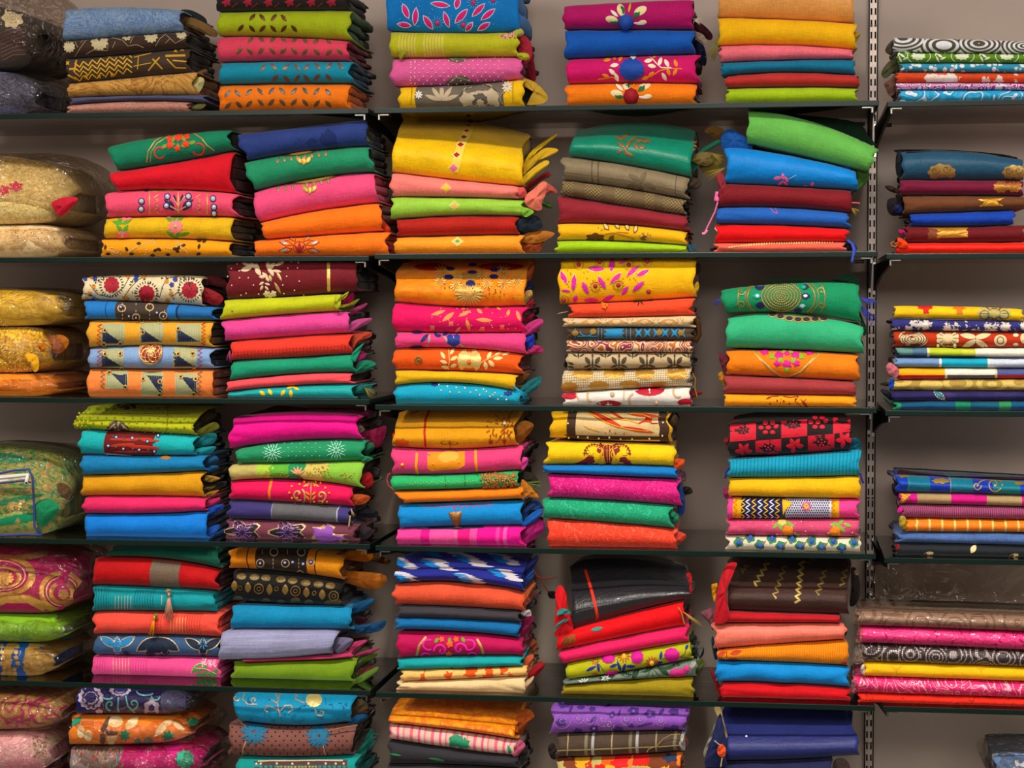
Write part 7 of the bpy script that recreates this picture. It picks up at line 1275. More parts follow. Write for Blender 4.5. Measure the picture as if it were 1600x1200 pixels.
stack('A', 4, .075, [
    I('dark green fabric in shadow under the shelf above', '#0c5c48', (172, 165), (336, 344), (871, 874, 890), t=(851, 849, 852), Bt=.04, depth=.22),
    I('red fabric with brown metallic band', fabric('plain', ['#cc0c14'], slub=.2), (146, 144), (339, 337), (916, 920, 925), t=(871, 874, 891), **{'in': '#4c0408'}, depth=.22, mo=[('metallic_band', 'x', [('v', 1040, 1240, .0, .98)], {'mat': F_('check', ['#5c4438', '#8a7460'], {'s': 1.6}, rough=.5)})]),
    I('turquoise ribbed fabric with silver lines and tassel', F_('ribbands', ['#08929c', '#067480'], {'p': 4.5, 'bands': [(2, 26), (68, 104)]}), 146, (333, 335), (957, 957, 958), depth=.22, mo=[('silver_line', 'G#c8c8a8', [('p', 4, [(800+i*22, 450), (797+i*22, 560)]) for i in range(6)]+[('p', 4, [(1122, 445), (1122, 510)])])], ex=[TS(1175, 430, 190, '#c8947c', -.008, n=34, spread=.22, name='tassel'), LB([(1150, 415), (1165, 400), (1190, 410), (1185, 432), (1162, 435)], -.003, '#8c7a50', th=.006, name='tassel_knot')]),
    I('coral ribbed fabric with gold lines and orange tassel', F_('ribbands', ['#ec4c3c', '#d03c2c'], {'p': 4.5, 'bands': [(98, 118), (154, 186)]}), 146, 341, (993, 994, 998), depth=.22, mo=[('gold_line', 'G#e0b070', [('p', 4, [(1185+i*21, 600), (1185+i*21, 728)]) for i in range(6)])], ex=[TS(1075, 590, 135, '#f09408', -.006, n=40, spread=.16, name='tassel', ang=-12), LB([(1060, 600), (1070, 575), (1095, 575), (1090, 610), (1070, 615)], -.004, '#6c7c24', th=.006, name='tassel_knot')]),
    I('slate blue fabric with outlined velvet leaves', '#34547c', 147, 341, (1025, 1027, 1028), depth=.22, mo=[
        ('gold_outline', 'G#b0a080', [('l', 815+a, 790+b, 150, 62, c_) for a, b, c_ in ((0, 10, 90), (-60, -20, 150), (60, -20, 30))]+[('l', 1095+a, 800+b, 190, 80, c_) for a, b, c_ in ((0, 5, 90), (-70, -15, 30), (70, -15, 150), (-40, 30, 50), (40, 30, 130))]+[('l', 1410+a, 800+b, 160, 66, c_) for a, b, c_ in ((0, 15, 90), (-60, -15, 150), (60, -15, 30))]),
        ('blue_leaf', '#1478b4', [('l', 815+a, 790+b, 130, 46, c_) for a, b, c_ in ((0, 10, 90), (-60, -20, 150), (60, -20, 30))]),
        ('dark_leaf', '#0c1c34', [('l', 1095+a, 800+b, 170, 62, c_) for a, b, c_ in ((0, 5, 90), (-70, -15, 30), (70, -15, 150), (-40, 30, 50), (40, 30, 130))]+[('l', 1410+a, 800+b, 140, 50, c_) for a, b, c_ in ((0, 15, 90), (-60, -15, 150), (60, -15, 30))]+[('l', 880, 850, 60, 30, -30)]),
        ('leaf_vein', '#4ca0cc', burst(815, 775, 10, 46, 7, 6, 180)+burst(1410, 785, 8, 40, 7, 6, 180))]),
    I('pink ribbed fabric with gold lines and leafy corner', F_('ribbands', ['#e4488c', '#cc3c7c'], {'p': 4.5, 'bands': [(4, 22), (64, 96)]}), 144, 341, depth=.22, mo=[('gold_line', 'G#e8b48c', [('p', 4, [(785+i*22, 880), (788+i*22, 1005)]) for i in range(6)]), ('green_leaf', '#3c8c44', [('l', x, y, 46, 22, a) for x, y, a in ((1360, 940, 20), (1390, 925, 30), (1420, 945, 10), (1350, 970, 30), (1385, 965, 10), (1425, 980, 20), (1380, 995, 10), (1460, 985, 30), (1500, 970, 60), (1450, 1005, 10), (1490, 1000, 30), (1410, 1002, 0))]), ('gold_rim', 'G#d8cc74', [('p', 4, arc(1420, 985, 90, 70, 100, 180)), ('p', 3, [(1350, 950), (1430, 955), (1500, 990)])]), ('white_frill', '#f0b8c8', [('l', R_.uniform(1400, 1500), R_.uniform(890, 940), 26, 5, R_.uniform(20, 160)) for _ in range(40)])]),
], 'first left-bay stack, fifth shelf', (0, 830, 4.444), depth=.22)
stack('A', 4, .075, [
    I('orange ribbed fabric with brown jewelled panel', F_('panels', [(0, '#e08008'), (28, '#5c2c0c'), (30, '#dc7c08'), (43, '#30241c'), (131, '#e08008'), (143, '#4c240c'), (146, '#e48c0c')], {'W': 300.0}), (358, 360), (534, 532), (890, 896, 908), t=(857, 855, 867), Bt=.03, depth=.23, **{'in': '#8a4c0c'}, mo=[('jewel_lattice', '#b8986c', [('r', x, y, 30, 23) for x, y in ((385, 222), (480, 145), (560, 222), (670, 145), (735, 215), (660, 300))]+[('p', 5, [(x, 130), (x, 160)]) for x in (400, 575)]+[('p', 5, [(x, y), (x, y+16)]) for x in (475, 652) for y in (190, 215, 240, 265)])]+mir([(385, 222), (557, 218), (610, 215), (682, 228), (735, 215)], 9),
      ex=[LB([(940, 190), (1000, 140), (1120, 130), (1170, 170), (1130, 210), (1000, 200)], .06, '#c06c10', th=.008), LB([(940, 340), (960, 280), (1080, 280), (1240, 300), (1260, 350), (1180, 405), (1020, 370)], .06, '#a85c10', th=.012), LB([(950, 250), (1000, 235), (1040, 250), (1000, 265)], .05, '#5a4434', th=.004), LB([(1100, 180), (1200, 170), (1290, 200), (1250, 230)], .12, '#6a3c10')]),
    I('black and antique gold brocade with snakeskin motifs', F_('plain', ['#1a1614']), (366, 363), (532, 531), (941, 946, 949), depth=.23, mo=[
        ('gold_block', 'G#6c5428', [('e', x, y, 34, 22) for x, y in ((255, 315), (345, 320), (425, 325), (530, 335), (610, 345), (700, 360), (790, 370), (870, 380), (235, 470), (325, 490), (425, 485), (530, 495), (630, 480), (720, 495), (860, 500), (915, 490))]),
        ('gold_lozenge', 'G#8a6c34', [('l', x, y, 74, 44, 90) for x, y in ((205, 380), (300, 390), (450, 405), (560, 405), (705, 425), (815, 440))]),
        ('gold_web', 'G#7a602e', [('r', x, y, 36, 28) for x, y in ((375, 400), (630, 415), (895, 450))]+[('r', x, y, 16, 10) for x, y in ((375, 400), (630, 415), (895, 450), (245, 395), (500, 400), (760, 430))], {'sep': 99})]),
    I('peacock blue slubbed fabric', fabric('plain', ['#0484b4'], slub=.1), (363, 360), (546, 548), (985, 985, 986), t=(946, 948, 949), Bt=.03, **{'in': '#081828'}, depth=.23, ex=[LB([(1000, 580), (1020, 520), (1100, 480), (1180, 470), (1120, 540), (1040, 570)], .04, '#0a4c78', th=.008), LB([(1010, 690), (1040, 660), (1150, 640), (1260, 620), (1220, 690), (1100, 710)], .04, '#0a3c64', th=.008), LB([(1005, 640), (1040, 600), (1130, 600), (1100, 640)], .07, '#3c0c24')]),
    I('silvery lilac striped fabric pulled forward', F_('streak', ['#7878a0', '#a8a8c8'], {'f': .05, 'su': .08, 'sv': 4.0}), (345, 340), (524, 514), (1034, 1032, 1024), t=(968, 985, 987), Bt=.035, depth=.24, dy=-.018, ex=[LB([(880, 780), (920, 740), (1000, 740), (1030, 760), (980, 820), (920, 850)], .03, '#66607c', th=.01)]),
    I('rose pink fabric peeking from under a lilac one', '#b82c5c', 380, 549, (1034, 1033, 1029), t=(1010, 1014, 1006), depth=.23, k=1, ex=[LB([(1000, 870), (1010, 800), (1050, 765), (1130, 760), (1030, 830)], .02, '#a02c58', th=.006), LB([(1010, 875), (1100, 830), (1220, 810), (1150, 850)], .03, '#8c2850', th=.006)]),
    I('olive green fabric', '#6c8c10', (365, 362), (553, 550), depth=.23, t=(1034, 1033, 1029), **{'in': '#3c4a14'}, ex=[LB([(1020, 960), (1040, 890), (1120, 860), (1200, 840), (1180, 880), (1080, 920)], .04, '#4c5c1c', th=.008), LB([(1020, 1050), (1080, 1000), (1200, 940), (1180, 990), (1080, 1050)], .03, '#4c6c1c', th=.008), LB([(1040, 990), (1100, 950), (1190, 930), (1120, 990)], .06, '#8c3c3c', th=.006)]),
], 'second left-bay stack, fifth shelf', (320, 830, 4.444), depth=.23)
stack('B', 4, .015, [
    I('indigo ikat fabric with blue and white dashes', F_('plain', ['#1c2484']), 619, (815, 814), (913, 912, 926), t=(866, 862, 872), Bt=.09, wr=1.8, mo=[
        ('ikat_white', '#c4bcc4', sum([[('l', x+k*14+R_.uniform(-16, 16), y+k*9-2, R_.uniform(100, 170), 13, -4) for k in range(-4, 5)] for x, y in ((230, 180), (480, 190), (250, 280), (710, 165), (700, 290), (950, 265), (940, 155), (590, 105))], [])),
        ('ikat_blue', '#0878c4', sum([[('l', x+k*10+R_.uniform(-12, 12), y+k*8, R_.uniform(70, 120), 12, -4) for k in range(-3, 4)] for x, y in ((200, 175), (410, 185), (640, 145), (220, 285), (650, 280), (885, 250), (890, 150), (420, 108))], []))],
      ex=[LB([(1040, 260), (1090, 180), (1150, 125), (1160, 150), (1110, 230), (1060, 290)], .06, '#141c5c', th=.01), LB([(1040, 350), (1060, 290), (1130, 220), (1130, 260), (1080, 330)], .04, '#1c3c80', th=.008)]),
    I('terracotta slubbed fabric', fabric('plain', ['#dc5030'], slub=.12), (616, 616), (818, 817), (947, 951, 957), t=(914, 911, 927), ex=[LB([(1040, 500), (1045, 420), (1110, 330), (1145, 315), (1110, 370), (1080, 430), (1060, 510)], .02, '#a04c1c', th=.006), lambda r, c, o: thread(r, [(1130, 230), (1150, 270), (1200, 285), (1290, 275)], c.yf+.06, '#6a2014', r=.0018, o=o, name='hanging_cord'), lambda r, c, o: thread(r, [(1140, 240), (1200, 330), (1225, 370), (1260, 385)], c.yf+.06, '#5c1c14', r=.0016, o=o, name='hanging_cord'), LB([(1225, 380), (1260, 370), (1300, 385), (1290, 420), (1240, 420)], .06, '#14100e', th=.008, name='tassel')]),
    I('charcoal grey fabric', '#38343c', (623, 621), 810, (966, 968, 974), t=(948, 951, 957), k=1, **{'in': '#1c1a1c'}, ex=[LB([(1040, 520), (1100, 500), (1110, 540), (1060, 545)], .02, '#a8a0a0', th=.004)]),
    I('petrol blue fabric with crisp top edge', '#0464a0', (620, 617), (811, 808), (985, 988, 997), k=2, **{'in': '#0c1c30'}, ex=[LB([(1050, 560), (1110, 530), (1125, 570), (1060, 690), (1020, 700)], .04, '#781040', th=.01)]),
    I('magenta fabric with gold braid and curling flower panel', '#b80450', (621, 622), 815, (1031, 1027, 1027), t=(988, 990, 999), mo=[('gold_braid', 'G#b88c4c', [('p', 18, [(380, 690), (335, 745), (312, 835)]), ('p', 18, [(735, 705), (765, 760), (785, 828)])], {'h': .0014}), ('curl_pink', '#e01c98', [('p', 17, spiral(485, 785, 50, 1.1, 180)), ('p', 17, spiral(615, 775, 50, 1.1, 0, -1)), ('p', 15, arc(400, 745, 40, 35, 60, 300)), ('p', 15, arc(680, 745, 40, 35, -120, 120)), ('p', 12, arc(380, 820, 30, 18, 20, 180)), ('p', 12, arc(700, 815, 30, 18, 0, 160))], {'h': .0016}), ('green_bud', '#6c9424', [('l', 455, 715, 44, 24, 60), ('l', 545, 715, 40, 24, 90), ('l', 640, 710, 44, 24, 120)]), ('orange_flower', '#e85c1c', [('s', 545, 740, 26, 5, .3), ('s', 490, 708, 20, 5, .3), ('s', 590, 708, 20, 5, .3), ('s', 540, 812, 28, 6, .3)]), ('gold_edge', '#a89c50', [('p', 6, [(340, 825), (420, 832), (500, 825)]), ('p', 6, [(590, 825), (680, 830), (780, 825)])])]),
    I('thin turquoise fabric', '#089ca0', 622, (814, 813), (1048, 1046, 1042), k=1, mo=[('button', '#4c3820', [('e', 560, 913, 24, 12)], {'h': .003})]),
    I('cream fabric with orange flame marbling', F_('cells', ['#ecb868', '#ecb868', '#e0500c'], {'s': 16, 'wob': 1.2}), (626, 628), 822, (1066, 1062, 1057), k=1, **{'in': '#a8401c'}, ex=[LB([(1060, 850), (1110, 810), (1130, 830), (1100, 900), (1070, 960)], .03, '#b04c28', th=.01), LB([(1100, 740), (1130, 700), (1155, 750), (1130, 800), (1100, 790)], .06, '#6c3014', th=.008), LB([(1085, 960), (1120, 900), (1180, 860), (1205, 890), (1150, 960), (1100, 980)], .03, '#8c0410', th=.012)]),
    I('plain cream fabric with soft pleats', '#e4c490', 623, (822, 818), t=(1066, 1062, 1057), wr=2.2, ex=[LB([(1010, 1060), (1070, 1000), (1130, 960), (1110, 1010), (1050, 1070)], .01, '#b89870', th=.006)]),
], 'middle bay first stack, fifth shelf', (580, 840, 4.444))
stack('B', 4, .02, [
    I('black satin slanted over the pile with a red stripe', F_('plain', ['#1e1c22'], rough=.38, spec=.5, coat=.12), (884, 899), (1070, 1084), (985, 957, 936), t=(876, 872, 890), Bt=.17, Bb=.03, mo=[('red_stripe', '#dc2c10', [('p', 20, [(420, 180), (445, 260), (470, 350), (495, 450), (515, 565)])])], ex=[LB([(1120, 215), (1140, 200), (1158, 220), (1160, 330), (1145, 340), (1140, 260)], .0, '#a01018', th=.004), TH([(330, 470), (380, 455), (455, 438)], -.002, '#0c0a0a', r=.0008)]),
    I('bright red fabric with teal streaks and painted leaf', '#dc0410', (868, 872), (1066, 1069), (1019, 998, 979), t=(975, 962, 938), Bt=.03, **{'in': '#6c1018'}, mo=[('painted_leaf', '#9c4410', [('l', 300, 690, 165, 82, 52)]), ('leaf_speck', '#3c5420', [('l', 270+R_.uniform(-20, 70), 720-R_.uniform(-30, 80), 20, 7, R_.uniform(0, 180)) for _ in range(16)]), ('teal_streak', '#2c8c84', [('l', 500, 592, 90, 26, 12), ('l', 455, 698, 130, 14, 10)])],
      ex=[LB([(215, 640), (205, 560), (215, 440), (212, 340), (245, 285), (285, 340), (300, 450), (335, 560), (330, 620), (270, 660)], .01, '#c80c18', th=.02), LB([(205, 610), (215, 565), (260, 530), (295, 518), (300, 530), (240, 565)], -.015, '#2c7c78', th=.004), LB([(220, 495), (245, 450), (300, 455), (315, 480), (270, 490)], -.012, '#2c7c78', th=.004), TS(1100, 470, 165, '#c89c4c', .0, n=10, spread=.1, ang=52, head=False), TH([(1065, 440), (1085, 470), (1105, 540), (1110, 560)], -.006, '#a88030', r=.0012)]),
    I('bright rose pink fabric sloping up to the right', '#e0185c', (874, 879), 1073, (1039, 1021, 1004), **{'in': '#7c0c30'}),
    I('chartreuse fabric with magenta pompom flowers', '#b0b008', (884, 887), (1076, 1081), (1064, 1050, 1031), mo=[
        ('blue_leaf', '#1c2c8c', [('l', x, y, l, 22, a) for x, y, l, a in ((460, 865, 80, 25), (510, 855, 70, 100), (615, 845, 60, 20), (655, 850, 80, 110), (690, 855, 60, 70), (735, 848, 70, 0), (945, 775, 60, 80), (930, 825, 60, 10), (1125, 715, 40, 60))]),
        ('stem', '#3c3c5c', [('p', 4, [(490, 820), (520, 840), (555, 890)]), ('p', 4, [(640, 800), (660, 850)]), ('p', 4, [(1125, 720), (1110, 760), (1080, 785)]), ('p', 4, [(1080, 785), (1145, 790)]), ('p', 4, [(950, 800), (980, 790)])]),
        ('red_ray', '#c0342c', burst(688, 780, 18, 46, 11, 9)+burst(882, 825, 18, 48, 12, 9)+burst(490, 815, 8, 30, 8, 7)+burst(490, 915, 8, 30, 8, 7)),
        ('star_heart', '#ecb030', [('d', 688, 780, 18), ('d', 882, 825, 18)], {'h': .002}),
        ('magenta_pompom', '#cc0c8c', [('s', 580, 795, 50, 9, .1, .7), ('s', 780, 785, 46, 9, .1), ('s', 1022, 770, 56, 9, .1, .85), ('s', 605, 893, 44, 9, .1, .4)], {'h': .004})]),
    I('grey cotton with green leaves and a pink flower head', F_('blotch', ['#5c6c5c', '#7c8c7c'], {'s': 20}), (881, 884), 1087, (1071, 1063, 1058), t=(1065, 1051, 1031), k=1, mo=[('dark_leaf', '#1c3c24', [('l', x, y, l, w_, a) for x, y, l, w_, a in ((570, 925, 120, 40, 10), (700, 900, 100, 40, -10), (770, 895, 110, 40, 60), (1000, 855, 120, 36, 15), (960, 880, 110, 36, -40), (860, 870, 90, 26, 30), (1060, 830, 80, 22, 20))]), ('white_sprig', '#c8ccc8', burst(410, 962, 5, 44, 9, 9)+burst(560, 935, 5, 34, 9, 9)), ('pink_flower_head', '#c8287c', [('s', 1060, 900, 62, 9, .15, .6), ('s', 1120, 868, 24, 7, .2), ('s', 620, 890, 40, 7, .2, .3)], {'h': .002}), ('fine_vein', '#2c4830', burst(880, 865, 10, 90, 9, 4))], ex=[LB([(1140, 640), (1165, 620), (1195, 650), (1180, 700), (1150, 690)], .02, '#141c14', th=.008), LB([(1185, 870), (1180, 830), (1220, 795), (1245, 820), (1235, 870), (1200, 910)], .02, '#3c4414', th=.01), LB([(1165, 790), (1160, 730), (1190, 720), (1200, 790)], .03, '#101810', th=.008), LB([(1145, 850), (1160, 815), (1190, 820), (1185, 860), (1160, 880)], .0, '#9a9a94', th=.008)]),
    I('plain olive yellow fabric', '#98840c', (881, 878), 1082, Bt=.03, t=(1071, 1063, 1058), wr=1.5),
], 'middle bay second stack, fifth shelf', (820, 850, 4.444))
stack('B', 4, .03, [
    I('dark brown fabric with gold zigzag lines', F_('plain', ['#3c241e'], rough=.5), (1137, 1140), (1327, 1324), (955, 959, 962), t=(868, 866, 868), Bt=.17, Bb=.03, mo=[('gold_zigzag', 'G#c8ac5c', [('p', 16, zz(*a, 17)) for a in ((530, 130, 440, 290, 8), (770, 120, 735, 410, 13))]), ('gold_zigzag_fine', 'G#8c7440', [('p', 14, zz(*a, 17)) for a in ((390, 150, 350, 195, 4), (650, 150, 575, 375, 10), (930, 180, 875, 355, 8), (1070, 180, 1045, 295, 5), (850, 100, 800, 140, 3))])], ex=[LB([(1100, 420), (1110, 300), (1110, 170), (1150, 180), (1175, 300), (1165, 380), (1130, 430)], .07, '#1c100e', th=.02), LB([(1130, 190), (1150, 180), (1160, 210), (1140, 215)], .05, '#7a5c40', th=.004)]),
    I('red fabric wrapping around under a dark brown one', '#b4101c', (1119, 1116), 1311, (974, 974, 974), t=(955, 959, 962), ex=[LB([(162, 540), (170, 420), (180, 330), (210, 220), (250, 140), (315, 130), (300, 180), (255, 210), (250, 300), (255, 420), (265, 500), (230, 550)], -.003, '#c01424', th=.022), LB([(140, 290), (160, 275), (182, 275), (175, 340), (165, 405), (150, 370)], .03, '#e0940c', th=.006), LB([(65, 480), (110, 455), (150, 445), (158, 560), (150, 600), (120, 540)], .05, '#7c4450', th=.01)]),
    I('shiny salmon slubbed fabric', fabric('silk', ['#f07864'], rough=.5, coat=.1, slub=.12), (1115, 1119), (1320, 1321), (1016, 1008, 1001), t=(976, 975, 975), Bt=.03),
    I('orange corded fabric with maroon leaf at left', F_('rib', ['#f48c04', '#c8680c'], {'p': 2.7, 'w': .34}), (1121, 1123), (1323, 1324), (1033, 1037, 1042), t=(1017, 1008, 1002), **{'in': '#0c2c34'}, mo=[('maroon_leaf', '#b43808', [('l', 310, 752, 85, 32, 15), ('l', 210, 765, 70, 30, 30), ('l', 290, 800, 90, 20, 0), ('l', 205, 798, 50, 18, -10), ('l', 1065, 828, 54, 26, 10)]), ('leaf_stem', '#a83408', [('p', 7, [(245, 745), (248, 805)])])]),
    I('cornflower blue fabric with dimpled right corner', '#0484d0', (1120, 1119), 1325, (1067, 1070, 1076), wr=2.0, Bt=.03, ex=[LB([(140, 680), (150, 640), (170, 700), (185, 740), (180, 800), (160, 790)], .04, '#0c2c38', th=.008)]),
    I('plain deep red fabric at the base', fabric('plain', ['#cc0414'], slub=.1), 1127, (1327, 1326), t=(1068, 1071, 1077), ex=[LB([(130, 870), (150, 880), (190, 960), (205, 1020), (205, 1060), (170, 1000)], .03, '#7c0c14', th=.008)]),
], 'middle bay third stack, fifth shelf', (1080, 850, 4.444))
roll = dict(sleeve=True, k=1, depth=.2)
def crinkle(pts, dY=0): return lambda r, c, o: lobe(r, pts, c.yf+dY, M_BAG, th=.012, name='sleeve_end', o=(1080, 850, 4.444))
stack('C', 4, .02, [
    I('taupe wrapping roll with brown dotted circles in clear sleeve', F_('rings', ['#907868', '#5c3c34'], {'s': 46, 'dot': 2.4, 'n': 6}), 1340, 1700, (979, 985, 993), t=(953, 958, 965), n='packed_roll', c='fabric roll', ex=[crinkle([(1135, 470), (1150, 450), (1180, 470), (1180, 560), (1150, 575), (1135, 530)])], **roll),
    I('hot pink roll with maroon scribble loops in clear sleeve', F_('lines', ['#ec3c94', '#a00c58'], {'s': 30, 'n': 4, 'w': .1, 'd': 0.0}), 1344, 1700, (1006, 1014, 1023), n='packed_roll', c='fabric roll', ex=[crinkle([(1155, 600), (1170, 580), (1195, 600), (1190, 680), (1150, 690), (1140, 650)])], **roll),
    I('charcoal roll with white dotted circles in clear sleeve', F_('rings', ['#3c3440', '#d0ccd0'], {'s': 34, 'dot': 2.8, 'n': 7}), 1350, 1700, (1035, 1041, 1048), n='packed_roll', c='fabric roll', ex=[crinkle([(1130, 730), (1170, 700), (1205, 710), (1205, 800), (1180, 830), (1120, 825)])], **roll),
    I('plain golden yellow roll with faint sprigs', '#f4b804', 1351, 1700, (1058, 1064, 1070), n='packed_roll', c='fabric roll', mo=[('faint_sprig', '#e09c04', [('l', x+dx, 860+dy, 44, 12, a) for x in (1425, 2015) for dx, dy, a in ((-20, 0, 150), (20, 0, 30), (0, 15, 90))])], ex=[lambda r, c, o: lobe(r, [(1175, 870), (1185, 840), (1205, 840), (1205, 905), (1185, 900)], c.yf+.0, '#c8bcb0', th=.01, name='cardboard_core', o=(1080, 850, 4.444))], **dict(roll, sleeve=False)),
    I('pink roll with white contour lines in clear sleeve', F_('lines', ['#e42c84', '#f4b8d0'], {'s': 44, 'n': 12, 'w': .2, 'd': 2.0}), 1336, 1700, (1084, 1090, 1096), n='packed_roll', c='fabric roll', ex=[crinkle([(1110, 960), (1130, 930), (1150, 930), (1140, 1030), (1110, 1020)])], **roll),
    I('red orange roll with faint dark contour lines', F_('lines', ['#e42410', '#b01808'], {'s': 40, 'n': 12, 'w': .14, 'd': 1.0}), 1344, 1700, n='packed_roll', c='fabric roll', **dict(roll, sleeve=False)),
], 'the right bay pile, fifth shelf', (1080, 850, 4.444), depth=.2)

# =============================================================== LOWEST SHELF (cut by the frame)
stack('A', 5, .02, [
    I('wrapped gold and pink brocade cloth', F_('paisley', ['#b88c50', '#c8a060', '#a87c40', '#b4306c'], {'s': 40, 'n': 3}, rough=.45), -130, 85, (1146, 1145, 1140), t=(1080, 1078, 1092), Bt=.06, n='bagged_cloth', c='packed cloth', bag=((.02, .035, .002), 1.2)),
    I('wrapped pale pink beaded cloth', F_('blotch', ['#dc8ca4', '#e8b0bc', '#ccc0a8'], {'s': 40}), -130, 70, (1215, 1215, 1213), n='bagged_cloth', c='packed cloth', bag=((.02, .035, -.003), 1.2), Bt=.06, mo=[('bead', 'G#b89c78', dots(230, 490, 320, 640, 60, 6))]),
], 'the left edge pile, lowest shelf', (0, 1040, 4.444), depth=.28, fill=3)
stack('A', 5, .03, [
    I('navy bagged cloth with lilac flowers and turquoise scrolls', F_('plain', ['#241c64'], rough=.5), 118, 280, (1119, 1119, 1122), t=(1072, 1072, 1080), Bt=.05, n='bagged_cloth', c='packed cloth', bag=((.02, .035, .002), 1.2), mo=[('flower_rim', '#c8b8d8', [('s', 630, 225, 92, 12, .12, .9), ('s', 835, 165, 80, 12, .12, .6), ('s', 1052, 295, 60, 6, .2), ('s', 690, 322, 30, 6, .2, .8)]), ('flower_fill', '#2c2870', [('s', 630, 225, 66, 12, .12, .9), ('s', 835, 165, 58, 12, .12, .6), ('s', 1052, 295, 34, 6, .2)]), ('turquoise_scroll', '#6cc0c8', [('p', 12, spiral(770, 270, 40, 1.0, 90)), ('p', 12, spiral(925, 265, 40, 1.0, 90, -1)), ('p', 11, [(825, 220), (820, 300), (840, 350)]), ('p', 11, [(875, 210), (890, 280), (950, 340)]), ('p', 11, arc(750, 210, 40, 24, 180, 330)), ('p', 11, arc(1010, 180, 60, 30, 180, 330)), ('p', 11, arc(1080, 215, 30, 26, 180, 360))]), ('grey_lining', '#50507c', [('q', [(1120, 200), (1180, 165), (1290, 180), (1290, 350), (1160, 355), (1115, 280)])])]),
    I('orange bagged cloth with cream and green leaves', F_('plain', ['#ec8020'], rough=.5), 108, 290, (1167, 1167, 1162), n='bagged_cloth', c='packed cloth', bag=((.02, .03, -.002), 1.3), Bt=.05, t=(1121, 1120, 1124), mo=[('cream_leaf', '#ecd0a0', [('e', 800, 390, 56, 40), ('e', 560, 460, 26, 44), ('e', 615, 485, 32, 38), ('l', 915, 400, 120, 60, 40), ('l', 1120, 440, 140, 50, 50), ('l', 1160, 400, 100, 40, 20), ('q', [(745, 490), (812, 485), (812, 555), (745, 550)]), ('l', 1240, 420, 100, 40, -40)]), ('teal_leaf', '#108c6c', [('s', 865, 485, 42, 7, .4), ('s', 1168, 490, 48, 7, .4, .9), ('e', 958, 530, 26, 26), ('s', 1030, 530, 36, 7, .2), ('l', 530, 390, 90, 44, 40), ('l', 1340, 390, 110, 60, -20)]), ('brown_band', '#5c4438', [('q', [(740, 370), (770, 350), (745, 430), (720, 470), (700, 440)]), ('q', [(700, 470), (735, 470), (730, 560), (695, 560)]), ('q', [(735, 440), (820, 460), (815, 480), (740, 480)])])]),
    I('pink and multicolour bagged cloth with green flower', F_('panels', [(0, '#887878'), (80, '#0c8c8c'), (84, '#c81c80')], {'W': 300.0, 'wv': 8}), 108, 310, (1217, 1217, 1214), t=(1170, 1170, 1166), n='bagged_cloth', c='packed cloth', bag=((.02, .03, -.003), 1.3), Bt=.05, mo=[('painted_fleck', '#a89c80', [('l', R_.uniform(500, 860), R_.uniform(580, 700), 44, 10, R_.uniform(30, 120)) for _ in range(40)]), ('red_fleck', '#c8344c', [('l', R_.uniform(500, 860), R_.uniform(580, 700), 36, 10, R_.uniform(0, 90)) for _ in range(16)]), ('green_flower', '#2ca888', [('s', 1285, 650, 70, 9, .25)], {'h': .003})]),
], 'first left-bay stack, lowest shelf', (0, 1040, 4.444), fill=2)
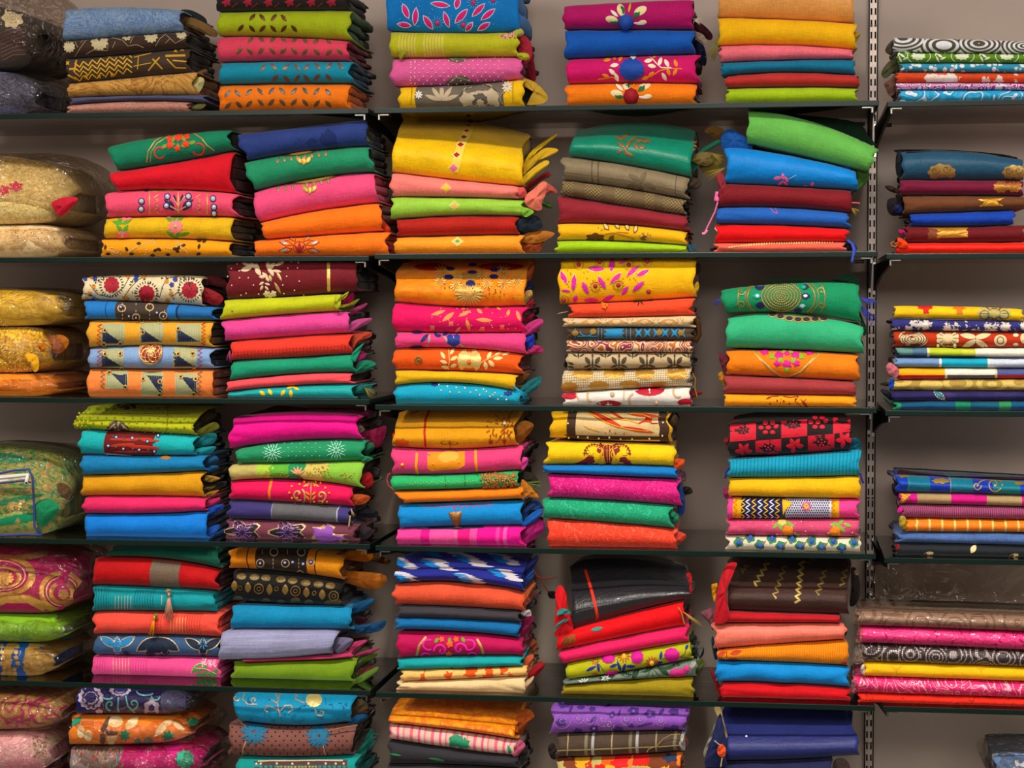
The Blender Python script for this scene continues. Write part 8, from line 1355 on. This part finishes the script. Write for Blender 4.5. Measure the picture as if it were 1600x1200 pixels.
stack('A', 5, .03, [
    I('turquoise fabric with cord scrolls and cream flower', F_('plain', ['#0890c0'], rough=.55), (362, 372), (550, 545), (1130, 1138, 1131), t=(1078, 1080, 1082), Bt=.06, mo=[('cord_scroll', 'G#b0a090', [('p', 11, spiral(345, 240, 34, 1.0, 60)), ('p', 11, [(275, 190), (262, 235), (300, 270), (345, 270)]), ('p', 11, spiral(215, 225, 28, .9)), ('p', 11, [(525, 190), (505, 260), (525, 350)]), ('p', 11, [(490, 190), (510, 230)]), ('p', 11, [(460, 235), (505, 262)]), ('p', 11, [(515, 310), (470, 290), (430, 280), (412, 310), (440, 325)]), ('p', 11, [(530, 310), (560, 275), (600, 275), (612, 305), (580, 328)]), ('p', 11, [(640, 190), (630, 235), (695, 260)]), ('p', 11, [(765, 300), (780, 345), (820, 350), (825, 320), (800, 315)])], {'h': .0015}), ('cream_flower', 'G#dcc480', [('s', 758, 240, 58, 14, .06, .85)], {'h': .002}), ('flower_centre', '#2c6c80', [('e', 762, 235, 24, 20)]), ('texture_leaf', '#0c6c94', [('l', R_.uniform(220, 980), R_.uniform(230, 390), 30, 6, R_.uniform(0, 180)) for _ in range(40)])], ex=[LB([(1000, 330), (1010, 260), (1060, 230), (1130, 260), (1120, 310), (1050, 350)], .05, '#4c3c24', th=.01), LB([(990, 400), (1040, 350), (1110, 335), (1130, 360), (1060, 400)], .03, '#0c4c7c', th=.008)]),
    I('mauve brown fabric with dots and blue thistle flowers', '#7c4c44', 358, (553, 548), (1184, 1187, 1183), t=(1131, 1139, 1133), **{'in': '#2c1c1c'}, mo=[('dark_dot', '#2c1818', grid(190, 430, 1000, 620, 55, 30, 6)), ('cream_line', '#c8a078', [('p', 8, [(232, 365), (255, 405), (285, 420)]), ('p', 8, [(285, 525), (265, 580), (262, 655)]), ('p', 8, [(820, 555), (830, 600), (850, 635)])]), ('thistle', '#14688c', burst(345, 460, 8, 90, 16, 20)+burst(345, 460, 50, 105, 11, 14, 9)+burst(790, 490, 8, 80, 16, 20)+burst(790, 490, 45, 95, 11, 14, 9))], ex=[TH([(845, 458), (900, 445), (960, 430), (1060, 415)], .0, '#8c6c44', r=.0016), LB([(1020, 440), (1070, 410), (1100, 420), (1060, 470), (1030, 500)], .03, '#2c1c18')]),
    I('teal fabric with beaded brown border', '#08908c', 371, 556, (1228, 1228, 1226), mo=[('brown_border', '#4c3430', [('q', [(340, 665), (660, 660), (990, 655), (990, 712), (660, 712), (345, 712)])]), ('cream_braid', '#c8b094', [('p', 10, [(370, 665), (600, 660), (960, 660)])]), ('pearl', '#e8d0b0', [('d', x, 682, 8) for x in (360, 390, 500, 610, 720, 840, 910, 965)]), ('teal_cell', '#14847c', [('q', [(x, 696), (x+22, 696), (x+22, 712), (x, 712)]) for x in range(380, 960, 34)]), ('gold_bead', GD, [('d', 510+i*24, 706, 8) for i in range(12)])], ex=[LB([(1000, 700), (1020, 640), (1080, 560), (1150, 440), (1170, 470), (1120, 600), (1060, 700)], .05, '#0c5c50', th=.012)]),
], 'second left-bay stack, lowest shelf', (320, 1040, 4.444), fill=1)
stack('B', 5, .012, [
    I('orange batik silk with yellow cracks', F_('blotch', ['#e07404', '#f09408', '#d86404', '#f4a81c'], {'s': 16}, rough=.5), (607, 609), (806, 804), (1133, 1144, 1158), t=(1086, 1092, 1104), Bt=.13, ex=[LB([(1000, 430), (1010, 360), (1090, 300), (1135, 350), (1110, 380), (1050, 460), (1000, 520)], .05, '#8c3c08', th=.012)]),
    I('cream fabric with pink stripes and green patch', F_('stripes', [(8, '#e0b4a0'), (4, '#dc5c84'), (6, '#e0b8a4'), (2.5, '#e07494'), (9, '#dcb09c'), (5, '#e06488')], {'ox': 3.0}), (609, 609), 803, (1157, 1172, 1183), t=(1133, 1145, 1159), mo=[('green_patch', '#208860', [('s', 590, 530, 55, 6, .2, 1.1), ('s', 650, 545, 40, 6, .4, 1.2), ('l', 960, 590, 80, 24, -70)])], ex=[LB([(975, 610), (1010, 530), (1045, 520), (1070, 560), (1010, 630)], .01, '#b04c6c', th=.008)]),
    I('charcoal fabric with green slashes', '#2c2a30', 608, 806, (1196, 1197, 1202), t=(1157, 1172, 1183), mo=[('green_slash', '#2c7c4c', [('l', 170, 618, 90, 16, -8), ('l', 455, 652, 120, 18, -8), ('l', 740, 695, 130, 18, -8)])], ex=[LB([(1020, 600), (1060, 570), (1085, 600), (1050, 630)], .06, '#14100e')]),
    I('charcoal fabric continuing below the frame', '#2c2a30', 605, 806, (1228, 1228, 1228)),
], 'middle bay first stack, lowest shelf', (580, 1040, 4.444), fill=1)
stack('B', 5, .012, [
    I('violet paisley print fabric', F_('plain', ['#8c50b8']), (864, 861), (1073, 1068), (1151, 1147, 1145), t=(1096, 1099, 1103), Bt=.05, **{'in': '#3c1450'}, mo=[('paisley', '#4c2c84', [('s', x, y, s, 5, .25, .7) for x, y, s in ((250, 395, 40), (755, 315, 44), (870, 335, 44), (1035, 320, 40), (480, 435, 34), (650, 445, 38), (1040, 430, 32), (370, 455, 34), (985, 445, 34), (270, 265, 50), (470, 300, 26), (255, 490, 24))]+[('l', x, y, l, w_, a) for x, y, l, w_, a in ((480, 370, 70, 26, 35), (605, 345, 60, 34, 70), (655, 330, 60, 14, 70), (830, 410, 130, 18, 15), (735, 415, 60, 30, -20), (950, 320, 60, 26, 50), (320, 300, 60, 22, 70), (390, 290, 60, 30, 0), (580, 275, 70, 20, 20))]), ('paisley_hole', '#9460c0', [('d', 605, 345, 12), ('d', 870, 335, 14), ('d', 480, 435, 11), ('d', 755, 318, 10)]), ('white_dot', '#c8a8c8', sum([path_beads(spiral(x, y, r, 1.8, n=24), 9, 2.6) for x, y, r in ((255, 380, 66), (370, 365, 44), (440, 370, 44), (540, 370, 60), (700, 370, 50), (800, 370, 40), (580, 410, 40), (940, 380, 40))], []), {'sep': 99})], ex=[LB([(1110, 350), (1125, 290), (1145, 340), (1130, 380)], .02, '#5c2c84', th=.006)]),
    I('brown plaid fabric with cream and silver lines', F_('plaid', ['#4c3c30'], {'bars': [('u', 70.5, 15, 2, '#a89468'), ('u', 70.5, 43, 5, '#7c7458'), ('u', 70.5, 54, 4.5, '#a8a8a8'), ('v', 90, 22, 2, '#b09c68')]}), 871, 1067, (1186, 1183, 1176), ex=[LB([(160, 580), (175, 545), (200, 540), (225, 600), (215, 650), (180, 640)], .02, '#241414', th=.008), TH([(845, 605), (860, 580), (920, 555), (960, 510), (1020, 478), (1080, 475)], -.006, '#b08c4c', r=.0007), LB([(1080, 500), (1095, 480), (1100, 520), (1088, 545)], .0, '#b8b0a0', th=.004)]),
    I('multicoloured painterly floral fabric', F_('cells', ['#d85c14', '#e8a820', '#b8a860', '#d81c14', '#7c3c1c', '#e87c2c', '#c0341c'], {'s': 22, 'wob': 1.0}), 870, 1064, (1228, 1228, 1226), t=(1187, 1184, 1177), mo=[('navy_splash', '#1c2c4c', [('s', 1010, 640, 60, 5, .4, .6)]), ('red_splash', '#d80c10', [('s', 660, 675, 70, 5, .3, .6)])]),
], 'middle bay second stack, lowest shelf', (820, 1040, 4.444), fill=1)
stack('B', 5, .02, [
    I('satin navy fabric with a white speck', fabric('silk', ['#242c6c'], rough=.45, coat=.1), (1130, 1135), (1332, 1343), (1193, 1191, 1184), t=(1100, 1102, 1103), Bt=.13, mo=[('speck', 'S#f0f0f0', [('d', 383, 491, 8)])], ex=[LB([(160, 290), (200, 285), (225, 380), (250, 470), (245, 520), (215, 430), (180, 360)], .02, '#a89060', th=.008), LB([(85, 600), (110, 530), (150, 440), (165, 400), (155, 480), (120, 570), (95, 640)], .03, '#8c8880', th=.01)]),
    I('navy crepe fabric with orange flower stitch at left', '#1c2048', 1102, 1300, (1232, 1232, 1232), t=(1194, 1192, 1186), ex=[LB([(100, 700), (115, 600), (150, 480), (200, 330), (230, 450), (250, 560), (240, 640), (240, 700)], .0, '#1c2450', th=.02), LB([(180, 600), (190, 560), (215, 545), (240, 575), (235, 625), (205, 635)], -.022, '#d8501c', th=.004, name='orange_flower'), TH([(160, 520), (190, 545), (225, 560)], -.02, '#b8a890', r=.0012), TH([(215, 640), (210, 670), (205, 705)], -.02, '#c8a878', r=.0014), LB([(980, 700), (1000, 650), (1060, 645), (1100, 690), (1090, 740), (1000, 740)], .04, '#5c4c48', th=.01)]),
], 'middle bay third stack, lowest shelf', (1080, 1040, 4.444), fill=1)
stack('C', 5, .03, [
    I('blue and white packed cloth cut by the frame corner', F_('blobs', ['#5c78a4', '#c8ccd8', '#34406c'], {'s': 16, 'radii': [.25, .4]}), 1556, 1700, (1222, 1222, 1223), t=(1180, 1180, 1182), n='bagged_cloth', c='packed cloth', bag=((.02, .02, .002), 1.0)),
], 'right bay, lowest shelf', (1340, 1040, 6.154), fill=3)

# wrinkled clear sheet hanging behind the rolls
def sheet():
    V, F, UV = [], [], []
    nx, nz = 60, 40; X0, X1 = 1.075, 1.52; z1 = SHZ['C'][3]-.015; z0 = SHZ['C'][4]+.14
    R = random.Random(11); ph = [(R.uniform(10, 70), R.uniform(10, 70), R.uniform(0, 6)) for _ in range(8)]
    for i in range(nx+1):
        for j in range(nz+1):
            x = X0+(X1-X0)*i/nx; z = z0+(z1-z0)*j/nz
            d = sum(math.sin(a*x+b*z+c) for a, b, c in ph)*.0016
            V.append((x, .30+.06*j/nz+d, z))
    for i in range(nx):
        for j in range(nz):
            a = i*(nz+1)+j; F.append((a, a+nz+1, a+nz+2, a+1))
    o = link('plastic_sheet', mesh('plastic_sheet', V, F), M_SHEET)
    tag(o, 'wrinkled clear plastic sheet with bright glints behind the rolls on the fifth shelf', 'plastic sheet')
sheet()
